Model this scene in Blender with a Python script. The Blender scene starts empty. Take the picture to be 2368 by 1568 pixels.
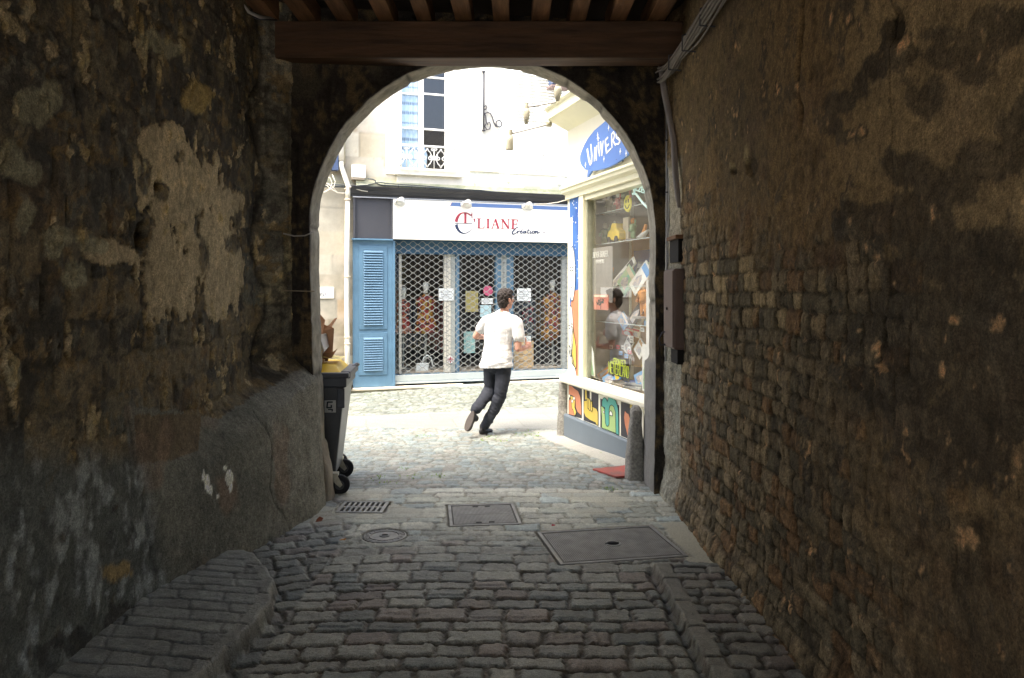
import bpy, bmesh, math, random
import numpy as np
from mathutils import Vector, Matrix
R = math.radians
scene = bpy.context.scene
col = scene.collection
random.seed(7)

# ------------------------------------------------------------------ camera, sky, sun, exposure
CX, HZ, F, H = 1183.5, 671.0, 1798.0, 1.65      # picture numbers measured on a 2367 px wide copy of the photo
cam_d = bpy.data.cameras.new('camera')
cam = bpy.data.objects.new('camera', cam_d); col.objects.link(cam)
cam.location = (0, 0, H); cam.rotation_euler = (R(90), 0, 0)
cam_d.sensor_width = 36.0; cam_d.lens = 36.0 * F / 2367.0
cam_d.shift_y = -113.0 / 2367.0
cam_d.clip_start = 0.05; cam_d.clip_end = 400
scene.camera = cam

SUN_EL, SUN_AZ = R(64), R(222)
world = bpy.data.worlds.new('World'); scene.world = world
world.use_nodes = True
wn = world.node_tree
sky = wn.nodes.new('ShaderNodeTexSky'); sky.sky_type = 'NISHITA'; sky.sun_disc = False
sky.sun_elevation = SUN_EL; sky.sun_rotation = SUN_AZ
sky.dust_density = 6.0; sky.air_density = 1.0; sky.ozone_density = 1.0
wn.links.new(sky.outputs[0], wn.nodes['Background'].inputs[0])
wn.nodes['Background'].inputs[1].default_value = 0.15
sun_d = bpy.data.lights.new('sun', 'SUN'); sun_d.energy = 1.35; sun_d.angle = R(35); sun_d.color = (1, 0.975, 0.90)
sun = bpy.data.objects.new('sun', sun_d); col.objects.link(sun)
sdir = Vector((math.sin(SUN_AZ) * math.cos(SUN_EL), math.cos(SUN_AZ) * math.cos(SUN_EL), math.sin(SUN_EL)))
sun.location = sdir * 30
sun.rotation_euler = sdir.to_track_quat('Z', 'Y').to_euler()
scene.view_settings.view_transform = 'Standard'; scene.view_settings.look = 'None'
scene.view_settings.gamma = 1; scene.view_settings.use_curve_mapping = False
scene.view_settings.exposure = 2.3
scene.cycles.max_bounces = 10; scene.cycles.diffuse_bounces = 7; scene.cycles.glossy_bounces = 4
scene.cycles.transparent_max_bounces = 10
scene.cycles.use_denoising = True
scene.cycles.sample_clamp_indirect = 6
try:
    scene.cycles.denoiser = 'OPENIMAGEDENOISE'
except Exception:
    pass

# ------------------------------------------------------------------ noise
def _hash(ix, iy, seed):
    h = (ix.astype(np.int64) * 374761393 + iy.astype(np.int64) * 668265263 + seed * 1442695041) & 0xffffffff
    h = ((h ^ (h >> 13)) * 1274126177) & 0xffffffff
    h = ((h ^ (h >> 16)) * 2246822519) & 0xffffffff
    return ((h ^ (h >> 15)) & 0xffffff) / float(0xffffff)
def vnoise(x, y, seed=0):
    ix = np.floor(x); iy = np.floor(y); fx = x - ix; fy = y - iy
    fx = fx * fx * (3 - 2 * fx); fy = fy * fy * (3 - 2 * fy)
    a = _hash(ix, iy, seed); b = _hash(ix + 1, iy, seed); c = _hash(ix, iy + 1, seed); d = _hash(ix + 1, iy + 1, seed)
    return (a * (1 - fx) + b * fx) * (1 - fy) + (c * (1 - fx) + d * fx) * fy
def fbm(x, y, octv=4, seed=0, gain=0.5):
    s = 0; a = 1; t = 0
    for k in range(octv):
        s = s + a * vnoise(x * 2 ** k + 17.3 * k, y * 2 ** k - 9.1 * k, seed + k); t += a; a *= gain
    return s / t
def sst(a, b, x):
    t = np.clip((x - a) / (b - a), 0, 1); return t * t * (3 - 2 * t)
def courses(u, v, u0, u1, v0, v1, rh, w0, w1, seed):
    """rows of blocks: distance to the nearest joint and two random numbers per block"""
    rng = random.Random(seed)
    edges = [v0]
    while edges[-1] < v1: edges.append(edges[-1] + rh * rng.uniform(0.8, 1.22))
    edges = np.array(edges)
    row = np.clip(np.searchsorted(edges, v) - 1, 0, len(edges) - 2)
    dv = np.minimum(v - edges[row], edges[row + 1] - v)
    du = np.ones_like(u); idn = np.zeros_like(u)
    for r in range(len(edges) - 1):
        m = row == r
        e = [u0 - rng.random() * w1]
        while e[-1] < u1: e.append(e[-1] + rng.uniform(w0, w1))
        if not m.any(): continue
        e = np.array(e)
        k = np.clip(np.searchsorted(e, u[m]) - 1, 0, len(e) - 2)
        du[m] = np.minimum(u[m] - e[k], e[k + 1] - u[m]); idn[m] = k
    d = np.minimum(du, dv)
    # rounded corners
    rr = 0.022
    d = np.where((du < rr) & (dv < rr), rr - np.sqrt((rr - du) ** 2 + (rr - dv) ** 2), d)
    a = _hash(idn, row.astype(float), seed + 5); b = _hash(idn + 31, row.astype(float), seed + 9); c = _hash(idn + 77, row.astype(float), seed + 19)
    return d, a, b, c
def mixc(c0, c1, t):
    return c0 * (1 - t[:, None]) + np.asarray(c1)[None if np.ndim(c1) == 1 else slice(None)] * t[:, None]
def blobs(px, py, lst):
    s = np.zeros_like(px)
    for (cx, cy, rx, ry) in lst:
        s = np.maximum(s, 1 - np.sqrt(((px - cx) / rx) ** 2 + ((py - cy) / ry) ** 2))
    return s
def inpoly(px, py, poly):
    m = np.zeros(px.shape, bool); n = len(poly)
    for i in range(n):
        x0, y0 = poly[i]; x1, y1 = poly[(i + 1) % n]
        if y0 == y1: continue
        c = ((y0 > py) != (y1 > py)) & (px < (x1 - x0) * (py - y0) / (y1 - y0) + x0)
        m ^= c
    return m

# ------------------------------------------------------------------ materials
MATS = {}
def mat(name, c, rough=0.7, metal=0.0, var=0.15, scale=14.0, bump=0.0, bscale=60.0, spec=0.4, c2=None, emis=None, stretch=None):
    if name in MATS: return MATS[name]
    m = bpy.data.materials.new(name); m.use_nodes = True; nt = m.node_tree; b = nt.nodes['Principled BSDF']
    b.inputs['Roughness'].default_value = rough; b.inputs['Metallic'].default_value = metal
    b.inputs['Specular IOR Level'].default_value = spec
    tc = nt.nodes.new('ShaderNodeTexCoord')
    nz = nt.nodes.new('ShaderNodeTexNoise'); nz.inputs['Scale'].default_value = scale; nz.inputs['Detail'].default_value = 6; nz.inputs['Roughness'].default_value = 0.65
    src = tc.outputs['Object']
    if stretch:
        mp_ = nt.nodes.new('ShaderNodeMapping'); mp_.inputs['Scale'].default_value = stretch; nt.links.new(src, mp_.inputs['Vector']); src = mp_.outputs[0]
    nt.links.new(src, nz.inputs['Vector'])
    rp = nt.nodes.new('ShaderNodeValToRGB')
    rp.color_ramp.elements[0].position = 0.3; rp.color_ramp.elements[1].position = 0.7
    a = c2 if c2 else [x * (1 - var) for x in c]; d = c if c2 else [min(1, x * (1 + var)) for x in c]
    rp.color_ramp.elements[0].color = (*a, 1); rp.color_ramp.elements[1].color = (*d, 1)
    nt.links.new(nz.outputs[0], rp.inputs[0]); nt.links.new(rp.outputs[0], b.inputs['Base Color'])
    if bump:
        n2 = nt.nodes.new('ShaderNodeTexNoise'); n2.inputs['Scale'].default_value = bscale; n2.inputs['Detail'].default_value = 5
        nt.links.new(src, n2.inputs['Vector'])
        bp = nt.nodes.new('ShaderNodeBump'); bp.inputs['Strength'].default_value = bump; bp.inputs['Distance'].default_value = 0.01
        nt.links.new(n2.outputs[0], bp.inputs['Height']); nt.links.new(bp.outputs[0], b.inputs['Normal'])
    if emis:
        b.inputs['Emission Color'].default_value = (*emis[:3], 1); b.inputs['Emission Strength'].default_value = emis[3]
    MATS[name] = m; return m
def vmat(name, rough=0.85, var=0.45, scale=55.0, bump=0.5, bscale=90.0, spec=0.3, bdist=0.008):
    """material that takes the surface's own colour from its Col attribute, broken up by fine grain"""
    if name in MATS: return MATS[name]
    m = bpy.data.materials.new(name); m.use_nodes = True; nt = m.node_tree; b = nt.nodes['Principled BSDF']
    b.inputs['Roughness'].default_value = rough; b.inputs['Specular IOR Level'].default_value = spec
    at = nt.nodes.new('ShaderNodeAttribute'); at.attribute_name = 'Col'
    tc = nt.nodes.new('ShaderNodeTexCoord')
    nz = nt.nodes.new('ShaderNodeTexNoise'); nz.inputs['Scale'].default_value = scale; nz.inputs['Detail'].default_value = 8; nz.inputs['Roughness'].default_value = 0.7
    nt.links.new(tc.outputs['Object'], nz.inputs['Vector'])
    mr = nt.nodes.new('ShaderNodeMapRange'); mr.inputs[1].default_value = 0.3; mr.inputs[2].default_value = 0.7
    mr.inputs[3].default_value = 1 - var; mr.inputs[4].default_value = 1 + var
    nt.links.new(nz.outputs[0], mr.inputs[0])
    vm = nt.nodes.new('ShaderNodeVectorMath'); vm.operation = 'SCALE'
    fine = mr.outputs[0]
    if var > 0.2:
        n3 = nt.nodes.new('ShaderNodeTexNoise'); n3.inputs['Scale'].default_value = scale * 3.1; n3.inputs['Detail'].default_value = 5; n3.inputs['Roughness'].default_value = 0.75
        nt.links.new(tc.outputs['Object'], n3.inputs['Vector'])
        m3 = nt.nodes.new('ShaderNodeMapRange'); m3.inputs[1].default_value = 0.36; m3.inputs[2].default_value = 0.64; m3.inputs[3].default_value = 0.60; m3.inputs[4].default_value = 1.45
        nt.links.new(n3.outputs[0], m3.inputs[0]); mm = nt.nodes.new('ShaderNodeMath'); mm.operation = 'MULTIPLY'
        nt.links.new(mr.outputs[0], mm.inputs[0]); nt.links.new(m3.outputs[0], mm.inputs[1]); fine = mm.outputs[0]
    nt.links.new(at.outputs['Color'], vm.inputs[0]); nt.links.new(fine, vm.inputs['Scale'])
    nt.links.new(vm.outputs[0], b.inputs['Base Color'])
    if bump:
        n2 = nt.nodes.new('ShaderNodeTexNoise'); n2.inputs['Scale'].default_value = bscale; n2.inputs['Detail'].default_value = 7; n2.inputs['Roughness'].default_value = 0.65
        nt.links.new(tc.outputs['Object'], n2.inputs['Vector'])
        bp = nt.nodes.new('ShaderNodeBump'); bp.inputs['Strength'].default_value = bump; bp.inputs['Distance'].default_value = bdist
        nt.links.new(n2.outputs[0], bp.inputs['Height']); nt.links.new(bp.outputs[0], b.inputs['Normal'])
    MATS[name] = m; return m
def printmat(name, cols, scale=22, rough=0.8):
    if name in MATS: return MATS[name]
    m = bpy.data.materials.new(name); m.use_nodes = True; nt = m.node_tree; b = nt.nodes['Principled BSDF']; b.inputs['Roughness'].default_value = rough
    tc = nt.nodes.new('ShaderNodeTexCoord'); vo = nt.nodes.new('ShaderNodeTexVoronoi'); vo.inputs['Scale'].default_value = scale
    nz = nt.nodes.new('ShaderNodeTexNoise'); nz.inputs['Scale'].default_value = scale * .6
    ad = nt.nodes.new('ShaderNodeMixRGB'); ad.inputs[0].default_value = 0.12
    nt.links.new(tc.outputs['Object'], nz.inputs['Vector']); nt.links.new(tc.outputs['Object'], ad.inputs[1]); nt.links.new(nz.outputs[1], ad.inputs[2]); nt.links.new(ad.outputs[0], vo.inputs['Vector'])
    sp = nt.nodes.new('ShaderNodeSeparateColor'); nt.links.new(vo.outputs['Color'], sp.inputs[0])
    rp = nt.nodes.new('ShaderNodeValToRGB'); rp.color_ramp.interpolation = 'CONSTANT'
    for k in range(len(cols) - 2): rp.color_ramp.elements.new(0.5)
    for k, c in enumerate(cols): rp.color_ramp.elements[k].position = k / len(cols); rp.color_ramp.elements[k].color = (*c, 1)
    nt.links.new(sp.outputs[0], rp.inputs[0]); nt.links.new(rp.outputs[0], b.inputs['Base Color']); MATS[name] = m; return m
def glassmat(name, tint=(1, 1, 1), f0=0.08, rough=0.0):
    if name in MATS: return MATS[name]
    m = bpy.data.materials.new(name); m.use_nodes = True; nt = m.node_tree
    out = nt.nodes['Material Output']; nt.nodes.remove(nt.nodes['Principled BSDF'])
    tr = nt.nodes.new('ShaderNodeBsdfTransparent'); tr.inputs[0].default_value = (*tint, 1)
    gl = nt.nodes.new('ShaderNodeBsdfGlossy'); gl.inputs['Roughness'].default_value = rough; gl.inputs[0].default_value = (1, 1, 1, 1)
    # Schlick reflectance, the same from both sides of the sheet
    def mth(op, x, y=None):
        n = nt.nodes.new('ShaderNodeMath'); n.operation = op
        for k, v in enumerate((x, y)):
            if v is None: continue
            if isinstance(v, (int, float)): n.inputs[k].default_value = v
            else: nt.links.new(v, n.inputs[k])
        return n.outputs[0]
    ge = nt.nodes.new('ShaderNodeNewGeometry'); dt = nt.nodes.new('ShaderNodeVectorMath'); dt.operation = 'DOT_PRODUCT'
    nt.links.new(ge.outputs['Incoming'], dt.inputs[0]); nt.links.new(ge.outputs['Normal'], dt.inputs[1])
    f5 = mth('POWER', mth('SUBTRACT', 1.0, mth('ABSOLUTE', dt.outputs['Value'])), 5.0)
    fac = mth('ADD', mth('MULTIPLY', f5, 1 - f0), f0)
    mx = nt.nodes.new('ShaderNodeMixShader')
    nt.links.new(fac, mx.inputs[0])
    nt.links.new(tr.outputs[0], mx.inputs[1]); nt.links.new(gl.outputs[0], mx.inputs[2]); nt.links.new(mx.outputs[0], out.inputs[0])
    MATS[name] = m; return m

# ------------------------------------------------------------------ objects
def tag(o, label=None, cat=None, group=None, kind=None):
    if label: o['label'] = label
    if cat: o['category'] = cat
    if group: o['group'] = group
    if kind: o['kind'] = kind
    return o
def thing(name, label, cat, loc=(0, 0, 0), rz=0.0, group=None):
    o = bpy.data.objects.new(name, None); col.objects.link(o)
    o.empty_display_size = 0.2
    o.location = loc; o.rotation_euler = (0, 0, rz)
    return tag(o, label, cat, group)
def link_mesh(name, me, material=None, parent=None):
    o = bpy.data.objects.new(name, me); col.objects.link(o)
    if material is not None: me.materials.append(material)
    if parent is not None: o.parent = parent
    return o
class MB:
    def __init__(s): s.v = []; s.f = []
    def add(s, vs, fs):
        n = len(s.v); s.v += [tuple(p) for p in vs]; s.f += [tuple(i + n for i in f) for f in fs]; return s
    def box(s, x0, x1, y0, y1, z0, z1, M=None):
        vs = [Vector(p) for p in ((x0, y0, z0), (x1, y0, z0), (x1, y1, z0), (x0, y1, z0), (x0, y0, z1), (x1, y0, z1), (x1, y1, z1), (x0, y1, z1))]
        if M: vs = [M @ p for p in vs]
        return s.add(vs, [(0, 3, 2, 1), (4, 5, 6, 7), (0, 1, 5, 4), (1, 2, 6, 5), (2, 3, 7, 6), (3, 0, 4, 7)])
    def tube(s, pts, r, n=8, caps=True):
        pts = [Vector(p) for p in pts]; rs = r if isinstance(r, (list, tuple)) else [r] * len(pts)
        t0 = (pts[1] - pts[0]).normalized()
        a = t0.cross(Vector((0, 0, 1)));
        if a.length < 0.1: a = t0.cross(Vector((1, 0, 0)))
        a.normalize(); vs = []; fs = []
        for i, p in enumerate(pts):
            t = (pts[min(i + 1, len(pts) - 1)] - pts[max(i - 1, 0)])
            t = t.normalized() if t.length > 1e-9 else t0
            a = (a - t * a.dot(t)); a = a.normalized() if a.length > 1e-6 else t.orthogonal().normalized()
            b = t.cross(a)
            for k in range(n):
                q = 2 * math.pi * k / n; vs.append(p + (a * math.cos(q) + b * math.sin(q)) * rs[i])
        for i in range(len(pts) - 1):
            for k in range(n):
                fs.append((i * n + k, i * n + (k + 1) % n, (i + 1) * n + (k + 1) % n, (i + 1) * n + k))
        if caps:
            fs.append(tuple(reversed(range(n)))); fs.append(tuple(range((len(pts) - 1) * n, len(pts) * n)))
        return s.add(vs, fs)
    def lathe(s, prof, n=24, c=(0, 0, 0), axis='z', M=None):
        vs = []; fs = []
        for (r, h) in prof:
            for k in range(n):
                q = 2 * math.pi * k / n
                if axis == 'z': p = Vector((r * math.cos(q), r * math.sin(q), h))
                elif axis == 'x': p = Vector((h, r * math.cos(q), r * math.sin(q)))
                else: p = Vector((r * math.sin(q), h, r * math.cos(q)))
                if M: p = M @ p
                vs.append(p + Vector(c))
        for i in range(len(prof) - 1):
            for k in range(n): fs.append((i * n + k, i * n + (k + 1) % n, (i + 1) * n + (k + 1) % n, (i + 1) * n + k))
        fs.append(tuple(reversed(range(n)))); fs.append(tuple(range((len(prof) - 1) * n, len(prof) * n)))
        return s.add(vs, fs)
    def prism(s, poly, a, b, plane='xz', M=None):
        """closed polygon (list of 2D) extruded from a to b along the third axis"""
        def P(p, h):
            v = {'xz': Vector((p[0], h, p[1])), 'xy': Vector((p[0], p[1], h)), 'yz': Vector((h, p[0], p[1]))}[plane]
            return M @ v if M else v
        n = len(poly); vs = [P(p, a) for p in poly] + [P(p, b) for p in poly]
        fs = [tuple(range(n)), tuple(reversed(range(n, 2 * n)))] + [(i, i + n, (i + 1) % n + n, (i + 1) % n) for i in range(n)]
        return s.add(vs, fs)
    def ribbon(s, pts, w, h0, h1, M=None, plane='xz', closed=False):
        """flat stroke of width w (number or list) along 2D points"""
        n = len(pts)
        for i in range(n if closed else n - 1):
            p = Vector(pts[i]); q = Vector(pts[(i + 1) % n]); d = q - p
            if d.length < 1e-9: continue
            d.normalize(); o = Vector((-d.y, d.x))
            wa = (w[i] if isinstance(w, (list, tuple)) else w) / 2; wb = (w[(i + 1) % n] if isinstance(w, (list, tuple)) else w) / 2
            e = 0.25 * min(wa, wb) + 0.0001
            s.prism([p + o * wa - d * e, p - o * wa - d * e, q - o * wb + d * e, q + o * wb + d * e], h0, h1, plane, M)
        return s
    def build(s, name, material, parent=None, smooth=False, bevel=0.0, sub=0, disp=0.0, weld=False):
        me = bpy.data.meshes.new(name); me.from_pydata(s.v, [], s.f); me.validate(); me.update()
        bm = bmesh.new(); bm.from_mesh(me)
        if weld: bmesh.ops.remove_doubles(bm, verts=bm.verts, dist=1e-5)
        bmesh.ops.recalc_face_normals(bm, faces=bm.faces)
        if bevel:
            es = [e for e in bm.edges if len(e.link_faces) == 2 and e.calc_face_angle(0) > 0.6]
            bmesh.ops.bevel(bm, geom=es, offset=bevel, segments=2, profile=0.6, affect='EDGES', clamp_overlap=True)
        if sub:
            bmesh.ops.subdivide_edges(bm, edges=bm.edges, cuts=sub, use_grid_fill=True)
        bm.to_mesh(me); bm.free()
        if disp: roughen(me, disp)
        if smooth: me.shade_smooth()
        return link_mesh(name, me, material, parent)
def pane(u0, u1, w, z0, z1): return MB().add([(u0, w, z0), (u1, w, z0), (u1, w, z1), (u0, w, z1)], [(0, 1, 2, 3)])
def roughen(me, amp, scale=9.0, seed=3):
    n = len(me.vertices); co = np.zeros(n * 3); me.vertices.foreach_get('co', co); co = co.reshape(-1, 3)
    no = np.zeros(n * 3); me.vertices.foreach_get('normal', no); no = no.reshape(-1, 3)
    h = fbm(co[:, 0] * scale + co[:, 1] * scale * 0.7, co[:, 2] * scale + co[:, 1] * scale * 0.6, 4, seed) - 0.5
    co += no * (h * 2 * amp)[:, None]; me.vertices.foreach_set('co', co.ravel()); me.update()
def setcol(me, c):
    a = me.color_attributes.new('Col', 'FLOAT_COLOR', 'POINT')
    d = np.ones((len(me.vertices), 4), np.float32); d[:, :3] = np.clip(c, 0, 1); a.data.foreach_set('color', d.ravel())
def grid_mesh(name, P, nu, nv, colr=None, flip=False):
    """P (nu*nv,3), index i*nv+j"""
    me = bpy.data.meshes.new(name)
    i, j = np.meshgrid(np.arange(nu - 1), np.arange(nv - 1), indexing='ij'); a = (i * nv + j).ravel()
    q = np.stack([a, a + nv, a + nv + 1, a + 1], 1)
    if flip: q = q[:, ::-1]
    nf = len(q)
    me.vertices.add(nu * nv); me.vertices.foreach_set('co', P.astype(np.float32).ravel())
    me.loops.add(nf * 4); me.loops.foreach_set('vertex_index', q.astype(np.int32).ravel())
    me.polygons.add(nf); me.polygons.foreach_set('loop_start', np.arange(0, nf * 4, 4, dtype=np.int32))
    me.update(calc_edges=True); me.validate()
    me.shade_smooth()
    if colr is not None: setcol(me, colr)
    return me
def W(px, py, Y): return Vector(((px - CX) / F * Y, Y, H - (py - HZ) / F * Y))
class Frame:
    """a wall's own axes: x along it, y into it, z up; hit() finds where a line of sight meets depth w"""
    def __init__(s, ox, oy, dx, dy):
        n = math.hypot(dx, dy); s.o = Vector((ox, oy)); s.a = Vector((dx / n, dy / n)); s.b = Vector((-dy / n, dx / n))
        s.rz = math.atan2(dy, dx); s.loc = (ox, oy, 0)
    def hit(s, px, py, w=0.0):
        d = Vector(((px - CX) / F, 1.0)); t = (s.o.dot(s.b) + w) / d.dot(s.b)
        p = d * t; return (p - s.o).dot(s.a), H - (py - HZ) / F * t
    def u(s, px, w=0.0): return s.hit(px, 0, w)[0]
    def z(s, px, py, w=0.0): return s.hit(px, py, w)[1]
FA = Frame(-2.715, 13.24, 1, 0.35)          # dress shop front across the street
FS = Frame(0.661, 9.25, 0.305, -1)          # comic shop wall, from its street corner towards us
def hgt(X, Y):
    h = -0.095 * sst(7.1, 9.2, Y)
    h = h + 0.05 * sst(12.0, 13.8, Y) * sst(-2.6, -0.9, X)
    return h
def hg(x, y): return float(hgt(np.array([x]), np.array([y]))[0])

# text ----------------------------------------------------------------
def text_mesh(body, size, shear=0.0, extr=0.002, sx=1.0, align='LEFT'):
    c = bpy.data.curves.new('lettering', 'FONT'); c.body = body; c.size = size; c.shear = shear; c.extrude = extr
    c.align_x = align; c.resolution_u = 4
    o = bpy.data.objects.new('lettering', c); col.objects.link(o)
    dg = bpy.context.evaluated_depsgraph_get(); me = bpy.data.meshes.new_from_object(o.evaluated_get(dg))
    col.objects.unlink(o); bpy.data.objects.remove(o)
    me.transform(Matrix.Diagonal((sx, 1, 1, 1)))
    me.transform(Matrix.Rotation(R(90), 4, 'X'))      # stands up in xz, faces -y
    return me
def text(name, body, size, loc, material, parent, shear=0.0, extr=0.002, sx=1.0, tilt=0.0, align='LEFT'):
    me = text_mesh(body, size, shear, extr, sx, align)
    if tilt: me.transform(Matrix.Rotation(-tilt, 4, 'Y'))
    me.transform(Matrix.Translation(loc))
    return link_mesh(name, me, material, parent)
# ================================================================== THE SETTING
# ---- ground: one continuous relief of setts, split into passage and street along a row of vertices
COVERS = [  # centre, half sizes, angle
    ((0.628, 5.02), (0.405, 0.315), 0.19), ((-0.21, 5.68), (0.25, 0.265), 0.11), ((-1.125, 5.87), (0.175, 0.15), -0.02)]
ROUND = (-0.85, 5.19, 0.145)
PLAT = [(-2.3, 2.2), (-1.27, 2.2), (-1.24, 3.35), (-1.20, 3.6), (-1.19, 3.85), (-1.27, 4.2), (-1.52, 4.60), (-1.60, 4.66), (-2.3, 4.6)]
def dist_poly(px, py, poly):
    d = np.full(px.shape, 9.0)
    for i in range(len(poly)):
        ax, ay = poly[i]; bx, by = poly[(i + 1) % len(poly)]
        t = np.clip(((px - ax) * (bx - ax) + (py - ay) * (by - ay)) / ((bx - ax) ** 2 + (by - ay) ** 2), 0, 1)
        d = np.minimum(d, np.hypot(px - ax - t * (bx - ax), py - ay - t * (by - ay)))
    return np.where(inpoly(px, py, poly), d, -d)
def ground_fn(X, Y):
    n1 = fbm(X * 3, Y * 3, 3, 11) - 0.5; n2 = fbm(X * 9, Y * 9, 3, 12) - 0.5; n3 = fbm(X * 40, Y * 40, 3, 13) - 0.5
    wx = X + 0.04 * n1 + 0.018 * n2; wy = Y + 0.05 * n1 + 0.022 * n2 + 0.02 * np.sin(X * 3.1)
    h = np.zeros_like(X); c = np.zeros((len(X), 3))
    def stones(d, a, b, e, jd, hh, u, v, cols, joint, edge=0.02, tilt=0.012):
        t = sst(0.001, edge, d + 0.020 * n3 + 0.012 * n2 - 0.007 * sst(4.8, 3.5, Y))
        dome = sst(0.0, 0.06, d)
        hs = hh * t + 0.0015 * dome + t * ((b - .5) * 0.10 * (np.mod(v, .13) - .065) + (e - .5) * .06 * (np.mod(u, .2) - .1)) + (a - 0.5) * jd + 0.006 * n3 + 0.010 * n2 * t
        cc = mixc(np.tile(np.array(cols[0]), (len(a), 1)), cols[1], sst(0.2, 0.8, b))
        cc = mixc(cc, cols[2], sst(0.72, 0.85, e))
        cc = cc * (0.78 + 0.44 * a)[:, None] * (0.9 + 0.5 * n3 + 0.4 * n2)[:, None]
        jc = np.array(joint)[None] * (1 + 0.9 * n2 + 0.6 * n3)[:, None]
        return hs, jc * (1 - t[:, None]) + cc * t[:, None]
    G0 = (0.190, 0.205, 0.198); G1 = (0.305, 0.302, 0.272); G2 = (0.235, 0.195, 0.175)
    L0 = (0.195, 0.235, 0.23); L1 = (0.26, 0.28, 0.25); L2 = (0.25, 0.245, 0.21)
    # centre
    d, a, b, e = courses(wx, wy - 0.03 * wx, -3, 3, 2, 7, 0.135, 0.13, 0.28, 21)
    h0, c0 = stones(d, a, b, e, 0.012, 0.0125, wx, wy, (G0, G1, G2), (0.095, 0.080, 0.060), 0.012)
    # nearer the arch: flatter paler setts, sand joints, spilling daylight put into the colour
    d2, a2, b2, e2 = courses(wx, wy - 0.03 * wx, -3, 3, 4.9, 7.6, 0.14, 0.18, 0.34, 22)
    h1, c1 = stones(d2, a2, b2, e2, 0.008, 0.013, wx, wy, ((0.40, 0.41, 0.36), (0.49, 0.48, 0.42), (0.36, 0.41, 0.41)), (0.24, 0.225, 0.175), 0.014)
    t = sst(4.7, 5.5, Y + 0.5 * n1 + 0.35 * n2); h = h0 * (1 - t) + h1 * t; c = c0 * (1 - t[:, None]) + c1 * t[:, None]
    # left strip, laid on a slant along the wall
    sp = sst(4.7, 5.6, Y); ang = 0.35
    ux = wx * math.cos(ang) + wy * math.sin(ang); uy = -wx * math.sin(ang) + wy * math.cos(ang)
    d, a, b, e = courses(ux, uy, -2, 6, 1, 8, 0.125, 0.14, 0.22, 23)
    hl, cl = stones(d, a, b, e, 0.008, 0.013, wx, wy, ((0.13, 0.145, 0.15), (0.19, 0.195, 0.18), (0.15, 0.135, 0.125)), (0.075, 0.068, 0.055), .016)
    cl = cl * (1 + .7 * sst(4.6, 5.6, Y + .5 * n1))[:, None]  # paler towards the arch, spilling daylight in the colour here too
    m = sst(0.012, -0.012, X + 1.12 + 0.02 * n2) * sst(6.25, 6.15, Y)
    h = h * (1 - m) + hl * m; c = c * (1 - m[:, None]) + cl * m[:, None]
    # right raised strip and its gutter
    d, a, b, e = courses(wx, wy + 0.10 * wx, -3, 3, 2, 7, 0.105, 0.13, 0.22, 24)
    hr, cr = stones(d, a, b, e, 0.010, 0.020, wx, wy, ((0.15, 0.155, 0.145), (0.21, 0.195, 0.17), (0.17, 0.14, 0.125)), (0.07, 0.056, 0.042), 0.014)
    m = sst(0.828, 0.842, X + 0.015 * n2 + .02 * n1) * sst(4.62, 4.56, Y + 0.05 * n1)
    h = h * (1 - m) + (hr * .8 + 0.028) * m; c = c * (1 - m[:, None]) + cr * m[:, None]
    g = np.exp(-((X - 0.812 + 0.015 * n2 + .02 * n1) / 0.018) ** 2) * sst(4.6, 4.5, Y)
    h = h - 0.028 * g; c = c * (1 - 0.75 * g[:, None])
    kd = np.abs(np.mod(Y + .02 * n2, .31) - .155); kj = sst(.150, .143, kd); km = sst(.838, .846, X + 0.015 * n2 + .02 * n1) * sst(.935, .925, X + .01 * n2) * sst(4.58, 4.54, Y)
    h = h * (1 - km) + (.036 + .010 * kj + .004 * n3 + .004 * n2) * km; kc = np.array((.19, .18, .16))[None] * (.45 + .55 * kj + .5 * n2 + .5 * n3)[:, None]; c = c * (1 - km[:, None]) + kc * km[:, None]
    # concrete patches
    m = (inpoly(X + 0.06 * n2, Y + 0.06 * n2, [(1.04, 5.46), (1.5, 5.6), (1.5, 4.62), (1.06, 4.70)])).astype(float)
    h = h * (1 - m) + (0.014 + 0.006 * n2) * m; c = mixc(c, (0.40, 0.38, 0.31), m)
    m = sst(0.12, 0.18, fbm(X * 1.7, Y * 2.1, 4, 77) - 0.5) * sst(5.3, 5.6, Y) * sst(6.7, 6.4, Y)
    h = h * (1 - m * 0.7) + 0.010 * m; c = mixc(c, (0.40, 0.38, 0.32), m * 0.6)
    # raised slab platform at the left
    dp = dist_poly(X + 0.03 * n2, Y + 0.03 * n2, PLAT); m = sst(-0.012, 0.018, dp)
    d, a, b, e = courses(wx + 0.3 * wy, wy + 0.15 * wx, -3, 5, 2, 6, 0.10, 0.14, 0.30, 26)
    hp = 0.095 + 0.007 * sst(0, 0.014, d) + (a - 0.5) * 0.007 + 0.006 * n2 + 0.007 * n3
    cp = (.55 + .45 * sst(0, .014, d))[:, None] * np.array((0.20, 0.205, 0.20))[None] * (0.8 + 0.4 * a + 0.9 * n2 + 0.6 * n3)[:, None]
    ke = sst(.085, .075, dp); kj = sst(.178, .170, np.abs(np.mod(Y + .3 * X, .36) - .18)); hp = hp * (1 - ke) + (.094 + .008 * kj + .006 * n2 + .004 * n3) * ke
    cp = cp * (1 - ke[:, None]) + (np.array((.22, .22, .21))[None] * (.5 + .5 * kj + .6 * n2 + .5 * n3)[:, None]) * ke[:, None]
    h = h * (1 - m) + hp * m; c = c * (1 - m[:, None]) + cp * m[:, None]
    # street setts in fans
    vy = Y + 0.10 * (X + 0.3) ** 2 + 0.03 * n1
    d, a, b, e = courses(wx, vy, -4, 4, 5.8, 12, 0.098, 0.09, 0.17, 27)
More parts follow.
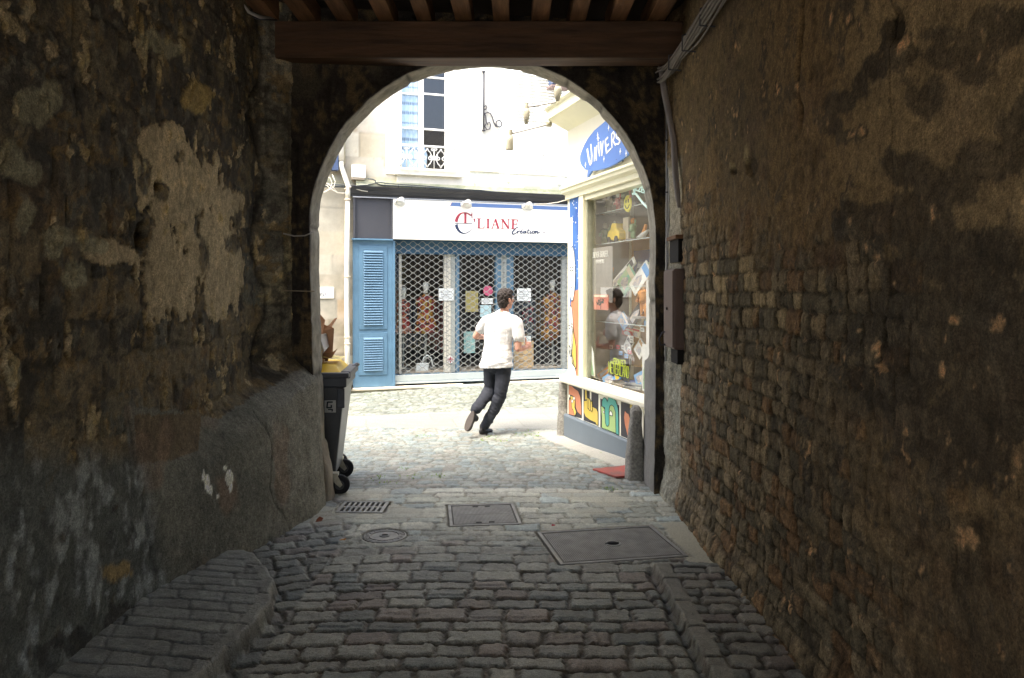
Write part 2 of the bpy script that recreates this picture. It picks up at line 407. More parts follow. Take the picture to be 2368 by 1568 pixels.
    h2, c2 = stones(d, a, b, e, 0.006, 0.011, wx, wy, (L0, L1, L2), (0.16, 0.155, 0.12), 0.014)
    t = sst(6.42, 6.46, Y + 0.05 * n1 + 0.02 * (X + 1) ** 2); h = h * (1 - t) + h2 * t; c = c * (1 - t[:, None]) + c2 * t[:, None]
    # smooth flagstone band
    d, a, b, e = courses(X + 0.2 * Y, Y, -6, 9, 9, 13, 0.52, 0.7, 1.2, 28)
    ts = sst(0.0, 0.01, d); cf = mixc(np.tile(np.array((0.16, 0.155, 0.13)), (len(a), 1)), (0.235, 0.235, 0.21), ts) * (0.93 + 0.14 * a + 0.2 * n2)[:, None]
    t = sst(9.72, 9.78, Y + 0.12 * X * 0 + 0.05 * n1 + 0.05 * X) ; h = h * (1 - t) + 0.012 * t + 0.003 * t * (ts - 1); c = c * (1 - t[:, None]) + cf * t[:, None]
    d, a, b, e = courses(wx, wy - 0.35 * wx, -6, 6, 9, 18, 0.10, 0.12, 0.20, 29)
    h3, c3 = stones(d, a, b, e, 0.005, 0.010, wx, wy, ((0.20, 0.225, 0.20), (0.25, 0.26, 0.23), (0.20, 0.21, 0.17)), (0.10, 0.105, 0.075), 0.024)
    t = sst(11.35, 11.4, Y - 0.30 * X); h = h * (1 - t) + h3 * t; c = c * (1 - t[:, None]) + c3 * t[:, None]
    # pavement strip along the comic shop (smooth pale stone)
    ox = X - (0.661 - 0.305 * (Y - 9.25))
    m = sst(-0.33, -0.29, ox + 0.02 * n2) * sst(7.2, 7.35, Y - 0.25 * (ox + 0.2)) * sst(9.66, 9.58, Y)
    h = h * (1 - m) + 0.014 * m; c = mixc(c, (0.38, 0.365, 0.32), m * (0.9 + 0.4 * n2))
    # mortar and grime heaped where the paving meets the wall feet
    # openings for the covers and the drain
    for (cc, hs, an) in COVERS:
        lx = (X - cc[0]) * math.cos(an) + (Y - cc[1]) * math.sin(an); ly = -(X - cc[0]) * math.sin(an) + (Y - cc[1]) * math.cos(an)
        q = np.maximum(np.abs(lx) - hs[0], np.abs(ly) - hs[1])
        rim = sst(0.035, 0.015, q + 0.03 * n2)
        h = h * (1 - rim) + 0.014 * rim; c = mixc(c, (0.30, 0.28, 0.235), rim * 0.8)
        m = (q < 0.012); h = np.where(m, -0.03 if hs[0] > 0.2 else -0.22, h)
    q = np.hypot(X - ROUND[0], Y - ROUND[1]) - ROUND[2]
    rim = sst(0.03, 0.012, q); h = h * (1 - rim) + 0.012 * rim; c = mixc(c, (0.26, 0.25, 0.21), rim * 0.8); h = np.where(q < 0.004, -0.03, h)
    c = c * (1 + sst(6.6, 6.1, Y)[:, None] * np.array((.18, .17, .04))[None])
    return h + hgt(X, Y), c
def build_ground():
    nt = 450
    ys = [1.2]
    while ys[-1] < 15.2:
        y = ys[-1]; ys.append(y + (0.03 if y < 2.6 else max(0.0082, 0.0021 * y)))
    ys = np.array(ys); t = np.linspace(-1, 1, nt)
    YY = np.repeat(ys, nt); TT = np.tile(t, len(ys)); XX = -0.30 + TT * (1.55 + 0.19 * YY)
    h, c = ground_fn(XX, YY)
    P = np.stack([XX, YY, h], 1); k = int(np.searchsorted(ys, 6.42))
    M = vmat('setts', rough=0.46, var=0.26, scale=70, bump=1.0, bscale=90, spec=0.5)
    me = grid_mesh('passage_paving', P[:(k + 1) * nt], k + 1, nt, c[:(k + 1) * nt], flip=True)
    o = link_mesh('passage_paving', me, M); tag(o, 'dark worn cobbled floor of the passage with a raised kerb each side', 'ground', kind='structure')
    me = grid_mesh('street', P[k * nt:], len(ys) - k, nt, c[k * nt:], flip=True)
    o = link_mesh('street', me, M); tag(o, 'pale cobbled street with a smooth flagstone band beyond the arch', 'street', kind='structure')
    b = MB(); b.add([(-60, -60, -0.32), (60, -60, -0.32), (60, 60, -0.32), (-60, 60, -0.32)], [(0, 1, 2, 3)])
    o = b.build('ground', mat('dusty_ground', (0.36, 0.34, 0.30), 0.9)); tag(o, 'plain ground beyond the paved street', 'ground', kind='structure')
    # street surface beyond the relief sheet
    b = MB()
    for (x0, x1) in ((-30, -3.4), (3.2, 30)):
        b.add([(x0, 6.3, -0.11), (x1, 6.3, -0.11), (x1, 24, -0.11), (x0, 24, -0.11)], [(0, 1, 2, 3)])
    b.add([(-2.6, -12, -0.02), (1.9, -12, -0.02), (1.9, 1.25, -0.02), (-2.6, 1.25, -0.02)], [(0, 1, 2, 3)])
    o = b.build('road', mat('far_paving', (0.40, 0.39, 0.35), 0.85, bump=0.3, bscale=30)); tag(o, 'paving that runs on along the street and back through the passage', 'ground', kind='structure')
build_ground()

# ---- left passage wall
def left_x(Y, Z):
    base = -1.86 + 0.20 * sst(5.60, 5.95, Y)
    xb = -1.86 + np.clip((Y - 3.95) / 1.75, 0, 1) * 0.43
    xb = np.where(Y < 3.95, -1.86, xb)
    ztop = 0.53 + 0.255 * np.clip((Y - 3.95), 0, 1.9)
    S = sst(ztop + 0.17, ztop - 0.07, Z); S = S * (0.70 + 0.30 * np.clip(1 - Z / ztop, 0, 1))
    return base + S * np.maximum(xb - base, 0)
def build_left():
    ys = np.concatenate([np.arange(-3.2, 2.2, 0.12), np.arange(2.2, 5.94, 0.0105), [5.955, 5.97]])
    zs = np.arange(-0.12, 4.05, 0.0115); nu, nv = len(ys), len(zs)
    Y = np.repeat(ys, nv); Z = np.tile(zs, nu)
    X = left_x(Y, Z)
    px = CX + X / Y * F; py = HZ - (Z - H) / Y * F
    px = np.where(Y < 0.5, -3000, px); py = np.where(Y < 0.5, 800, py)
    n1 = fbm(Y * 2, Z * 2, 4, 31) - 0.5; n2 = fbm(Y * 7, Z * 7, 4, 32) - 0.5; n3 = fbm(Y * 26, Z * 20, 4, 33) - 0.5
    st = fbm(Y * 16, Z * 5, 4, 34) - 0.5
    # masonry
    d, a, b, e = courses(Y + 0.07 * n2, Z + 0.06 * n2 + 0.04 * n1, -7, 7, -0.4, 4.6, 0.17, 0.16, 0.42, 41)
    tj = sst(0.0, 0.028, d + 0.02 * n3)
    c = mixc(np.tile(np.array((0.040, 0.033, 0.024)), (len(Y), 1)), (0.145, 0.108, 0.066), sst(0.25, 0.8, b) * 0.9)
    c = mixc(c, (0.085, 0.082, 0.072), sst(0.6, 0.9, e))
    c = mixc(c, (0.13, 0.078, 0.034), sst(0.05, 0.25, n1 + 0.5 * n2) * 0.7)
    c = c * (0.80 + 0.20 * tj)[:, None]
    # soot higher up
    soot = sst(640, 380, py + 260 * n1) * sst(-0.22, 0.05, n2 + 0.25) 
    c = mixc(c, (0.040, 0.034, 0.030), soot * 0.8)
    c = mixc(c, (0.13, 0.12, 0.10), sst(0.10, 0.2, n3 + 0.5 * n2) * 0.55)
    relief = tj * 0.008 + (a - 0.5) * 0.010
    # crack by the quoins, quoin column
    qz = sst(594, 606, px + 16 * n2) * sst(1.2, 1.35, Z)
    dq, aq, bq, eq = courses(Y * 1.0, Z + 0.01 * n2, 5, 7, -1, 5, 0.26, 0.14, 0.22, 43)
    tq = sst(0, 0.02, dq); cq = mixc(np.tile(np.array((0.12, 0.112, 0.098)), (len(Y), 1)), (0.25, 0.21, 0.13), sst(0.6, 0.9, bq)) * (0.6 + 0.4 * tq)[:, None] * (1 + 1.2 * n2 + 0.9 * n3)[:, None]
    c = c * (1 - qz[:, None]) + cq * qz[:, None]; relief = relief * (1 - qz) + (tq * 0.014 + 0.01) * qz
    ck = np.exp(-((px - 592 + 30 * n2 + 14 * np.sin(Z * 7)) / 4.0) ** 2) * sst(900, 860, py)
    mo = fbm(Y * 5.5, Z * 5, 6, 37, .62) - .5; mo2 = fbm(Y * 13, Z * 15, 5, 38, .62) - .5
    c = mixc(c, (0.125, 0.100, 0.066), sst(0.0, 0.12, mo) * .75); c = mixc(c, (0.16, 0.105, 0.045), sst(0.10, 0.2, mo2) * .6); c = mixc(c, (0.034, 0.030, 0.026), sst(0.06, 0.16, -mo2) * .7)
    # tan plaster that is left on the wall
    f = blobs(px, py, [(355, 330, 50, 60), (420, 440, 120, 120), (380, 330, 60, 60), (520, 470, 50, 45), (480, 560, 95, 110), (345, 555, 60, 40),
                       (505, 640, 55, 110), (395, 640, 80, 120), (270, 585, 70, 35), (540, 620, 30, 120), (240, 590, 60, 25)])
    f2 = blobs(px, py, [(70, 250, 55, 70), (60, 400, 60, 50), (25, 370, 50, 60), (50, 500, 35, 70), (140, 545, 60, 30), (110, 230, 40, 60), (370, 105, 40, 22), (395, 120, 25, 30),
                        (345, 90, 30, 28), (170, 640, 40, 45), (210, 570, 40, 25), (30, 860, 30, 40), (120, 560, 30, 50)])
    dk = blobs(px, py, [(370, 445, 22, 28), (325, 545, 32, 62), (455, 520, 12, 50), (540, 560, 30, 30), (330, 410, 20, 50), (470, 590, 22, 60)])
    ne = fbm(Y * 11, Z * 8, 6, 35, 0.6) - .5; nf = fbm(Y * 30, Z * 26, 5, 36, 0.62) - .5; edge = n2 * 0.45 + ne * 1.0 + nf * .35 + st * 0.3
    mp = sst(0.14, 0.22, f + edge * 0.85) * (1 - sst(0.22, 0.4, dk + edge * 1.0))
    mp2 = sst(0.20, 0.42, f2 + edge * 0.85) * .8
    tan = np.array((0.315, 0.25, 0.17))[None] * (1 + 0.5 * n1 + 0.35 * n3 + 0.3 * st)[:, None]
    c = c * (1 - mp[:, None]) + tan * mp[:, None]
    c = c * (1 - mp2[:, None]) + (np.array((0.20, 0.185, 0.135))[None] * (1 + 0.7 * n2 + 0.4 * n3)[:, None]) * mp2[:, None]
    relief = relief * (1 - 0.7 * np.maximum(mp, mp2)) + 0.006 * mp + 0.004 * mp2 - .012 * np.exp(-((f + edge * .85 - .17) / .03) ** 2)
    # pale stone showing (ochre)
    oc = sst(0.12, 0.35, blobs(px, py, [(450, 226, 46, 46)]) + ne * 0.9) * .8
    c = mixc(c, (0.30, 0.215, 0.09), oc); relief += 0.012 * oc
    # hole
    hole = sst(0.0, 0.5, blobs(px, py, [(362, 428, 10, 14), (325, 545, 16, 40)]))
    relief -= 0.06 * hole; c = c * (1 - 0.7 * hole[:, None])
    # lower cement render
    pl = [(283, 940), (430, 952), (500, 972), (575, 918), (640, 888), (735, 828), (800, 815), (800, 1260), (560, 1345), (385, 1420), (345, 1250), (300, 1085)]
    mr = inpoly(px + 10 * n2, py + 16 * n2, pl).astype(float) 
    ren = np.array((0.118, 0.114, 0.100))[None] * (1 + 0.55 * n1 + 0.30 * n2 + 0.12 * st)[:, None]
    ren = mixc(ren, (0.165, 0.152, 0.132), sst(560, 700, px + 60 * n1) * 0.9)  # paler towards the arch, incoming daylight put into the render's colour
    ren = mixc(ren, (0.10, 0.066, 0.036), inpoly(px + 6 * n3, py + 8 * n3, [(305, 960), (462, 955), (455, 1040), (400, 1062), (312, 1072)]).astype(float) * 0.8)
    ren = mixc(ren, (0.085, 0.083, 0.08), sst(0, 60, py - (1320 - 0.28 * (px - 390)) + 80 * n1) * 0.6)
    ren = mixc(ren, (0.17, 0.11, 0.08), sst(0.08, 0.2, fbm(Y * 3.2, Z * 2.4, 3, 88) - 0.5) * 0.5)
    wp = blobs(px, py, [(476, 1115, 9, 32), (484, 1132, 8, 16), (468, 1100, 6, 20), (526, 1106, 12, 26), (516, 1082, 7, 8), (500, 1147, 6, 8), (530, 1128, 6, 18)])
    ren = mixc(ren, (0.62, 0.61, 0.58), sst(0.25, 0.35, wp + 0.35 * n3 + 0.2 * n2))
    c = c * (1 - mr[:, None]) + ren * mr[:, None]
    relief = relief * (1 - mr) + (0.010 + 0.005 * n2 + 0.004 * n3) * mr
    ck2 = np.exp(-((px - (592 + (py - 960) * 0.25 + 14 * np.sin(py / 38.0) + 14 * n2)) / 1.3) ** 2) * sst(945, 955, py) * sst(1232, 1222, py)
    ck3 = np.exp(-((px - (286 + np.clip(py - 950, 0, 600) * 0.19 + 6 * n2)) / 3.5) ** 2) * sst(930, 945, py)
    # old limewash flaking off at the bottom left, bluish skylight put into its colour
    lw = sst(980, 1120, py + 140 * n1) * sst(330, 280, px - 0.22 * (py - 1000))
    lc = mixc(np.tile(np.array((0.085, 0.090, 0.088)), (len(Y), 1)), (0.27, 0.29, 0.31), sst(-0.05, 0.22, n2 + 0.8 * st + 0.3 * n3) * 0.8)
    lc = mixc(lc, (0.22, 0.16, 0.08), sst(0.3, 0.6, blobs(px, py, [(265, 1320, 80, 34)]) + 1.3 * ne))
    lc = mixc(lc, (0.025, 0.023, 0.022), sst(0.2, 0.35, blobs(px, py, [(290, 1440, 60, 60), (180, 1490, 60, 50), (110, 1520, 40, 60)]) + 1.2 * ne + .3 * n2) * .7)
    c = c * (1 - lw[:, None]) + lc * lw[:, None]; relief = relief * (1 - 0.6 * lw)
    crk = np.maximum(np.maximum(ck * 0.9, ck2), ck3 * 0.5)
    c = c * (1 - 0.75 * crk[:, None]); relief -= 0.008 * crk + .012 * ck
    relief += 0.022 * n1 * (1 - 0.85 * mr) + 0.022 * n2 * (1 - 0.8 * mr) + 0.011 * n3 * (1 - 0.6 * mr)
    relief = relief * (1 - .55 * sst(5.5, 5.7, Y) * (1 - mr)); relief = np.where(Y > 5.945, 0, relief); Xf = X + relief
    Xf = np.where(Y > 5.96, -1.72, Xf)
    me = grid_mesh('stone_wall', np.stack([Xf, Y, Z], 1), nu, nv, c * (1.5 + 1.3 * nf + .9 * ne).clip(.3, 3)[:, None] * np.array((1.10, 1.12, 1.0)))
    o = link_mesh('stone_wall', me, vmat('old_wall', 0.88, 0.38, 42, 0.9, 80, bdist=0.012)); tag(o, 'sooty stone passage wall with a big flaked tan plaster patch and grey cement base', 'wall', 'side walls of the passage')
build_left()

# ---- right passage wall
def build_right():
    ys = np.concatenate([np.arange(-3.2, 1.4, 0.12), np.arange(1.4, 2.6, 0.008), np.arange(2.6, 6.24, 0.0105)])
    zs = np.arange(-0.12, 4.05, 0.0115); nu, nv = len(ys), len(zs)
    Y = np.repeat(ys, nv); Z = np.tile(zs, nu)
    X = 1.27 - 0.045 * sst(5.82, 6.1, Y)
    px = CX + X / Y * F; py = HZ - (Z - H) / Y * F
    px = np.where(Y < 0.9, 5000, px); py = np.where(Y < 0.9, 800, py)
    n1 = fbm(Y * 1.8, Z * 1.8, 4, 51) - 0.5; n2 = fbm(Y * 7, Z * 7, 4, 52) - 0.5; n3 = fbm(Y * 26, Z * 22, 4, 53) - 0.5
    dg = fbm(Y * 3 + Z * 1.5, Z * 4, 4, 54) - 0.5
    ne = fbm(Y * 10, Z * 9, 6, 56, 0.62) - .5; nf = fbm(Y * 34, Z * 30, 5, 57, .6) - .5
    c = np.array((0.185, 0.122, 0.062))[None] * (1 + 0.6 * n1 + 0.5 * n2 + 0.6 * ne + .5 * nf)[:, None]
    c = mixc(c, (0.13, 0.072, 0.05), sst(0.0, 0.2, dg) * 0.6)
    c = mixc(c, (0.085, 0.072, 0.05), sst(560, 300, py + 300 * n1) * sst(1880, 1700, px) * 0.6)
    # thin bricks and rubble
    mb = sst(-0.04, 0.16, (py - 470) / 900 + 0.35 * n1 + 0.12 * n2 + .3 * ne) 
    d, a, b, e = courses(Y + 0.04 * n2, Z + 0.028 * n2 + 0.035 * n1, -7, 7, -0.4, 3.4, 0.088, 0.07, 0.21, 61)
    tj = sst(0.0, 0.013, d + 0.03 * n3)
    cb = mixc(np.tile(np.array((0.105, 0.088, 0.064)), (len(Y), 1)), (0.185, 0.145, 0.10), sst(0.3, 0.8, b))
    cb = mixc(cb, (0.17, 0.105, 0.06), sst(0.75, 0.9, e)); cb = cb * (0.78 + 0.34 * a + 0.8 * n2 + 0.9 * ne + .6 * nf)[:, None]
    cb = cb * (0.55 + 0.45 * tj)[:, None]
    c = mixc(c, (0.27, 0.20, 0.12), sst(1850, 2150, px + 300 * n1) * sst(1050, 800, py) * .75); mbc = mb * (.4 + .6 * sst(2250, 1900, px + 500 * n1)); c = c * (1 - mbc[:, None]) + cb * mbc[:, None]
    mb = mb * (.10 + .90 * sst(2250, 1900, px + 500 * n1)) ; relief = mb * (tj * 0.010 + (a - 0.5) * 0.012)
    # pale bricks showing through the render
    pb = mb * sst(0.6, 0.7, b) * blobs(px, py, [(1740, 640, 150, 110), (1850, 700, 90, 110)]).clip(0, 1) * 1.6
    c = mixc(c, (0.33, 0.26, 0.17), np.clip(pb, 0, 0.8) * tj)
    # soot blotches
    f = blobs(px, py, [(2190, 130, 130, 42), (2300, 60, 110, 60), (2140, 220, 60, 70), (2060, 90, 40, 60), (2090, 390, 70, 60), (2190, 430, 110, 70), (2290, 380, 130, 70), (2350, 300, 60, 60),
                       (2010, 505, 110, 50), (2120, 520, 120, 110), (2250, 600, 180, 90), (2080, 640, 60, 70), (2130, 760, 180, 140), (2300, 800, 160, 240), (2080, 900, 130, 110), (2230, 1000, 170, 140),
                       (1930, 240, 40, 34), (1990, 200, 35, 55), (2020, 160, 40, 50), (1960, 235, 30, 40), (2250, 170, 60, 35), (1930, 290, 25, 30), (2180, 80, 60, 30), (1950, 530, 30, 40)])
    ms = sst(0.10, 0.26, f + 0.6 * n2 + 1.3 * ne + 0.6 * nf + 0.3 * n1) * (.82 + .5 * n1)
    sc = np.array((0.036, 0.030, 0.024))[None] * (1 + 1.2 * n2 + 0.9 * n3)[:, None]
    c = c * (1 - 0.92 * ms[:, None]) + 0.92 * sc * ms[:, None]
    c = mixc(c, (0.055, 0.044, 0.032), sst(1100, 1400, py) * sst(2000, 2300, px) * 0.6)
    ochre = blobs(px, py, [(2320, 750, 34, 40), (2210, 740, 14, 14), (2180, 855, 14, 20), (2360, 1070, 28, 60), (2240, 1240, 60, 60), (2040, 850, 20, 20)])
    c = mixc(c, (0.42, 0.26, 0.15), sst(0.34, 0.6, ochre + 1.5 * ne + .8 * nf) * .8)
    # crack from the ceiling
    ck = np.exp(-((px - 1848 + 14 * n2 + (py - 100) * 0.02) / 3.0) ** 2) * sst(330, 250, py)
    c = c * (1 - 0.7 * ck[:, None]); relief -= 0.02 * ck
    pits = sst(0.2, 0.5, blobs(px, py, [(1735, 385, 20, 34), (1695, 395, 12, 12), (2070, 60, 30, 60)]) + 0.3 * n3)
    c = mixc(c, (0.26, 0.21, 0.12), sst(0.2, 0.6, blobs(px, py, [(1722, 360, 10, 36), (1690, 385, 12, 14)]) + ne) * .6); relief -= 0.02 * pits; c = c * (1 - 0.5 * pits[:, None])
    # cement strip beside the arch
    cs = sst(5.80, 5.86, Y + 0.07 * n2) * sst(2.7, 2.55, Z + 0.3 * n1)
    c = mixc(c, (0.22, 0.215, 0.195), cs * (0.8 + 0.8 * n2 + 0.5 * n3).clip(0, 1)); relief = relief * (1 - 0.7 * cs)
    up = sst(5.78, 5.84, Y) * sst(1.8, 1.95, Z) * sst(2.7, 2.6, Z)
    c = mixc(c, (0.24, 0.215, 0.18), up * sst(-0.2, 0.1, n2))
    relief += 0.030 * n1 + 0.022 * n2 + 0.010 * n3
    # swelling at the wall's foot
    foot = 0.05 * sst(0.28, 0.0, Z)
    X = X - relief - foot
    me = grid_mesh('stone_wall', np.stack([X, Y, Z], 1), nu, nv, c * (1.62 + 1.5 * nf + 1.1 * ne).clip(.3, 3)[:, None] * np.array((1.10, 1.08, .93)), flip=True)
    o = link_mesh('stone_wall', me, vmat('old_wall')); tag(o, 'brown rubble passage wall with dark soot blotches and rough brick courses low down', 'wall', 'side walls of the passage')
build_right()

# ---- archway wall: inner face, thickness, and the street face of the same house
AY0, AS = 6.10, 0.12                 # plane Y = AY0 + AS * x
def aplane(px): return AY0 / (1 - AS * (px - CX) / F)
def arch_pts():
    pts = []
    cx, cy, r = 1115.0, 532.0, 400.0
    for py in np.linspace(1290, 545, 70):
        pts.append((735 - 19 * float(sst(1250, 560, np.array([py]))[0]) + 0.0, py))
    for q in np.linspace(180, 0, 150): pts.append((cx + r * math.cos(R(q)), cy - r * math.sin(R(q))))
    for py in np.linspace(545, 1290, 70):
        pts.append((1515 - 5 * float(sst(900, 1290, np.array([py]))[0]), py))
    return pts
def build_arch():
    pts = arch_pts(); n = len(pts)
    In = np.array([[(p[0] - CX) / F * aplane(p[0]), H - (p[1] - HZ) / F * aplane(p[0])] for p in pts])
    In[0, 1] = In[-1, 1] = -0.12
    In[:, 1] = np.maximum(In[:, 1], -0.12)
    ccx = 0.5 * (In[0, 0] + In[-1, 0])
    k = np.arange(n)
    rag = (fbm(k * 0.13, k * 0 + 0.5, 4, 71) - 0.5) * 0.035 + (fbm(k * 0.9, k * 0 + 0.5, 3, 72) - 0.5) * 0.012
    low = sst(1.9, 1.0, In[:, 1])
    # outward direction from the opening
    cen = np.stack([np.full(n, ccx), np.clip(In[:, 1], -0.2, 2.15)], 1)
    dirv = In - cen; dirv /= np.maximum(np.linalg.norm(dirv, axis=1), 1e-6)[:, None]
    def rect(x0, x1, z1):
        out = np.zeros_like(In)
        for i in range(n):
            d = dirv[i]; c = cen[i]; ts = []
            if d[0] < -1e-6: ts.append((x0 - c[0]) / d[0])
            if d[0] > 1e-6: ts.append((x1 - c[0]) / d[0])
            if d[1] > 1e-6: ts.append((z1 - c[1]) / d[1])
            out[i] = c + d * min(ts)
        return out
    m = 46; s = np.linspace(0, 1, m) ** 1.3
    Out = rect(-1.80, 1.36, 4.02)
    Q = In[:, None] * (1 - s[None, :, None]) + Out[:, None] * s[None, :, None]
    E = In + dirv * rag[:, None] * 0.6
    Q[:, 0] = E
    x = Q[..., 0].ravel(); z = Q[..., 1].ravel()
    n1 = fbm(x * 2.5, z * 2.5, 4, 73) - 0.5; n2 = fbm(x * 9, z * 9, 4, 74) - 0.5; n3 = fbm(x * 30, z * 30, 3, 75) - 0.5
    d, a, b, e = courses(x + 0.04 * n2, z + 0.04 * n2, -3, 3, -0.5, 4.5, 0.22, 0.2, 0.45, 76)
    tj = sst(0, 0.025, d)
    c = np.array((0.040, 0.034, 0.028))[None] * (1 + 1.0 * n2 + 0.8 * n3)[:, None] * (0.7 + 0.3 * tj)[:, None]
    c = mixc(c, (0.15, 0.105, 0.05), sst(0.10, 0.24, n2 + 0.6 * n3 + 0.10 * (x > 0.6) + 0.05 * (x < -1)) * 0.8)
    c = mixc(c, (0.09, 0.075, 0.05), sst(0.02, 0.12, n1) * (x < -1) * (z > 2.2) * 0.6)
    y = AY0 + AS * x + 0.012 * tj * -1 + 0.02 * n1 + 0.012 * n2 + 0.004 * n3
    y[::m] = (AY0 + AS * x)[::m]
    P = np.stack([x, y, z], 1)
    root = thing('archway_wall', 'round stone archway wall at the end of the passage, black with soot inside', 'wall', (0, 0, 0))
    me = grid_mesh('inner_face', P, n, m, c); link_mesh('inner_face', me, vmat('old_wall'), root)
    # the soffit and jambs
    mt = 22; ss = np.linspace(0, 1, mt); T = 0.29 + 0.0 * k
    T = 0.29 + 0.24 * sst(1.10, 1.03, In[:, 1]) * (k > n / 2) 
    sx = E[:, None, 0] + 0 * ss[None]; sz = E[:, None, 1] + 0 * ss[None]
    kk = np.repeat(k, mt).reshape(n, mt); tt = np.tile(ss, (n, 1))
    nn = (fbm(kk * 0.17, tt * 2.5, 4, 78) - 0.5) * 0.03 + (fbm(kk * 0.9, tt * 8, 3, 79) - 0.5) * 0.018
    vou = np.abs((((kk + 3 * np.sin(kk * .37)) / 10.5) % 1) - 0.5); jn = sst(0.455, 0.485, vou)
    nn = nn * np.sin(np.pi * (0.12 + 0.88 * tt) * 0.98) - 0.012 * jn
    nn = np.where(tt < 0.04, 0, nn)
    sx = sx - dirv[:, None, 0] * nn; sz = sz - dirv[:, None, 1] * nn
    sy = AY0 + AS * sx + tt * T[:, None]
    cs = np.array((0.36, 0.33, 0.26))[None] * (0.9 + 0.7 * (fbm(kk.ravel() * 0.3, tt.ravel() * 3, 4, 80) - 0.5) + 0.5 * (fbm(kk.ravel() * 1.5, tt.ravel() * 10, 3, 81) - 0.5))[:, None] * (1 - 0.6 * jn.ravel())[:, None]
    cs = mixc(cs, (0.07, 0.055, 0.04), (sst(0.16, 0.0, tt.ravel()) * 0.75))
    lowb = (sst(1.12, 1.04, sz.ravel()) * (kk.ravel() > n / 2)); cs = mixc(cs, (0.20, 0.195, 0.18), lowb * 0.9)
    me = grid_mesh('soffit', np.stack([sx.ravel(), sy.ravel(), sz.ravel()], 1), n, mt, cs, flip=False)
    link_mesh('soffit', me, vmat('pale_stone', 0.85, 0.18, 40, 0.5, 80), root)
    # street face
    In2 = np.stack([sx[:, -1], sz[:, -1]], 1); Y2 = sy[:, -1]
    O2 = rect(-9.0, 9.0, 6.2); O2[0, 1] = O2[-1, 1] = -0.12
    me = bpy.data.meshes.new('street_face'); vs = []; fs = []
    for i in range(n):
        vs.append((In2[i, 0], Y2[i], In2[i, 1])); vs.append((O2[i, 0], AY0 + 0.3 + AS * O2[i, 0], O2[i, 1]))
    for i in range(n - 1): fs.append((2 * i, 2 * i + 2, 2 * i + 3, 2 * i + 1))
    me.from_pydata(vs, [], fs); me.update(); link_mesh('street_face', me, mat('street_render', (0.50, 0.46, 0.38), 0.9, bump=0.3), root)
    return root
arch_root = build_arch()

# ---- timber ceiling and roof over the passage
t = thing('timber_ceiling', 'dark plank ceiling on close brown joists above the passage', 'ceiling', (0, 0, 3.64))
MB().box(-2.4, 1.7, -3.3, 6.35, 0.16, 0.24).build('boards', mat('dark_boards', (0.045, 0.032, 0.022), 0.85, bump=0.4, bscale=25), t)
wood = mat('old_joist', (0.20, 0.10, 0.045), 0.8, var=0.5, scale=16, bump=0.8, bscale=30, stretch=(1, .12, 1))
rj = random.Random(5)
for k in range(12):
    x = -2.10 + 0.288 * k + rj.uniform(-.012, .012); w = 0.062 + rj.uniform(-.008, .008)
    b = MB(); n = 22; ys_ = [-3.1 + i * 9.18 / n for i in range(n + 1)]
    prof = []
    for y in ys_:
        j = rj.uniform(-.006, .006); prof.append([(x - w + j, y, 0.012 + rj.uniform(0, .008)), (x + w + j, y, 0.012 + rj.uniform(0, .008)), (x + w + j, y, 0.165), (x - w + j, y, 0.165)])
    vs = [p for q in prof for p in q]; fs = []
    for i in range(n):
        for e in range(4): fs.append((4 * i + e, 4 * i + (e + 1) % 4, 4 * i + 4 + (e + 1) % 4, 4 * i + 4 + e))
    fs += [(0, 3, 2, 1), (4 * n, 4 * n + 1, 4 * n + 2, 4 * n + 3)]
    b.add(vs, fs).build('joist', wood, t, bevel=0.008)
b = MB(); b.box(-2.05, 1.44, 5.765, 5.985, 3.372, 3.646)
o = b.build('crossbeam', mat('brown_beam', (0.085, 0.043, 0.020), 0.65, var=0.55, scale=14, bump=0.8, bscale=26, stretch=(.12, 1, 1)), None, bevel=0.008)
tag(o, 'heavy painted brown timber beam across the top of the arch', 'beam', 'crossbeams under the joists')
b = MB(); b.box(-2.05, 1.44, 5.00, 5.22, 3.425, 3.646, Matrix.Translation((0, 0, 0)))
# upper building mass over the passage, keeps the sky out
b = MB(); b.box(-9, -2.3, -3.25, 5.0, -0.3, 6.2).box(1.75, 9, -3.25, 5.8, -0.3, 6.2).box(-2.28, 1.73, -3.24, 6.0, 4.06, 6.18)
o = b.build('passage_house', mat('house_render', (0.42, 0.38, 0.31), 0.9)); tag(o, 'old house the passage runs through, its rooms above and beside', 'building')
# ================================================================== DRESS SHOP HOUSE ACROSS THE STREET
def fthing(fr, name, label, cat, u, w, z, group=None, rot=0.0):
    p = fr.o + fr.a * u + fr.b * w
    return thing(name, label, cat, (p.x, p.y, z), fr.rz + rot, group)
def spiral(c, r0, r1, a0, turns, n=26):
    return [(c[0] + (r0 + (r1 - r0) * i / n) * math.cos(a0 + turns * 2 * math.pi * i / n), c[1] + (r0 + (r1 - r0) * i / n) * math.sin(a0 + turns * 2 * math.pi * i / n)) for i in range(n + 1)]
fu, fz = FA.u, FA.z
BLUE = mat('blue_paint', (0.088, 0.178, 0.262), 0.5, var=0.14, scale=4, spec=0.5)
NAVY = mat('deep_blue_paint', (0.035, 0.10, 0.17), 0.5, var=0.1, scale=4)
BLACK = mat('black_paint', (0.030, 0.031, 0.034), 0.45, var=0.12, scale=5)
CHAR = mat('charcoal_panel', (0.050, 0.052, 0.060), 0.55, var=0.08, scale=3)
WHITE = mat('white_sign', (0.86, 0.85, 0.78), 0.45, var=0.02, scale=2)
WPAINT = mat('white_paint', (0.80, 0.79, 0.73), 0.5, var=0.04, scale=6)
STONE = mat('pale_limestone', (0.68, 0.655, 0.57), 0.85, var=0.10, scale=5, bump=0.3, bscale=40)
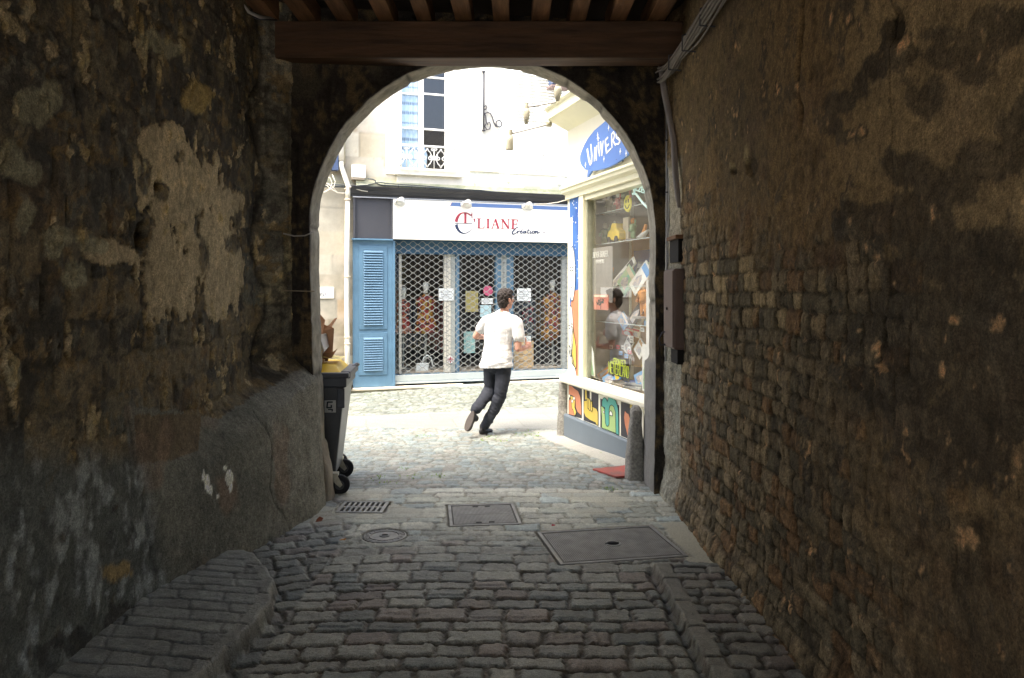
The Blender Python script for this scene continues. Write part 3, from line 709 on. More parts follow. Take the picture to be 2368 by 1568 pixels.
ALU = mat('aluminium', (0.42, 0.47, 0.47), 0.42, metal=0.35, var=0.06, scale=3)
GALV = mat('galvanised', (0.27, 0.28, 0.265), 0.5, metal=0.25, var=0.1, scale=20)
RED = mat('sign_red', (0.29, 0.035, 0.06), 0.5, var=0.02); NVY = mat('sign_navy', (0.022, 0.035, 0.08), 0.5, var=0.02); SBL = mat('sign_blue', (0.10, 0.175, 0.36), 0.5, var=0.02)
IRON = mat('wrought_iron', (0.055, 0.055, 0.065), 0.6, var=0.2)
CABLE = mat('dark_cable', (0.045, 0.055, 0.06), 0.6); LCABLE = mat('pale_cable', (0.62, 0.58, 0.48), 0.6)
bld = thing('shop_house', 'pale stone house across the street with a blue and black dress shop front', 'building', FA.loc, FA.rz)
def wall_face(name, u0, u1, z0, z1, step, fn, parent, y=0.0, m=None):
    us = np.arange(u0, u1 + step * 0.5, step); us[-1] = u1; zs = np.arange(z0, z1 + step * 0.5, step); zs[-1] = z1
    U = np.repeat(us, len(zs)); Z = np.tile(zs, len(us)); r, c = fn(U, Z)
    edge = (U <= us[0]) | (U >= us[-1]) | (Z <= zs[0]) | (Z >= zs[-1]); r = np.where(edge, 0, r)
    me = grid_mesh(name, np.stack([U, y - r, Z], 1), len(us), len(zs), c, flip=False)
    return link_mesh(name, me, m or vmat('facade_stone', 0.85, 0.06, 20, 0.25, 60), parent)
def ashlar(U, Z):
    n1 = fbm(U * 1.3 + 9, Z * 1.3, 4, 91) - 0.5; n2 = fbm(U * 5, Z * 5, 4, 92) - 0.5; n3 = fbm(U * 16, Z * 10, 3, 93) - 0.5
    d, a, b, e = courses(U + 0.01 * n2, Z + 0.008 * n2, -8, 10, -0.4, 10, 0.34, 0.45, 0.9, 94)
    tj = sst(0.0, 0.012, d)
    c = mixc(np.tile(np.array((0.62, 0.56, 0.44)), (len(U), 1)), (0.78, 0.755, 0.66), sst(0.2, 0.8, b))
    c = mixc(c, (0.60, 0.46, 0.32), sst(0.85, 0.95, e) * 0.7)
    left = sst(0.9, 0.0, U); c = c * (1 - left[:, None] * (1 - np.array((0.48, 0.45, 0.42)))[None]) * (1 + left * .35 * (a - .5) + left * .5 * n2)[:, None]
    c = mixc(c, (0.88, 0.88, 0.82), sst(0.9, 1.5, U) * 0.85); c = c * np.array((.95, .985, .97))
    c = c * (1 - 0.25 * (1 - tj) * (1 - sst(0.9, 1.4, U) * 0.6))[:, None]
    # damp stains under the first-floor window and along the ledge
    st = sst(0.06, 0.22, n2 + 0.4 * n3 + 0.15 * n1) * np.exp(-((Z - 3.95) / 0.28) ** 2) * sst(1.2, 0.9, U)
    c = mixc(c, (0.26, 0.23, 0.19), st * 0.9)
    c = mixc(c, (0.42, 0.36, 0.29), sst(0.04, 0.2, n1 + 0.6 * n2) * sst(4.7, 4.5, Z) * sst(0.95, 0.8, U) * 0.5)
    st = sst(0.0, 0.15, n2 + 0.3 * n3 + 0.1) * np.exp(-((Z - 3.50) / 0.09) ** 2)
    c = mixc(c, (0.33, 0.34, 0.24), st * 0.85)
    return 0.008 * tj + 0.006 * n1 + 0.004 * n2 * tj, c
UL, UR = 0.03, 5.3
wx0, wx1 = fu(923), fu(1044); wz0 = fz(985, 339); wz1 = wz0 + 2.05; wzb = wz0 - 0.43
wall_face('wall', -7.5, UL, -0.35, 3.46, 0.03, ashlar, bld)
wall_face('wall', -7.5, wx0, 3.46, 6.4, 0.03, ashlar, bld)
wall_face('wall', wx0, wx1, 3.46, wzb, 0.03, ashlar, bld)
wall_face('wall', wx1, 7.5, 3.46, 6.4, 0.035, ashlar, bld)
b = MB(); b.box(wx0, wx1, -0.0, 0.3, wz1, 6.4); b.box(UR, 7.5, 0, 0.3, -0.35, 3.46); b.box(-7.5, 7.5, 0.0, 0.4, 6.4, 9.5); b.box(-7.5, UL - 0.002, 0.012, 0.4, -0.35, 3.46)
b.box(-7.5, wx0 - 0.002, 0.012, 0.4, 3.46, 6.4).box(wx1 + 0.002, 7.5, 0.012, 0.4, 3.46, 6.4).box(wx0 - .002, wx1 + .002, 0.012, 0.4, 3.46, wzb - 0.002)
b.build('wall', STONE, bld)
# raised smooth panel between the windows, sill band, ledge
p0, p1 = fu(1084), fu(1150)
b = MB(); b.box(p0, p1, -0.05, 0.0, fz(1115, 398), 6.4); b.box(p1, 7.4, -0.02, 0.0, fz(1200, 404), fz(1200, 400)); b.build('pilaster', STONE, bld, bevel=0.006)
b = MB()
zl = fz(960, 418); b.box(0.05, 7.4, -0.09, 0.0, 3.415, 3.455); b.box(0.05, 7.4, -0.05, 0.0, 3.455, 3.52)
b.build('ledge', mat('mossy_stone', (0.55, 0.54, 0.42), 0.9, c2=(0.30, 0.33, 0.20), scale=7, bump=0.4), bld, bevel=0.01)
b = MB(); b.box(wx0 - 0.10, wx1 + 0.16, -0.12, 0.0, wzb - 0.10, wzb + 0.0); b.box(wx0 - 0.05, wx1 + 0.40, -0.05, 0.0, wzb - 0.24, wzb - 0.10); b.build('sill', STONE, bld, bevel=0.01)
# window surround
b = MB(); b.box(wx0 - 0.24, wx0, -0.03, 0.0, wz0 - 0.52, 6.3); b.box(wx1, wx1 + 0.24, -0.03, 0.0, wz0 - 0.52, 6.3); b.build('window_surround', STONE, bld, bevel=0.005)
# the open window
def glazed(u0, u1, z0, z1, w, rows, parent, hinge=None):
    b = MB(); f = 0.045
    b.box(u0, u0 + f, w, w + 0.05, z0, z1).box(u1 - f, u1, w, w + 0.05, z0, z1).box(u0 + f, u1 - f, w, w + 0.05, z0, z0 + 0.08).box(u0 + f, u1 - f, w, w + 0.05, z1 - f, z1)
    for k in range(1, rows): zz = z0 + (z1 - z0) * k / rows; b.box(u0 + f, u1 - f, w + 0.008, w + 0.042, zz - 0.015, zz + 0.015)
    return b
win = MB().box(wx0, wx0 + 0.04, 0.06, 0.2, wz0 - 0.5, wz1).box(wx1 - 0.07, wx1, 0.06, 0.2, wz0 - 0.5, wz1).box(wx0 + 0.04, wx1 - 0.07, 0.06, 0.2, wz0 - 0.52, wz0 - 0.44).build('window', WPAINT, bld, bevel=0.004)
um = 0.5 * (fu(967) + fu(985))
ph = (fz(950, 213) - fz(950, 293)); zb = fz(950, 336) - ph * 0.55
b = glazed(wx0 + 0.02, um, wz0 - 0.45, wz0 - 0.45 + ph * 4.6, 0.10, 1, win)
for py in (213, 293): z = fz(946, py); b.box(wx0 + 0.06, um - 0.045, 0.108, 0.142, z - 0.016, z + 0.016)
b.build('sash', WPAINT, win, bevel=0.003)
b = glazed(um + 0.004, wx1 - 0.05, wz0 - 0.45, wz0 - 0.45 + ph * 4.6, 0.10, 1, win)
for py in (176, 215, 297): z = fz(1006, py); b.box(um + 0.05, wx1 - 0.095, 0.108, 0.142, z - 0.016, z + 0.016)
b.build('sash', WPAINT, win, bevel=0.003)
pane(wx0 + 0.03, wx1 - 0.06, 0.125, wz0 - 0.42, wz1).build('pane', glassmat('window_glass', (0.92, 0.95, 1), 0.08), win)
# lace curtain: pleated sheet with rows of eyelet trim
nu_, nv_ = 60, 90; us = np.linspace(wx0 + 0.05, um - 0.02, nu_); zs = np.linspace(wz0 - 0.40, wz1, nv_)
U = np.repeat(us, nv_); Z = np.tile(zs, nu_); per = (fz(946, 255) - fz(946, 275)) * 1.05
ph_ = (Z / per) % 1; stripe = ((ph_ < 0.16) | ((ph_ > 0.24) & (ph_ < 0.32))).astype(float) * (0.55 + 0.45 * (np.sin(U * 190) > 0))
cc = mixc(np.tile(np.array((0.50, 0.64, 0.74)), (len(U), 1)), (0.14, 0.20, 0.27), stripe)
me = grid_mesh('curtain', np.stack([U, 0.16 + 0.012 * np.sin(U * 70), Z], 1), nu_, nv_, cc); link_mesh('curtain', me, vmat('lace', 0.9, 0.05, 20, 0), win)
MB().box(um, wx1, 0.55, 0.56, wz0 - 0.5, wz1).box(um, um + 0.02, .2, .55, wz0 - .5, wz1).box(wx1 - .02, wx1, .2, .55, wz0 - .5, wz1).build('dark_room', mat('dark_room', (0.02, 0.018, 0.018), 0.9), win)
b = MB(); b.prism([(um + 0.02, wz0 - 0.42), (um + 0.10, wz0 - 0.42), (um + 0.13, wz0 - 0.12), (um + 0.08, wz0 + 0.03), (um + 0.02, wz0 + 0.10)], 0.17, 0.19)
b.build('curtain', mat('curtain_blue', (0.45, 0.58, 0.68), 0.9), win)
# right hand window: closed white louvred shutters
sx0, sx1 = fu(1178), fu(1288); sz0 = fz(1230, 356)
sh = MB().box(sx0, sx1, -0.015, 0.0, sz0 - 0.40, 6.2).build('shutter', WPAINT, bld, bevel=0.004)
b = MB()
for k in range(34):
    z = sz0 + 0.62 + k * 0.055; M = Matrix.Translation((0, -0.02, z)) @ Matrix.Rotation(R(-35), 4, 'X'); b.box(sx0 + 0.05, sx1 - 0.05, -0.004, 0.004, -0.022, 0.022, M)
b.build('louvre', WPAINT, sh)
MB().box(sx0 - 0.06, sx0, -0.03, 0.0, sz0 - 0.55, 6.2).box(sx1, sx1 + 0.06, -0.03, 0.0, sz0 - 0.55, 6.2).build('window_surround', STONE, bld, bevel=0.004)
# cast iron window guards
def guard(u0, u1, z0, z1, label):
    g = fthing(FA, 'window_guard', label, 'railing', (u0 + u1) / 2, -0.15, z0, 'cast iron window guards')
    w = (u1 - u0) / 2; h = z1 - z0
    b = MB(); b.box(-w, w, -0.018, 0.018, h - 0.022, h + 0.008).box(-w, w, -0.01, 0.01, 0.0, 0.016)
    for x in (-w + 0.012, w - 0.012): b.box(x - 0.008, x + 0.008, -0.01, 0.01, 0.016, h - 0.022)
    b.box(-w, -w + 0.016, 0.012, 0.13, h - 0.02, h).box(w - 0.016, w, 0.012, 0.13, h - 0.02, h)
    b.build('rail', WPAINT, g)
    b = MB(); T = 0.009
    def tb(pp): b.tube([(p[0], 0, p[1]) for p in pp], T, 6)
    n = 4; cw = (2 * w - 0.05) / n
    for k in range(n):
        c = -w + 0.025 + cw * (k + 0.5); m = h / 2
        for sx in (-1, 1):
            for sz in (-1, 1):
                tb([(c + sx * q[0], m + sz * q[1]) for q in [(0.0, 0.0), (cw * .18, h * .10), (cw * .30, h * .24), (cw * .42, h * .30), (cw * .49, h * .40)]])
            tb(spiral((c + sx * cw * 0.30, m), cw * 0.17, cw * 0.05, math.pi / 2, 1.4 * sx, 20))
            tb(spiral((c + sx * cw * 0.12, h * 0.86), cw * 0.11, cw * 0.04, 0, 1.2 * sx, 16))
        tb(spiral((c, m), cw * 0.12, cw * 0.12, 0, 1, 16)); tb([(c, h * .08), (c, h * .92)])
    b.build('scrollwork', mat('guard_paint', (0.60, 0.60, 0.56), 0.5), g, smooth=True)
    return g
guard(fu(917), fu(1048), fz(985, 396), fz(985, 341), 'white cast iron window guard in front of the open curtained window')
guard(fu(1180), fu(1286), fz(1230, 402), fz(1230, 357), 'white cast iron window guard below the closed louvred shutters')
# iron sign bracket
g = fthing(FA, 'sign_bracket', 'black wrought iron hanging sign bracket with scrolls on the pale wall', 'bracket', fu(1115), -0.08, fz(1115, 305))
hb = fz(1115, 170) - fz(1115, 305); b = MB(); b.tube([(0, 0, 0), (0, 0, hb)], 0.016, 8); b.lathe([(0.0, -.01), (.035, 0), (.035, .02), (0, .03)], 10, (0, 0, 0)); b.lathe([(0.0, -.01), (.03, 0), (.03, .02), (0, .03)], 10, (0, 0, hb)); b.build('bar', IRON, g, smooth=True)
b = MB(); s = 1 / 62.0
def br(pp): b.tube([(0.016 + 0.0 + (p[0]) * s * .42, 0, hb * 0 + p[1] * s * .42) for p in pp], 0.011, 6)
br([(0, 10), (5, 22), (3, 40), (0, 48)] ); br([(0, 46), (8, 50), (16, 48), (22, 38), (26, 24), (32, 14), (40, 14)] + [(40 + 8 * math.cos(q), 22 + 9 * math.sin(q)) for q in np.linspace(-1.4, 4.2, 16)])
br([(0, 14), (6, 4), (14, 6), (17, 16), (14, 24), (9, 22), (9, 17)]); br([(0, 64), (4, 68), (7, 64), (4, 58), (0, 56)])
b.build('scroll', IRON, g, smooth=True)

# ---- shop front
zc1 = 3.405; zs1, zs0 = fz(906, 459), fz(906, 553.5)     # sign top and bottom
b = MB(); prof = [(-0.02, zs1 + 0.005), (-0.10, zs1 + 0.005), (-0.10, zs1 + 0.03), (-0.13, zs1 + 0.05), (-0.15, zs1 + 0.10), (-0.20, zs1 + 0.14), (-0.21, zc1), (-0.02, zc1)]
b.prism(prof, -0.045, UR, 'yz'); b.build('cornice', BLACK, bld, bevel=0.004)
MB().box(-0.01, UR, -0.112, -0.1, zs1 - 0.016, zs1 + 0.0).build('cornice_strip', mat('pale_strip', (0.45, 0.47, 0.5), 0.4), bld)
us = fu(906)
b = MB(); b.box(0.02, us, -0.06, 0.0, zs0 + 0.0, zs1 - 0.02); b.build('fascia', CHAR, bld, bevel=0.006)
MB().box(0.0, 0.035, -0.10, -0.06, zs0, zs1 - .02).build('fascia_edge', CHAR, bld, bevel=0.004)
MB().box(us - 0.03, us, -0.10, -0.06, zs0, zs1 - .02).build('fascia_edge', CHAR, bld, bevel=0.004)
MB().box(-0.02, us, -0.12, 0.0, zs0 - 0.03, zs0 - 0.003).build('fascia_rail', BLUE, bld, bevel=0.004)
# blue louvred side panel
zp0 = -0.01; zp1 = zs0 - 0.03
pan = MB().box(0.02, us, -0.05, 0.25, zp0, zp1).build('louvre_panel', BLUE, bld, bevel=0.005)
MB().box(us, us + 0.045, -0.06, 0.10, zp0, zp1).box(0.0, 0.02, -0.055, 0.1, zp0, zp1).build('edge_post', BLUE, pan, bevel=0.004)
def louvres(px0, px1, py0, py1, n):
    u0, u1 = fu(px0, -.06), fu(px1, -.06); z1, z0 = fz(865, py0), fz(865, py1); f = 0.075
    b = MB(); b.box(u0 - f, u1 + f, -0.066, -0.05, z1, z1 + f).box(u0 - f, u1 + f, -0.066, -0.05, z0 - f, z0).box(u0 - f, u0, -0.066, -0.05, z0, z1).box(u1, u1 + f, -0.066, -0.05, z0, z1)
    b.build('louvre_frame', BLUE, pan, bevel=0.004)
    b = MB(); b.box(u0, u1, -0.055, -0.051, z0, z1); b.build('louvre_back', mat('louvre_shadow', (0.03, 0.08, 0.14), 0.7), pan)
    b = MB()
    for k in range(n):
        z = z0 + (z1 - z0) * (k + 0.5) / n; M = Matrix.Translation((0, -0.075, z)) @ Matrix.Rotation(R(-38), 4, 'X')
        b.box(u0, u1, -0.0025, 0.0025, -(z1 - z0) / n * 0.62, (z1 - z0) / n * 0.50, M)
    b.build('louvres', BLUE, pan)
louvres(840, 884.6, 579, 751, 29); louvres(840, 884.6, 779, 856, 14)
# stone sill and base
g0 = us + 0.045; g1 = 4.9
b = MB(); b.box(-0.06, fu(1067), -0.14, 0.0, -0.05, -0.012); b.box(fu(1171), UR, -0.14, 0, -0.05, -0.012); b.build('sill', mat('sill_stone', (0.66, 0.58, 0.44), 0.8, bump=0.2), bld, bevel=0.006)
b = MB(); b.box(-0.04, fu(1067), -0.11, 0.0, -0.35, -0.05); b.box(fu(1171), UR, -0.11, 0, -0.35, -0.05); b.build('base', mat('base_stone', (0.40, 0.37, 0.28), 0.9, c2=(0.28, 0.29, 0.18), scale=4, bump=0.4), bld, bevel=0.008)
MB().box(fu(1067), fu(1171), -0.17, 0.0, -0.35, -0.035).build('doorstep', mat('white_step', (0.80, 0.78, 0.70), 0.7), bld, bevel=0.006)
# shop window frames behind the grille
W1, W2 = 0.17, 0.24
b = MB(); b.box(g0, UR, 0.10, 0.30, zs0 - 0.24, zs0 - 0.0); b.build('window_head', NAVY, bld)
b = MB(); b.box(g0, UR, W1, W2, -0.01, 0.17); 
for a_, b_ in ((1053, 1062), (1146, 1158.5), (1171, 1187)): b.box(fu(a_, W1), fu(b_, W1), W1, W2 + .03, 0.17, zs0 - 0.24)
b.build('window_frame', BLUE, bld, bevel=0.004)
GREYF = mat('grey_frame', (0.33, 0.36, 0.34), 0.6, var=0.06); CREAMF = mat('cream_frame', (0.60, 0.58, 0.50), 0.6, var=0.06)
for a_, b_ in ((1027, 1041.5), (922, 928)): MB().box(fu(a_, W1), fu(b_, W1), W1 - 0.01, W2, 0.17, zs0 - 0.24).build('window_frame', CREAMF, bld, bevel=0.003)
for a_, b_ in ((1042, 1052), (1158.8, 1170.5), (1299, 1321)): MB().box(fu(a_, W1), fu(b_, W1), W1 - 0.005, W2, 0.17, zs0 - 0.24).build('window_frame', GREYF, bld, bevel=0.003)
for a_ in (1164.6, 1310, 1034):
    b = MB(); x = fu(a_, W1); b.box(x - 0.022, x - 0.018, W1 - 0.014, W1 - 0.0115, 0.3, 2.4)
    for k in range(24): z = 0.3 + k * 0.088; b.box(x - 0.020, x + 0.018, W1 - 0.015, W1 - 0.0116, z, z + 0.010)
    b.build('slotted_rail', mat('slot_grey', (0.16, 0.16, 0.155), 0.7), bld)
pane(g0, UR, 0.215, 0.17, zs0 - 0.24).build('glass', glassmat('shop_glass', (0.92, 0.94, 0.94), 0.04), bld)
DARK = mat('dark_interior', (0.055, 0.045, 0.04), 0.9)
b = MB(); b.box(0.25, UR, 3.0, 3.05, -0.1, 3.4).box(0.25, UR, 0.3, 3.0, -0.15, -0.02).box(0.25, UR, 0.3, 3.0, 3.1, 3.4).box(0.2, 0.25, 0.3, 3.0, -0.1, 3.4).box(UR, UR + .05, 0.3, 3.0, -0.1, 3.4)
b.build('interior', DARK, bld)
MB().box(g0 + .02, UR - .02, 0.26, 0.95, 0.15, 0.19).build('display_floor', mat('display_floor', (0.45, 0.38, 0.30), 0.7), bld)
# roller grille of interlocked wavy wires
gz0, gz1 = 0.175, zs0 - 0.002; gr = MB(); cell = 0.168; rowh = 0.0555
gl0, gl1 = g0 + 0.0, g1
b = MB(); nrow = int((gz1 - gz0) / rowh); nseg = 8; th = 0.0050
npt = int((gl1 - gl0) / cell * nseg)
for r_ in range(nrow):
    zc = gz0 + (r_ + 0.5) * rowh; sg = 1 if r_ % 2 else -1; vs = []; fs = []
    for i in range(npt + 1):
        q = i / nseg; x = gl0 + q * cell
        f_ = math.cos(2 * math.pi * q); f_ = (abs(f_) ** 0.75) * (1 if f_ > 0 else -1)
        z = zc + sg * f_ * (rowh * 0.5 - 0.0005); y = 0.05 + (0.0012 if r_ % 2 else -0.0012)
        vs += [(x, y - th, z - th), (x, y - th, z + th), (x, y + th, z + th), (x, y + th, z - th)]
    for i in range(npt):
        for e in range(4): fs.append((4 * i + e, 4 * i + (e + 1) % 4, 4 * i + 4 + (e + 1) % 4, 4 * i + 4 + e))
    b.add(vs, fs)
gril = b.build('roller_grille', GALV, bld)
MB().box(gl0, gl1, 0.01, 0.07, 0.055, 0.170).build('bottom_bar', ALU, gril, bevel=0.006)
MB().box(gl0, gl1, -0.01, 0.01, 0.02, 0.052).build('bottom_bar', ALU, gril, bevel=0.004)

# ---- fascia sign with its lettering
sg = fthing(FA, 'shop_sign', "white fascia sign reading E'LIANE Création in red and navy under a blue stripe", 'shop sign', us, -0.10, zs0)
sw = UR - us - 0.02; shh = zs1 - 0.02 - zs0
MB().box(0, sw, 0.0, 0.09, 0.0, shh).build('board', WHITE, sg, bevel=0.004)
def su(px): return FA.u(px, -0.102) - us
def szz(px, py): return FA.z(px, py, -0.102) - zs0
za, zb_ = szz(1100, 470.5), szz(1100, 479)
MB().prism([(su(1041), zb_), (su(1045), za), (sw - 0.01, za), (sw - 0.01, zb_)], -0.004, 0.0).build('stripe', SBL, sg)
MB().prism([(su(1040), zb_), (su(1044), za), (su(1044.8), za), (su(1040.8), zb_)], -0.005, -0.001).build('stripe_tip', RED, sg)
def q8(x, y): # zoomed picture of the lettering -> sign coordinates
    X = (1700 + x / 3.947) * 0.57787; Y = (700 + y / 3.947) * 0.57796; return (su(X), szz(X, Y))
red = MB(); nav = MB()
def stro(b, pts, w): b.ribbon([q8(*p) for p in pts], [x / 3.947 * 0.578 / F * 13.9 for x in w] if isinstance(w, (list, tuple)) else w / 3.947 * 0.578 / F * 13.9, -0.006, 0.0)
# upper half of the big E, red, with the T inside
arc = [(610 + 135 * math.cos(R(a_)) * (1.0), 740 - 150 * math.sin(R(a_))) for a_ in range(180, 20, -8)]
arc = [(492, 735), (500, 700), (515, 665), (535, 635), (560, 612), (590, 600), (620, 598), (655, 602), (690, 618), (715, 635), (742, 640)]
stro(red, arc, [48, 46, 42, 36, 26, 18, 16, 18, 20, 20, 12]); stro(red, [(742, 588), (742, 690)], [8, 10]); stro(red, [(725, 640), (745, 615)], 16)
stro(red, [(636, 600), (636, 762)], 36); stro(red, [(600, 763), (672, 763)], 7)
stro(nav, [(468, 764), (745, 766)], 8)
stro(nav, [(494, 790), (504, 830), (525, 870), (560, 905), (610, 925), (660, 915), (700, 890), (742, 850)], [50, 46, 40, 30, 18, 12, 8, 4])
# 'LIANE
stro(red, [(778, 692), (782, 750)], [28, 6])
def serif(x, y, w): stro(red, [(x - w / 2, y), (x + w / 2, y)], 11)
stro(red, [(852, 690), (850, 840)], 30); serif(852, 692, 62); stro(red, [(825, 838), (935, 840)], 11); stro(red, [(938, 790), (930, 838)], [4, 16])
stro(red, [(995, 694), (995, 838)], 32); serif(995, 695, 56); serif(995, 838, 56)
stro(red, [(1108, 702), (1062, 840)], 12); stro(red, [(1112, 700), (1158, 842)], 32); serif(1062, 842, 36); serif(1150, 844, 52); stro(red, [(1080, 790), (1140, 792)], 10)
stro(red, [(1222, 702), (1222, 844)], 12); stro(red, [(1225, 705), (1318, 846)], 34); stro(red, [(1318, 702), (1318, 850)], 12); serif(1215, 702, 50); serif(1222, 845, 42); serif(1318, 703, 34)
stro(red, [(1390, 705), (1386, 850)], 32); serif(1390, 706, 56); stro(red, [(1370, 707), (1464, 710)], 13); stro(red, [(1463, 706), (1458, 746)], [18, 8]); stro(red, [(1390, 776), (1442, 778)], 13); stro(red, [(1442, 756), (1442, 800)], 10); stro(red, [(1360, 850), (1440, 851)], 12)
red.build('lettering', RED, sg); nav.build('emblem', NVY, sg)
cr = MB()
def sc(pts, w=9): stro(cr, pts, [x * 1.35 for x in w] if isinstance(w, list) else w * 1.35)
sc([(1298, 899), (1318, 899)], 9)
sc([(1470, 845), (1468, 825), (1450, 828), (1425, 850), (1400, 880), (1375, 905), (1378, 928), (1395, 938), (1425, 925), (1445, 908)], [8, 8, 10, 12, 14, 16, 16, 14, 10, 7])   # C
sc([(1445, 908), (1468, 885), (1462, 925)], 10); sc([(1464, 900), (1485, 882), (1498, 888)], 9)                    # r
sc([(1505, 905), (1535, 890), (1525, 880), (1505, 895), (1505, 920), (1525, 925), (1545, 908)], 9); sc([(1525, 868), (1545, 855)], 7)  # é
sc([(1590, 885), (1565, 888), (1552, 910), (1562, 924), (1585, 905), (1595, 886), (1588, 920), (1605, 915)], 10)         # a
sc([(1640, 855), (1618, 905), (1625, 925), (1645, 915)], 10); sc([(1612, 878), (1652, 876)], 7)                     # t
sc([(1668, 885), (1658, 918), (1670, 925), (1685, 912)], 10); sc([(1676, 866), (1680, 862)], 9)                     # i
sc([(1715, 885), (1695, 895), (1692, 918), (1710, 926), (1732, 908), (1728, 888), (1715, 885)], 10)                # o
sc([(1748, 886), (1738, 926)], 11); sc([(1744, 905), (1765, 888), (1778, 890), (1768, 918), (1780, 924), (1800, 908), (1812, 905)], 11)  # n
sc([(1855, 910), (1875, 906), (1888, 914), (1905, 910)], 6)
cr.build('script_lettering', NVY, sg)
CHR = mat('silver_lamp', (0.66, 0.66, 0.62), 0.35, metal=0.5, var=0.1, scale=12)
for (px, py, lab) in ((922, 468, 'round silver fascia spotlight at the far left end of the shop sign'), (1076, 473, 'silver fascia spotlight above the big E of the shop sign'), (1217, 478, 'silver fascia spotlight above the end of the word Création')):
    l = fthing(FA, 'spotlight', lab, 'spotlight', FA.u(px - 5, -.13), -0.10, FA.z(px, py, -.1), 'silver spotlights over the shop sign')
    MB().lathe([(0.0, 0), (0.05, 0), (0.05, -0.03), (0.03, -0.05), (0, -0.05)], 16, (0, 0, 0), 'y').build('mount', CHR, l, smooth=True)
    MB().tube([(0, -0.04, 0), (0.03, -0.10, 0.02)], 0.012, 8).build('arm', CHR, l)
    M = Matrix.Translation((0.055, -0.13, 0.005)) @ Matrix.Rotation(R(28), 4, 'Y') @ Matrix.Rotation(R(-25), 4, 'X')
    MB().lathe([(0.0, 0.075), (0.035, 0.07), (0.062, 0.03), (0.085, -0.04), (0.082, -0.05), (0.05, -0.035), (0, -0.03)], 20, (0, 0, 0), 'z', M).build('head', CHR, l, smooth=True)

# ---- pipes, boxes and cables on the front
p = FA.loc
dp = fthing(FA, 'drainpipe', 'white cast iron drainpipe between the stone wall and the black cornice', 'drainpipe', 0, 0, 0)
PIPE = mat('pipe_white', (0.66, 0.62, 0.52), 0.6, var=0.10, scale=8)
def dq(px, py, w=-0.09): u, z = FA.hit(px, py, w); return (u, w, z)
b = MB(); b.tube([dq(786, 150), dq(787.5, 340), dq(788, 372)], 0.052, 12); b.tube([dq(788.5, 366), dq(789, 385), dq(805, 430, -.11), dq(804.5, 445, -.10), dq(803.5, 458)], 0.042, 12)
b.build('pipe', PIPE, dp, smooth=True)
b = MB(); b.tube([dq(803.5, 458), dq(802, 600), dq(801.5, 700), dq(803, 800), dq(803, 884)], [0.040, 0.040, 0.040, 0.044, 0.044], 12); b.build('pipe', PIPE, dp, smooth=True)
for py in (437, 462, 640, 780, 795): MB().lathe([(0.052, -0.012), (0.056, 0), (0.052, 0.012)], 14, dq(803, py)).build('collar', mat('pipe_collar', (0.55, 0.46, 0.34), 0.7), dp)
b = MB(); u, w, z = dq(805, 893, -0.14); b.tube([dq(803, 884), (u - 0.0, -0.10, z + 0.01), (u + 0.02, -0.20, z - 0.01)], [0.044, 0.05, 0.055], 14, caps=False); b.build('outlet', mat('outlet_iron', (0.16, 0.13, 0.09), 0.8), dp, smooth=True)
b = MB(); b.tube([(u, -0.205, z - 0.01), (u, -0.15, z - 0.005)], 0.045, 12); b.build('outlet_mouth', mat('slot_dark', (0.1, 0.1, 0.1)), dp)
g = fthing(FA, 'corner_pipe', 'thin ochre stone-coloured pipe running up left of the junction box', 'pipe', 0, 0, 0)
b = MB(); b.tube([dq(795, 200, -.04), dq(795.5, 378, -.04)], 0.022, 8); b.build('pipe', mat('ochre_pipe', (0.52, 0.47, 0.34), 0.7), g, smooth=True)
jb = fthing(FA, 'junction_box', 'square white electrical junction box above the left end of the black cornice', 'junction box', fu(827), -0.01, fz(827, 412))
jw = (fu(843) - fu(812)) / 2; MB().box(-jw, jw, -0.09, 0.0, 0, 0.205).build('box', mat('jb_white', (0.84, 0.80, 0.70), 0.6), jb, bevel=0.008)
MB().box(-jw * 1.03, jw * 1.03, -0.10, -0.088, -0.004, 0.209).build('lid', mat('jb_white', (0.84, 0.80, 0.70), 0.6), jb, bevel=0.004)
MB().box(-jw, jw * .9, -0.085, 0.0, -0.035, -0.006).build('gland_plate', mat('pipe_collar', (0.55, 0.46, 0.34)), jb)
cb = thing('wall_cables', 'two dark cables clipped along the stone ledge above the black cornice', 'cable', FA.loc, FA.rz)
b = MB()
c1 = [dq(x, y, -.10) for x, y in ((735, 425), (790, 428), (822, 430), (850, 428), (868, 424), (873, 421), (900, 425), (980, 430), (1050, 436), (1120, 442), (1200, 447), (1262, 452), (1340, 461))]
c2 = [dq(x, y, -.105) for x, y in ((850, 413), (862, 415), (868, 418), (868, 423), (880, 428), (940, 431), (1050, 437.5), (1110, 440), (1200, 451), (1262, 457), (1340, 466))]
b.tube(c1, 0.010, 6); b.tube(c2, 0.012, 6)
b.tube([dq(735, 431, -.06), dq(800, 432, -.06), dq(870, 431, -.06)], 0.018, 6)
for k in range(14): x = 890 + k * 31; b.tube([dq(x, 424 + k * 2.3, -.1), dq(x, 431 + k * 2.45, -.115)], 0.006, 5)
b.build('cable', CABLE, cb, smooth=True)
lc = thing('loose_cable', 'loose loops of pale cable hanging from the corner by the drainpipe', 'cable', FA.loc, FA.rz)
b = MB()
for pts in ([(736, 404), (741, 398), (750, 405), (763, 412), (768, 424), (762, 437), (748, 445), (735, 444)], [(736, 398), (740, 410), (750, 422), (766, 430), (780, 445)], [(735, 412), (748, 424), (765, 437), (780, 446), (800, 447)],
            [(768, 404), (775, 420), (772, 432), (750, 446)], [(806, 431), (820, 436), (836, 441), (850, 443)]):
    b.tube([dq(x, y, -0.16) for x, y in pts], 0.008, 6)
b.build('cable', LCABLE, lc, smooth=True)
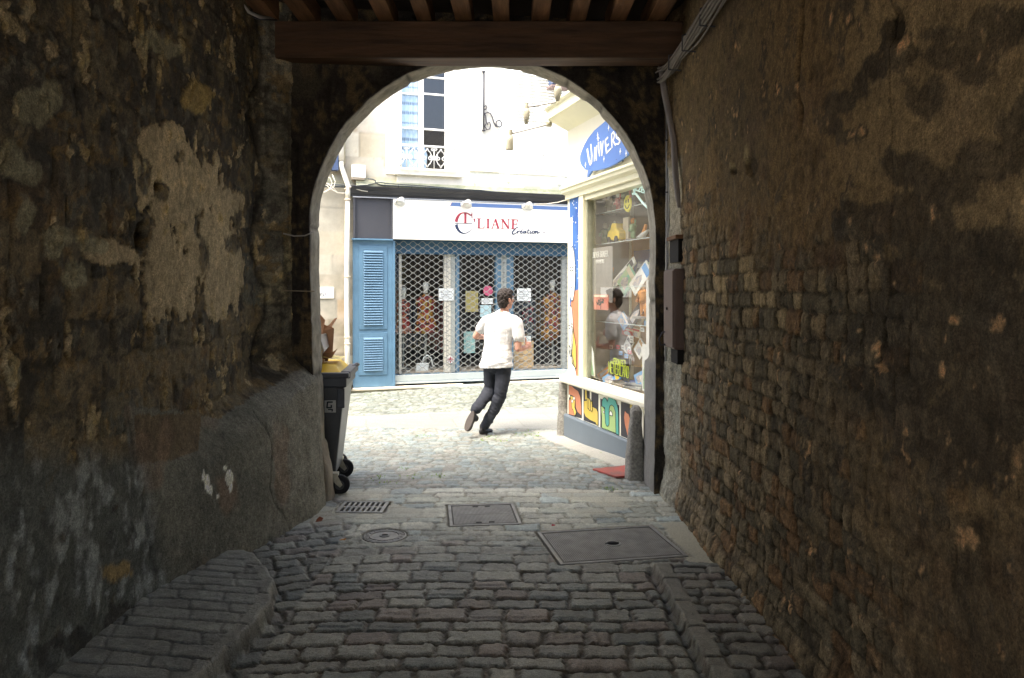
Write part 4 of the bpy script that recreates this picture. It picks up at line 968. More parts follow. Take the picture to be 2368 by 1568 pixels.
bb = fthing(FA, 'meter_box', 'small navy blue box half hidden high on the wall by the arch', 'meter box', fu(768), -0.01, fz(768, 396))
MB().box(-0.09, 0.09, -0.12, 0.0, 0, 0.30).build('box', mat('navy_box', (0.06, 0.09, 0.17), 0.5), bb, bevel=0.008)
MB().box(-0.05, -0.02, -0.13, -0.12, 0.05, 0.25).build('latch', CHR, bb)
# name plate: one step
ns = fthing(FA, 'name_plate', 'cream wall plate lettered one step on the stone left of the dress shop', 'name plate', FA.u(772, -.02), -0.015, FA.z(772, 690, -.02))
pw = 0.62; phh = FA.z(772, 664, -.02) - FA.z(772, 690, -.02)
MB().box(-pw, 0, -0.012, 0.015, 0, phh).build('plate', WHITE, ns, bevel=0.003)
text('lettering', 'one step', 0.105, (-pw + 0.085, -0.0125, 0.042), NVY, ns, shear=0.35, extr=0.001, sx=1.08)
MB().lathe([(0.0, -0.003), (0.03, -0.003), (0.03, 0), (0, 0)], 12, (-0.33, -0.013, phh - 0.05), 'y').build('emblem', NVY, ns)
# hooks and dark bracket at the far right, first floor
db = fthing(FA, 'wall_lantern', 'dark rectangular lantern high up on the pale wall behind the lamp arms', 'lantern', fu(1276), -0.25, fz(1276, 208))
MB().box(-0.13, 0.17, -0.10, 0.12, 0.02, 0.34).build('body', mat('navy_box', (0.06, 0.09, 0.17)), db, bevel=0.01)
MB().box(-0.16, 0.42, -0.12, 0.14, -0.04, 0.0).build('shelf', mat('brown_shelf', (0.22, 0.16, 0.15), 0.7), db, bevel=0.004)
MB().tube([(-0.1, 0.1, 0.0), (-0.06, 0.0, 0.06), (0.0, 0.24, 0.05)], 0.008, 6).build('bracket', IRON, db)

# ---- things in the dress shop window
def figure_cloth(px, py0, py1, w, label, cols, wid):
    u = FA.u(px, w); z0 = FA.z(px, py1, w); z1 = FA.z(px, py0, w); h = z1 - z0
    t = fthing(FA, 'mannequin', label, 'mannequin', u, w, z0, 'mannequins in the dress shop window')
    m = printmat('print_%d' % px, cols)
    pr = [(0.0, -0.02), (wid * 0.95, 0.0), (wid * 0.86, h * 0.2), (wid * 0.62, h * 0.42), (wid * 0.66, h * 0.58), (wid * 0.78, h * 0.75), (wid * 0.80, h * 0.83), (wid * 0.45, h * 0.92), (0.045, h * 0.96), (0.04, h), (0, h)]
    MB().lathe(pr, 20, (0, 0, 0), 'z', Matrix.Diagonal((1, 0.6, 1, 1))).build('dress', m, t, smooth=True)
    MB().lathe([(0.0, h), (0.045, h), (0.035, h + 0.05), (0.04, h + 0.07), (0.06, h + 0.13), (0.045, h + 0.19), (0, h + 0.21)], 14).build('neck_cap', WPAINT, t, smooth=True)
    MB().tube([(0, 0, 0.0), (0, 0, 0.19 - z0)], 0.02, 8).tube([(0, 0, 0.25 - z0), (0.14, 0, 0.19 - z0)], 0.014, 6).tube([(0, 0, 0.25 - z0), (-0.14, 0, 0.19 - z0)], 0.014, 6).build('stand', GALV, t)
figure_cloth(984, 678, 770, 0.50, 'mannequin in a red and orange floral dress at the left of the grille', ((0.22, 0.015, 0.015), (0.32, 0.12, 0.015), (0.04, 0.01, 0.01), (0.30, 0.18, 0.03), (0.16, 0.02, 0.025)), 0.24)
figure_cloth(932, 690, 770, 0.62, 'mannequin in a dusky pink dress half hidden beside the blue louvred panel', ((0.30, 0.02, 0.02), (0.40, 0.22, 0.18), (0.05, 0.02, 0.03), (0.42, 0.12, 0.05)), 0.17)
figure_cloth(1277, 672, 785, 0.50, 'mannequin in an orange and brown dress at the right end of the grille', ((0.30, 0.12, 0.02), (0.10, 0.05, 0.02), (0.38, 0.20, 0.03), (0.20, 0.02, 0.03), (0.04, 0.03, 0.03)), 0.26)
figure_cloth(1220, 690, 780, 0.80, 'mannequin in a dark patterned jacket behind the hanging notice', ((0.05, 0.07, 0.09), (0.20, 0.19, 0.14), (0.03, 0.03, 0.04), (0.30, 0.03, 0.06), (0.08, 0.10, 0.13)), 0.18)
def board(px0, px1, py0, py1, w, name, label, cat, m, extra=None, rnd=False, group=None):
    u0, z1 = FA.hit(px0, py0, w); u1, z0 = FA.hit(px1, py1, w)
    t = fthing(FA, name, label, cat, (u0 + u1) / 2, w, z0, group); a = (u1 - u0) / 2
    if rnd: MB().lathe([(0, -0.006), (a, -0.006), (a, 0), (0, 0)], 24, (0, 0, (z1 - z0) / 2), 'y').build('sheet', m, t)
    else: MB().box(-a, a, -0.006, 0.0, 0, z1 - z0).build('sheet', m, t)
    if extra: extra(t, a, z1 - z0)
    return t
NOTE = mat('notice_paper', (0.70, 0.74, 0.74), 0.6); 
def lines(t, a, h):
    b = MB()
    for k in range(5): b.box(-a * .7, a * (.2 + .12 * ((k * 7) % 5)), -0.008, -0.006, h * (0.2 + 0.14 * k), h * (0.24 + 0.14 * k))
    b.build('print', mat('print_grey', (0.25, 0.27, 0.3), 0.7), t)
board(1014, 1048.5, 667, 695, 0.15, 'notice', 'white paper notice stuck across the cream window post', 'notice', NOTE, lines, group='paper notices in the dress shop window')
board(1195, 1227, 667, 696, 0.15, 'notice', 'white paper notice hanging right of the running man\'s head', 'notice', NOTE, lines, group='paper notices in the dress shop window')
board(1076, 1105, 673, 721, 0.35, 'poster', 'yellow and cream poster in the middle window of the dress shop', 'poster', mat('poster_yellow', (0.50, 0.43, 0.10), 0.7, c2=(0.45, 0.36, 0.20), scale=5))
board(1117, 1139, 662, 683, 0.16, 'window_sticker', 'round pink sticker on the middle window pane', 'sticker', mat('sticker_pink', (0.45, 0.08, 0.16), 0.6), None, True)
board(1113, 1139, 690, 703, 0.17, 'notice', 'narrow white opening hours card under the pink sticker', 'notice', NOTE, lines, group='paper notices in the dress shop window')
board(1110, 1135, 706, 733, 0.17, 'notice', 'pale blue card behind the man\'s left shoulder', 'notice', mat('card_blue', (0.38, 0.55, 0.60), 0.6), group='paper notices in the dress shop window')
board(1072, 1098, 767, 816, 0.35, 'poster', 'teal picture poster low in the middle window', 'poster', mat('poster_teal', (0.16, 0.42, 0.42), 0.7, c2=(0.50, 0.62, 0.58), scale=9))
def jack(t, a, h):
    b = MB(); b.box(-a * .9, a * .9, -0.010, -0.007, h * .42, h * .58); b.box(-a * .16, a * .16, -0.011, -0.0075, h * .08, h * .92)
    b.ribbon([(-a * .65, h * .2), (a * .65, h * .8)], a * .16, -0.0105, -0.007); b.ribbon([(-a * .65, h * .8), (a * .65, h * .2)], a * .16, -0.0095, -0.007)
    b.build('cross', RED, t)
board(1033, 1049, 824, 840, 0.14, 'window_sticker', 'round white sticker with a red cross flag low on the window post', 'sticker', NOTE, jack, True)
board(1212, 1227, 777, 790, 0.28, 'price_card', 'small pale price card standing on the wooden drawers', 'card', NOTE)
u0, z1 = FA.hit(1172, 790, 0.30); u1, z0 = FA.hit(1234, 838, 0.30)
t = fthing(FA, 'drawer_chest', 'low pale wooden chest of drawers behind the grille by the man\'s hand', 'chest', (u0 + u1) / 2, 0.30, 0.19)
a = (u1 - u0) / 2; hh = z1 - 0.19; WD = mat('pale_wood', (0.55, 0.36, 0.17), 0.6, var=0.2, scale=7)
MB().box(-a, a, 0.012, 0.4, 0, hh).build('case', WD, t, bevel=0.004)
for k in range(4): MB().box(-a + .01, a - .01, 0, 0.012, hh * k / 4 + .008, hh * (k + 1) / 4 - .008).build('drawer', mat('pale_wood_front', (0.62, 0.42, 0.22), 0.6, var=0.15, scale=7), t)
u, z = FA.hit(978, 832, 0.35)
t = fthing(FA, 'handbag', 'white handbag with a looped handle on the display floor', 'handbag', u, 0.42, 0.19)
MB().prism([(-0.13, 0), (0.10, 0), (0.12, 0.14), (-0.10, 0.14)], -0.04, 0.04).build('bag', NOTE, t, bevel=0.01)
MB().tube([(0.0, 0, 0.13), (0.03, 0, 0.24), (0.10, 0, 0.28), (0.17, 0, 0.22), (0.19, 0, 0.10), (0.27, 0, 0.03)], 0.014, 8).build('handle', NOTE, t, smooth=True)
# rails of dark clothes deeper in the shop
for i, (px, w, c) in enumerate(((950, 1.5, (0.05, 0.06, 0.09)), (1000, 1.6, (0.16, 0.05, 0.05)), (1080, 1.5, (0.06, 0.05, 0.05)), (1120, 1.7, (0.12, 0.08, 0.06)), (1200, 1.5, (0.08, 0.09, 0.12)), (1250, 1.6, (0.17, 0.09, 0.04)))):
    u = FA.u(px, w); t = fthing(FA, 'clothes_rail', ['rail of navy clothes deep in the shop behind the left mannequins', 'rail of dark red clothes deep in the shop left of the cream post', 'rail of black clothes deep in the shop behind the yellow poster', 'rail of brown clothes deep in the shop behind the pink sticker', 'rail of slate clothes deep in the shop behind the drawers', 'rail of tan clothes deep in the shop behind the orange dress'][i], 'clothes rail', u, w, -0.02, 'clothes rails inside the dress shop')
    b = MB(); b.tube([(-0.3, 0, 1.5), (0.3, 0, 1.5)], 0.012, 6); b.tube([(-0.3, 0, 0), (-0.3, 0, 1.5)], 0.012, 6); b.tube([(0.3, 0, 0), (0.3, 0, 1.5)], 0.012, 6); b.build('rail', GALV, t)
    b = MB(); rr = random.Random(i)
    for k in range(9): x = -0.26 + k * 0.064; b.box(x, x + 0.045, -0.18 + rr.uniform(-.02, .02), 0.18, 0.45 + rr.uniform(0, .3), 1.46)
    b.build('clothes', mat('clothes_%s' % 'abcdef'[i], c, 0.9, var=0.5, scale=6), t, bevel=0.01)
# ================================================================== COMIC SHOP ON THE CORNER
su_, sz_ = FS.u, FS.z
CREAM = mat('cream_paint', (0.80, 0.77, 0.56), 0.5, var=0.04, scale=4, bump=0.1, bscale=12)
CREAM2 = mat('cream_wall', (0.84, 0.80, 0.64), 0.7, var=0.04, scale=3, bump=0.15, bscale=25)
PLIN = mat('plinth_grey', (0.125, 0.155, 0.18), 0.5, var=0.06, scale=3)
PDARK = mat('panel_dark', (0.045, 0.043, 0.048), 0.6, var=0.1); POR = mat('mural_orange', (0.56, 0.19, 0.09), 0.6, c2=(0.58, 0.24, 0.13), scale=4); PYE = mat('mural_yellow', (0.60, 0.47, 0.12), 0.6, c2=(0.60, 0.42, 0.05), scale=4)
PTE = mat('mural_teal', (0.07, 0.35, 0.27), 0.6, c2=(0.12, 0.39, 0.33), scale=3); PGR = mat('mural_green', (0.33, 0.49, 0.17), 0.6, c2=(0.40, 0.52, 0.22), scale=3); PLINE = mat('mural_line', (0.02, 0.035, 0.04), 0.6)
PWH = mat('mural_white', (0.82, 0.80, 0.72), 0.6, var=0.03); PSKY = mat('mural_sky', (0.025, 0.085, 0.30), 0.6, c2=(0.07, 0.19, 0.45), scale=5); SIGNB = mat('sign_sky_blue', (0.075, 0.165, 0.44), 0.45, c2=(0.10, 0.20, 0.48), scale=1.5)
shop = thing('comic_shop', 'cream corner comic shop with a big display window and painted panels below', 'shop', FS.loc, FS.rz)
UE = 2.84
def band(prof, u1=UE, back=2.6):
    """profile (outward, z) swept along the window wall, round the corner and along the street side"""
    path = [((u1, 0), (0, -1)), ((0, 0), (0, -1))] + [((0, 0), (-math.sin(R(a)), -math.cos(R(a)))) for a in range(9, 90, 9)] + [((0, 0), (-1, 0)), ((0, back), (-1, 0))]
    vs = []; fs = []; n = len(prof)
    for (p, nn) in path:
        for (d, z) in prof: vs.append((p[0] + nn[0] * d, p[1] + nn[1] * d, z))
    for i in range(len(path) - 1):
        for k in range(n - 1): fs.append((i * n + k, i * n + k + 1, (i + 1) * n + k + 1, (i + 1) * n + k))
    b = MB(); b.add(vs, fs); return b
def closed(prof): return [(-0.02, prof[0][1])] + prof + [(-0.02, prof[-1][1])]
band(closed([(0.0, 3.54), (0.05, 3.57), (0.13, 3.62), (0.20, 3.67), (0.235, 3.675), (0.235, 3.77), (0.26, 3.78), (0.275, 3.80), (0.27, 3.83), (0.23, 3.845)])).build('cornice', CREAM, shop)
MB().box(-0.2, UE, -0.2, 2.5, 3.82, 3.86).build('roof', mat('lead_roof', (0.30, 0.30, 0.29), 0.7), shop)
band(closed([(0.0, 2.72), (0.03, 2.72), (0.03, 2.775), (0.055, 2.785), (0.075, 2.80), (0.075, 2.825), (0.095, 2.84), (0.095, 2.865), (0.0, 2.885)])).build('moulding', CREAM, shop)
band([(0.0, 2.70), (0.0, 3.56)]).build('wall', CREAM2, shop)
band(closed([(0.0, 0.545), (0.07, 0.555), (0.095, 0.575), (0.10, 0.61), (0.085, 0.64), (0.0, 0.665)])).build('sill', CREAM2, shop)
band([(0.0, -0.3), (0.0, 0.56)]).build('wall', CREAM2, shop)
band(closed([(0.045, -0.3), (0.045, 0.165), (0.03, 0.18), (0.0, 0.182)])).build('plinth', PLIN, shop)
uf0, uf1 = su_(1341), su_(1351)
MB().box(0.0, 0.075, 0.0, 0.12, 0.66, 2.72).box(uf0, uf1, -0.02, 0.12, 0.66, 2.72).box(uf1, UE, 0.0, 0.12, 2.66, 2.72).build('window_frame', CREAM, shop, bevel=0.006)
MB().box(uf1, uf1 + .035, 0.02, 0.10, 0.66, 2.66).build('glazing_bead', mat('bead_green', (0.30, 0.30, 0.22), 0.6), shop)
pane(uf1 + .01, UE, 0.06, 0.655, 2.67).build('window_glass', glassmat('display_glass', (0.98, 0.99, 0.98), 0.15), shop)
def zm(kind, x, y, w=0.0):
    if kind == 5: X, Y = 2200 + x / 2.613, 700 + y / 2.613
    elif kind == 6: X, Y = 2200 + x / 1.96, 1200 + y / 1.96
    elif kind == 'p': X, Y = 2260 + x / 4.126, 1480 + y / 4.126
    elif kind == 'n': X, Y = 2300 + x / 4.48, 1250 + y / 4.48
    elif kind == 's': X, Y = 2300 + x / 4.9, 480 + y / 4.9
    elif kind == 2: X, Y = 1900 + x / 2.24, 200 + y / 2.24
    return FS.hit(X * 0.57787, Y * 0.57796, w)
def poly(kind, pts, h0, h1, m, parent, name='paint', outline=0.0):
    q = [zm(kind, *p) for p in pts]; o = MB().prism(q, h0, h1).build(name, m, parent)
    if outline: MB().ribbon(q, outline, h0 - 0.0015, h0 + 0.001, closed=True).build('outline', PLINE, parent)
    return o
# painted corner panel: night sky over a comic style figure, kept generic
mp = MB().box(0.075, uf0, -0.003, 0.03, 0.66, 2.72).build('painted_panel', PSKY, shop)
MB().prism([(0.075, 0.66), (uf0, 0.66), (uf0, 1.66), (0.22, 1.64), (0.12, 1.5), (0.075, 1.1)], -0.006, -0.003).build('mural', POR, mp)
def oval(cx, cz, rx, rz, n=20, sk=0.0): return [(cx + rx * math.cos(2 * math.pi * k / n) + sk * math.sin(2 * math.pi * k / n) * rx, cz + rz * math.sin(2 * math.pi * k / n)) for k in range(n)]
for (pl, m) in ((oval(0.17, 1.84, 0.10, 0.32), PWH), (oval(0.13, 1.17, 0.075, 0.30), PWH), ([(0.16, 0.80), (0.30, 0.74), (0.30, 1.0), (0.20, 1.22), (0.15, 1.1)], PYE), ([(0.075, 0.66), (0.32, 0.66), (0.12, 0.98), (0.075, 1.0)], PWH)):
    MB().prism(pl, -0.010, -0.006).build('mural', m, mp); MB().ribbon(pl, 0.010, -0.012, -0.0095, closed=True).build('outline', PLINE, mp)
b = MB()
for (x, z) in ((0.125, 1.90), (0.20, 1.90), (0.10, 1.22), (0.16, 1.24)): b.ribbon([(x - 0.022, z + .01), (x, z + .018), (x + 0.02, z + .008)], 0.010, -0.013, -0.0105); b.ribbon([(x - 0.012, z - .02), (x + 0.012, z - .02)], 0.018, -0.013, -0.0105)
b.ribbon([(0.165, 1.88), (0.15, 1.76), (0.18, 1.75)], 0.008, -0.013, -0.0105).ribbon([(0.14, 1.68), (0.20, 1.69)], 0.010, -0.013, -0.0105); b.build('face_lines', PLINE, mp)
b = MB(); rr = random.Random(4)
for k in range(40): x = rr.uniform(.09, uf0 - .02); z = rr.uniform(1.7, 2.7); s = rr.uniform(.004, .009); b.box(x - s, x + s, -0.006, -0.003, z - s, z + s)
b.box(0.078, 0.17, -0.006, -0.003, 2.02, 2.50)
b.build('stars', PWH, mp)
# panels under the window
pn = MB().prism([zm('p', 75, 235), zm('p', 1300, 600), zm('p', 1300, 1290), zm('p', 75, 800)], -0.004, 0.0).build('painted_boards', CREAM2, shop)
for q in ([(75, 248), (285, 296), (285, 800), (75, 745)], [(315, 308), (415, 330), (415, 512), (445, 560), (445, 352), (558, 392), (558, 920), (315, 830)], [(592, 472), (900, 585), (900, 1080), (592, 945)], [(932, 522), (1215, 602), (1215, 1200), (932, 1085)]):
    poly('p', q, -0.007, -0.004, PDARK, pn, 'board')
poly('p', [(75, 250), (130, 265), (170, 305), (235, 350), (268, 450), (285, 600), (285, 755), (225, 700), (190, 620), (185, 500), (145, 430), (75, 405)], -0.010, -0.007, POR, pn, 'mural', 0.006)
poly('p', [(75, 500), (112, 470), (125, 560), (140, 640), (185, 690), (175, 760), (75, 730)], -0.010, -0.007, POR, pn, 'mural', 0.006)
poly('p', [(102, 425), (145, 436), (184, 505), (176, 620), (205, 700), (176, 765), (150, 655), (130, 640), (118, 520)], -0.012, -0.009, PYE, pn, 'mural', 0.006)
for c_ in ((168, 470), (90, 430), (138, 515)): poly('p', [(c_[0] + 15 * math.cos(k * .63), c_[1] + 30 * math.sin(k * .63)) for k in range(10)], -0.014, -0.012, PWH, pn, 'mural', 0.004)
poly('p', [(328, 510), (385, 498), (470, 605), (530, 635), (560, 690), (560, 915), (540, 912), (515, 868), (430, 830), (350, 770), (326, 700)], -0.010, -0.007, PYE, pn, 'mural', 0.007)
poly('p', [(345, 492), (345, 275), (358, 262), (374, 320), (384, 492)], -0.011, -0.008, PYE, pn, 'mural', 0.006)
for k, c_ in enumerate(((398, 460, 645), (424, 475, 672), (455, 510, 688))): poly('p', [(c_[0] - 14, c_[1] + 10), (c_[0] - 4, c_[1]), (c_[0] + 12, c_[1] + 12), (c_[0] + 15, c_[2] - 20), (c_[0] + 3, c_[2]), (c_[0] - 12, c_[2] - 20)], -0.0125 - .001 * k, -0.010, PYE, pn, 'mural', 0.006)
poly('p', [(607, 597), (640, 604), (700, 700), (760, 585), (790, 578), (830, 620), (855, 720), (858, 1045), (700, 985), (622, 958), (622, 760)], -0.010, -0.007, PGR, pn, 'mural', 0.006)
poly('p', [(630, 600), (628, 520), (648, 465), (670, 455), (700, 480), (715, 522), (735, 450), (765, 425), (810, 438), (860, 520), (888, 600), (900, 700), (905, 1078), (858, 1050), (852, 700), (824, 605), (790, 578), (760, 590), (745, 640), (745, 895), (725, 933), (700, 920), (682, 860), (676, 622)], -0.012, -0.009, PTE, pn, 'mural', 0.007)
poly('p', [(750, 742), (757, 690), (775, 670), (800, 710), (802, 760)], -0.013, -0.011, PWH, pn, 'mural', 0.006); poly('p', [(645, 680), (672, 678), (668, 715), (650, 705)], -0.013, -0.011, PWH, pn, 'mural', 0.004)
poly('p', [(1003, 680), (1030, 715), (1062, 728), (1132, 1010), (1112, 1152), (1060, 1130), (1005, 900), (990, 780)], -0.010, -0.007, POR, pn, 'mural')
poly('p', [(1090, 550), (1125, 565), (1115, 640), (1085, 625)], -0.010, -0.007, PYE, pn, 'mural')
# interior
BK = mat('shop_back', (0.30, 0.255, 0.19), 0.8, c2=(0.20, 0.16, 0.12), scale=2.5)
MB().box(0.06, UE, 1.15, 1.2, 0.4, 2.9).box(0.03, 0.06, 0.12, 1.2, 0.4, 2.9).box(UE - .03, UE, 0.12, 1.2, 0.4, 2.9).box(0.03, UE, 0.12, 1.2, 2.72, 2.76).box(0.03, UE, 0.10, 1.2, 0.56, 0.62).build('display_box', BK, shop)
SH = glassmat('shelf_glass', (0.88, 0.94, 0.92), 0.06)
def bz(kind, x, y, w): return zm(kind, x, y, w)
shelf_z = []
for i, (x, y) in enumerate(((620, 420), (560, 742), (600, 1165), (700, 1530))):
    u, z = zm(5, x, y, 0.4); shelf_z.append(z)
    MB().add([(0.35, .22, z), (UE - .04, .22, z), (UE - .04, .6, z), (.35, .6, z)], [(0, 1, 2, 3)]).build('shelf', SH, shop); MB().box(0.35, UE - 0.04, 0.215, 0.222, z - 0.008, z).build('shelf_edge', mat('shelf_edge', (0.55, 0.62, 0.60), 0.3), shop)
MB().box(1.60, 1.64, 0.60, 0.64, 0.62, 2.72).box(0.42, 0.46, 0.60, 0.64, 0.62, 2.72).build('shelf_post', CREAM, shop)
# the speech bubble sign
def spts(l): return [zm('s', x, y, -0.06) for x, y in l]
out = spts([(118, 770), (125, 700), (150, 620), (200, 500), (280, 360), (400, 210), (520, 110), (650, 0)])
top = [(out[-1][0] + 0.35 * k, out[-1][1] + 0.045 * math.sin(k * 1.5) + 0.02 * k) for k in (1, 2, 3)]
low = spts([(1080, 670), (980, 750), (840, 850), (700, 920), (560, 970), (440, 995), (345, 1003), (292, 1090), (250, 1165), (280, 985), (220, 975), (160, 910), (130, 850)])
e0 = low[0]; right = [(e0[0] + 0.75, e0[1] + 0.62), (e0[0] + 0.6, e0[1] + 0.32), (e0[0] + 0.3, e0[1] + 0.12)]
sgn = thing('bubble_sign', 'blue speech bubble wall sign with white comic lettering above the shop window', 'sign', FS.loc, FS.rz)
pl = out + top + right + low
MB().prism(pl, -0.075, -0.05).build('board', SIGNB, sgn, bevel=0.002)
b = MB()
for (x, y) in ((335, 960), (855, 790)): u, z = zm('s', x, y, -0.05); b.tube([(u, -0.075, z + .01), (u, 0.0, z - 0.005)], 0.010, 6)
b.build('fixing', IRON, sgn)
b = MB()
def cs_(pts, w): q = [zm('s', x, y, -0.08) for x, y in pts]; b.ribbon(q, [v * 0.00062 for v in w] if isinstance(w, (list, tuple)) else w * 0.00062, -0.079, -0.075)
cs_([(235, 575), (255, 700), (275, 810), (295, 870), (320, 830), (325, 700), (305, 480)], [46, 48, 50, 46, 46, 44, 34])
cs_([(372, 815), (378, 690), (385, 540), (400, 640), (412, 795), (418, 650), (425, 500)], [20, 34, 34, 34, 34, 34, 26])
cs_([(455, 440), (460, 580), (478, 710)], [36, 38, 20]); cs_([(447, 330), (450, 410)], [26, 22]); cs_([(428, 365), (470, 360)], 18)
cs_([(495, 430), (510, 560), (522, 700), (535, 560), (550, 410)], [34, 38, 34, 34, 28])
cs_([(640, 345), (590, 400), (600, 530), (615, 660)], [28, 36, 40, 36]); cs_([(600, 530), (655, 480)], 30); cs_([(612, 650), (700, 560)], [34, 22])
cs_([(715, 270), (715, 400), (722, 545)], [36, 38, 26]); cs_([(715, 280), (750, 240), (770, 300), (755, 380), (725, 400)], 30); cs_([(735, 400), (790, 500)], [34, 22])
cs_([(850, 260), (800, 275), (805, 340), (860, 380), (875, 430), (845, 470), (790, 480)], [24, 32, 36, 38, 36, 32, 20])
b.build('lettering', PWH, sgn)
b = MB()
for (x, y) in ((655, 158), (880, 620), (995, 660), (562, 768), (200, 885), (440, 300)):
    u, z = zm('s', x, y, -0.08)
    b.prism([(u + 0.035 * (0.4 if k % 2 else 1) * math.cos(k * math.pi / 4) * .5, z + 0.035 * (0.4 if k % 2 else 1) * math.sin(k * math.pi / 4)) for k in range(8)], -0.079, -0.075)
b.build('stars', PWH, sgn)
# neon style bubble hanging behind the glass
ns = thing('neon_sign', 'pale neon speech bubble sign reading 22ème année inside the comic shop window', 'neon sign', FS.loc, FS.rz)
q = [zm(5, x, y, 0.10) for x, y in ((1026, 350), (975, 300), (930, 240), (900, 200), (866, 198), (885, 180), (872, 140), (885, 110), (930, 108), (990, 140), (1060, 200), (1120, 270), (1130, 320))]
MB().tube([(p[0], 0.10, p[1]) for p in q], 0.011, 8).build('tube', mat('neon_pale', (0.6, 0.8, 0.76), 0.4, emis=(0.65, 0.95, 0.88, 0.10)), ns, smooth=True)
u, z = zm(5, 885, 160, 0.10)
text('lettering', '22ème année', 0.125, (u, 0.10, z), mat('neon_pale', (0.6, 0.8, 0.76)), ns, extr=0.004, tilt=R(-16), sx=1.1)
u, z = zm(5, 990, 300, .1); MB().tube([(q[3][0], 0.10, q[3][1]), (q[3][0], 0.10, 2.7)], 0.003, 4).build('cord', IRON, ns)

# ---- goods on display, each one a thing
def col_mat(n, c, c2=None, sc_=9): return mat('goods_' + n, c, 0.5, c2=c2, scale=sc_)
CW = {'white': col_mat('white', (0.75, 0.75, 0.70)), 'yellow': col_mat('yellow', (0.78, 0.56, 0.04)), 'orange': col_mat('orange', (0.72, 0.28, 0.05)), 'red': col_mat('red', (0.55, 0.06, 0.06)), 'green': col_mat('green', (0.20, 0.40, 0.22), (0.40, 0.52, 0.30)),
      'teal': col_mat('teal', (0.12, 0.45, 0.38), (0.45, 0.50, 0.25)), 'blue': col_mat('blue', (0.08, 0.25, 0.60), (0.22, 0.45, 0.70)), 'navy': col_mat('navy', (0.03, 0.07, 0.22)), 'purple': col_mat('purple', (0.22, 0.10, 0.35), (0.35, 0.2, 0.35)), 'brown': col_mat('brown', (0.42, 0.22, 0.06)),
      'grey': col_mat('grey', (0.28, 0.29, 0.29)), 'black': col_mat('black', (0.03, 0.03, 0.035)), 'cream': col_mat('cream', (0.62, 0.55, 0.40)), 'mixed': col_mat('mixed', (0.65, 0.55, 0.45), (0.15, 0.22, 0.35), 22)}
def sthing(name, label, cat, u, w, z, group=None, rot=0.0): return fthing(FS, name, label, cat, u, w, z, group, rot)
def book(x0, y0, x1, y1, kind, w, lean, m, label, m2='white', wd=0.16, name='book', group='books in the comic shop window'):
    """comic album leaning back on its shelf, from its foot (x0,y0) to its head (x1,y1) in a zoomed view"""
    u0, z0 = zm(kind, x0, y0, w); u1, z1 = zm(kind, x1, y1, w); L = math.hypot(u1 - u0, z1 - z0); an = math.atan2(u1 - u0, z1 - z0)
    t = sthing(name, label, 'comic book', u0, w, z0, group)
    wd *= 1.45; M = Matrix.Rotation(an, 4, 'Y') @ Matrix.Rotation(R(-lean), 4, 'X')
    MB().box(0, wd, 0.0, 0.014, 0, L, M).build('cover', CW[m], t)
    MB().box(0.012, wd - 0.012, -0.002, 0.0, L * .72, L * .93, M).build('title_block', CW[m2], t)
    MB().prism([(wd * .25, L * .12), (wd * .8, L * .15), (wd * .7, L * .5), (wd * .45, L * .62), (wd * .2, L * .4)], -0.0025, 0.0, 'xz', M).build('picture', CW['mixed'], t)
def figurine(kind, x, y, w, h, m, m2, label, pose=0):
    u, z = zm(kind, x, y, w); t = sthing('figurine', label, 'figurine', u, w, z, 'small figures on the comic shop shelves', rot=0.5 * pose)
    MB().lathe([(0, 0), (.32 * h, 0), (.32 * h, .05 * h), (0, .05 * h)], 14).build('base', CW['grey'], t)
    b = MB(); b.tube([(-.10 * h, 0, .05 * h), (-.08 * h, 0, .40 * h)], [.07 * h, .09 * h], 8); b.tube([(.10 * h, .02 * h, .05 * h), (.07 * h, 0, .40 * h)], [.07 * h, .09 * h], 8)
    b.lathe([(0, .36 * h), (.15 * h, .38 * h), (.13 * h, .5 * h), (.18 * h, .66 * h), (.07 * h, .72 * h), (0, .72 * h)], 12); b.tube([(-.16 * h, 0, .66 * h), (-.26 * h, -.05 * h, .50 * h), (-.2 * h, -.12 * h, .42 * h)], [.05 * h, .045 * h, .04 * h], 8)
    b.tube([(.16 * h, 0, .66 * h), (.28 * h, -.03 * h, .74 * h), (.32 * h, -.05 * h, .88 * h)], [.05 * h, .045 * h, .04 * h], 8); b.build('figure', CW[m], t, smooth=True)
    MB().lathe([(0, .70 * h), (.08 * h, .74 * h), (.115 * h, .84 * h), (.09 * h, .95 * h), (0, h)], 12).build('head', CW[m2], t, smooth=True)
figurine(5, 620, 415, 0.32, 0.24, 'cream', 'white', 'cream figurine on the top glass shelf, furthest from the yellow disc')
figurine(5, 715, 395, 0.32, 0.23, 'red', 'white', 'red and white figurine on the top glass shelf')
figurine(5, 765, 385, 0.36, 0.20, 'cream', 'green', 'small cream figurine with a green head beside the yellow disc', 1)
figurine(5, 880, 345, 0.34, 0.20, 'grey', 'cream', 'grey figurine right of the yellow disc', 1)
figurine(5, 575, 735, 0.32, 0.26, 'green', 'cream', 'green standing figurine left of the yellow toy car', 1)
figurine(5, 870, 680, 0.34, 0.24, 'green', 'orange', 'green figurine with an orange head on the second shelf')
figurine(5, 990, 1500, 0.36, 0.42, 'orange', 'white', 'tall orange and white figurine beside the orange board')
u, z = zm(5, 818, 300, 0.2)
t = sthing('yellow_disc', 'yellow round smiling face disc hanging in the comic shop window', 'disc', u, 0.2, z)
MB().lathe([(0, -0.012), (.085, -0.010), (.09, 0), (0, 0)], 28, (0, 0, 0), 'y').build('disc', col_mat('disc', (0.85, 0.78, 0.06)), t, smooth=False)
b = MB()
for x in (-.028, .028): b.prism(oval(x, .025, .008, .02, 10), -0.015, -0.011)
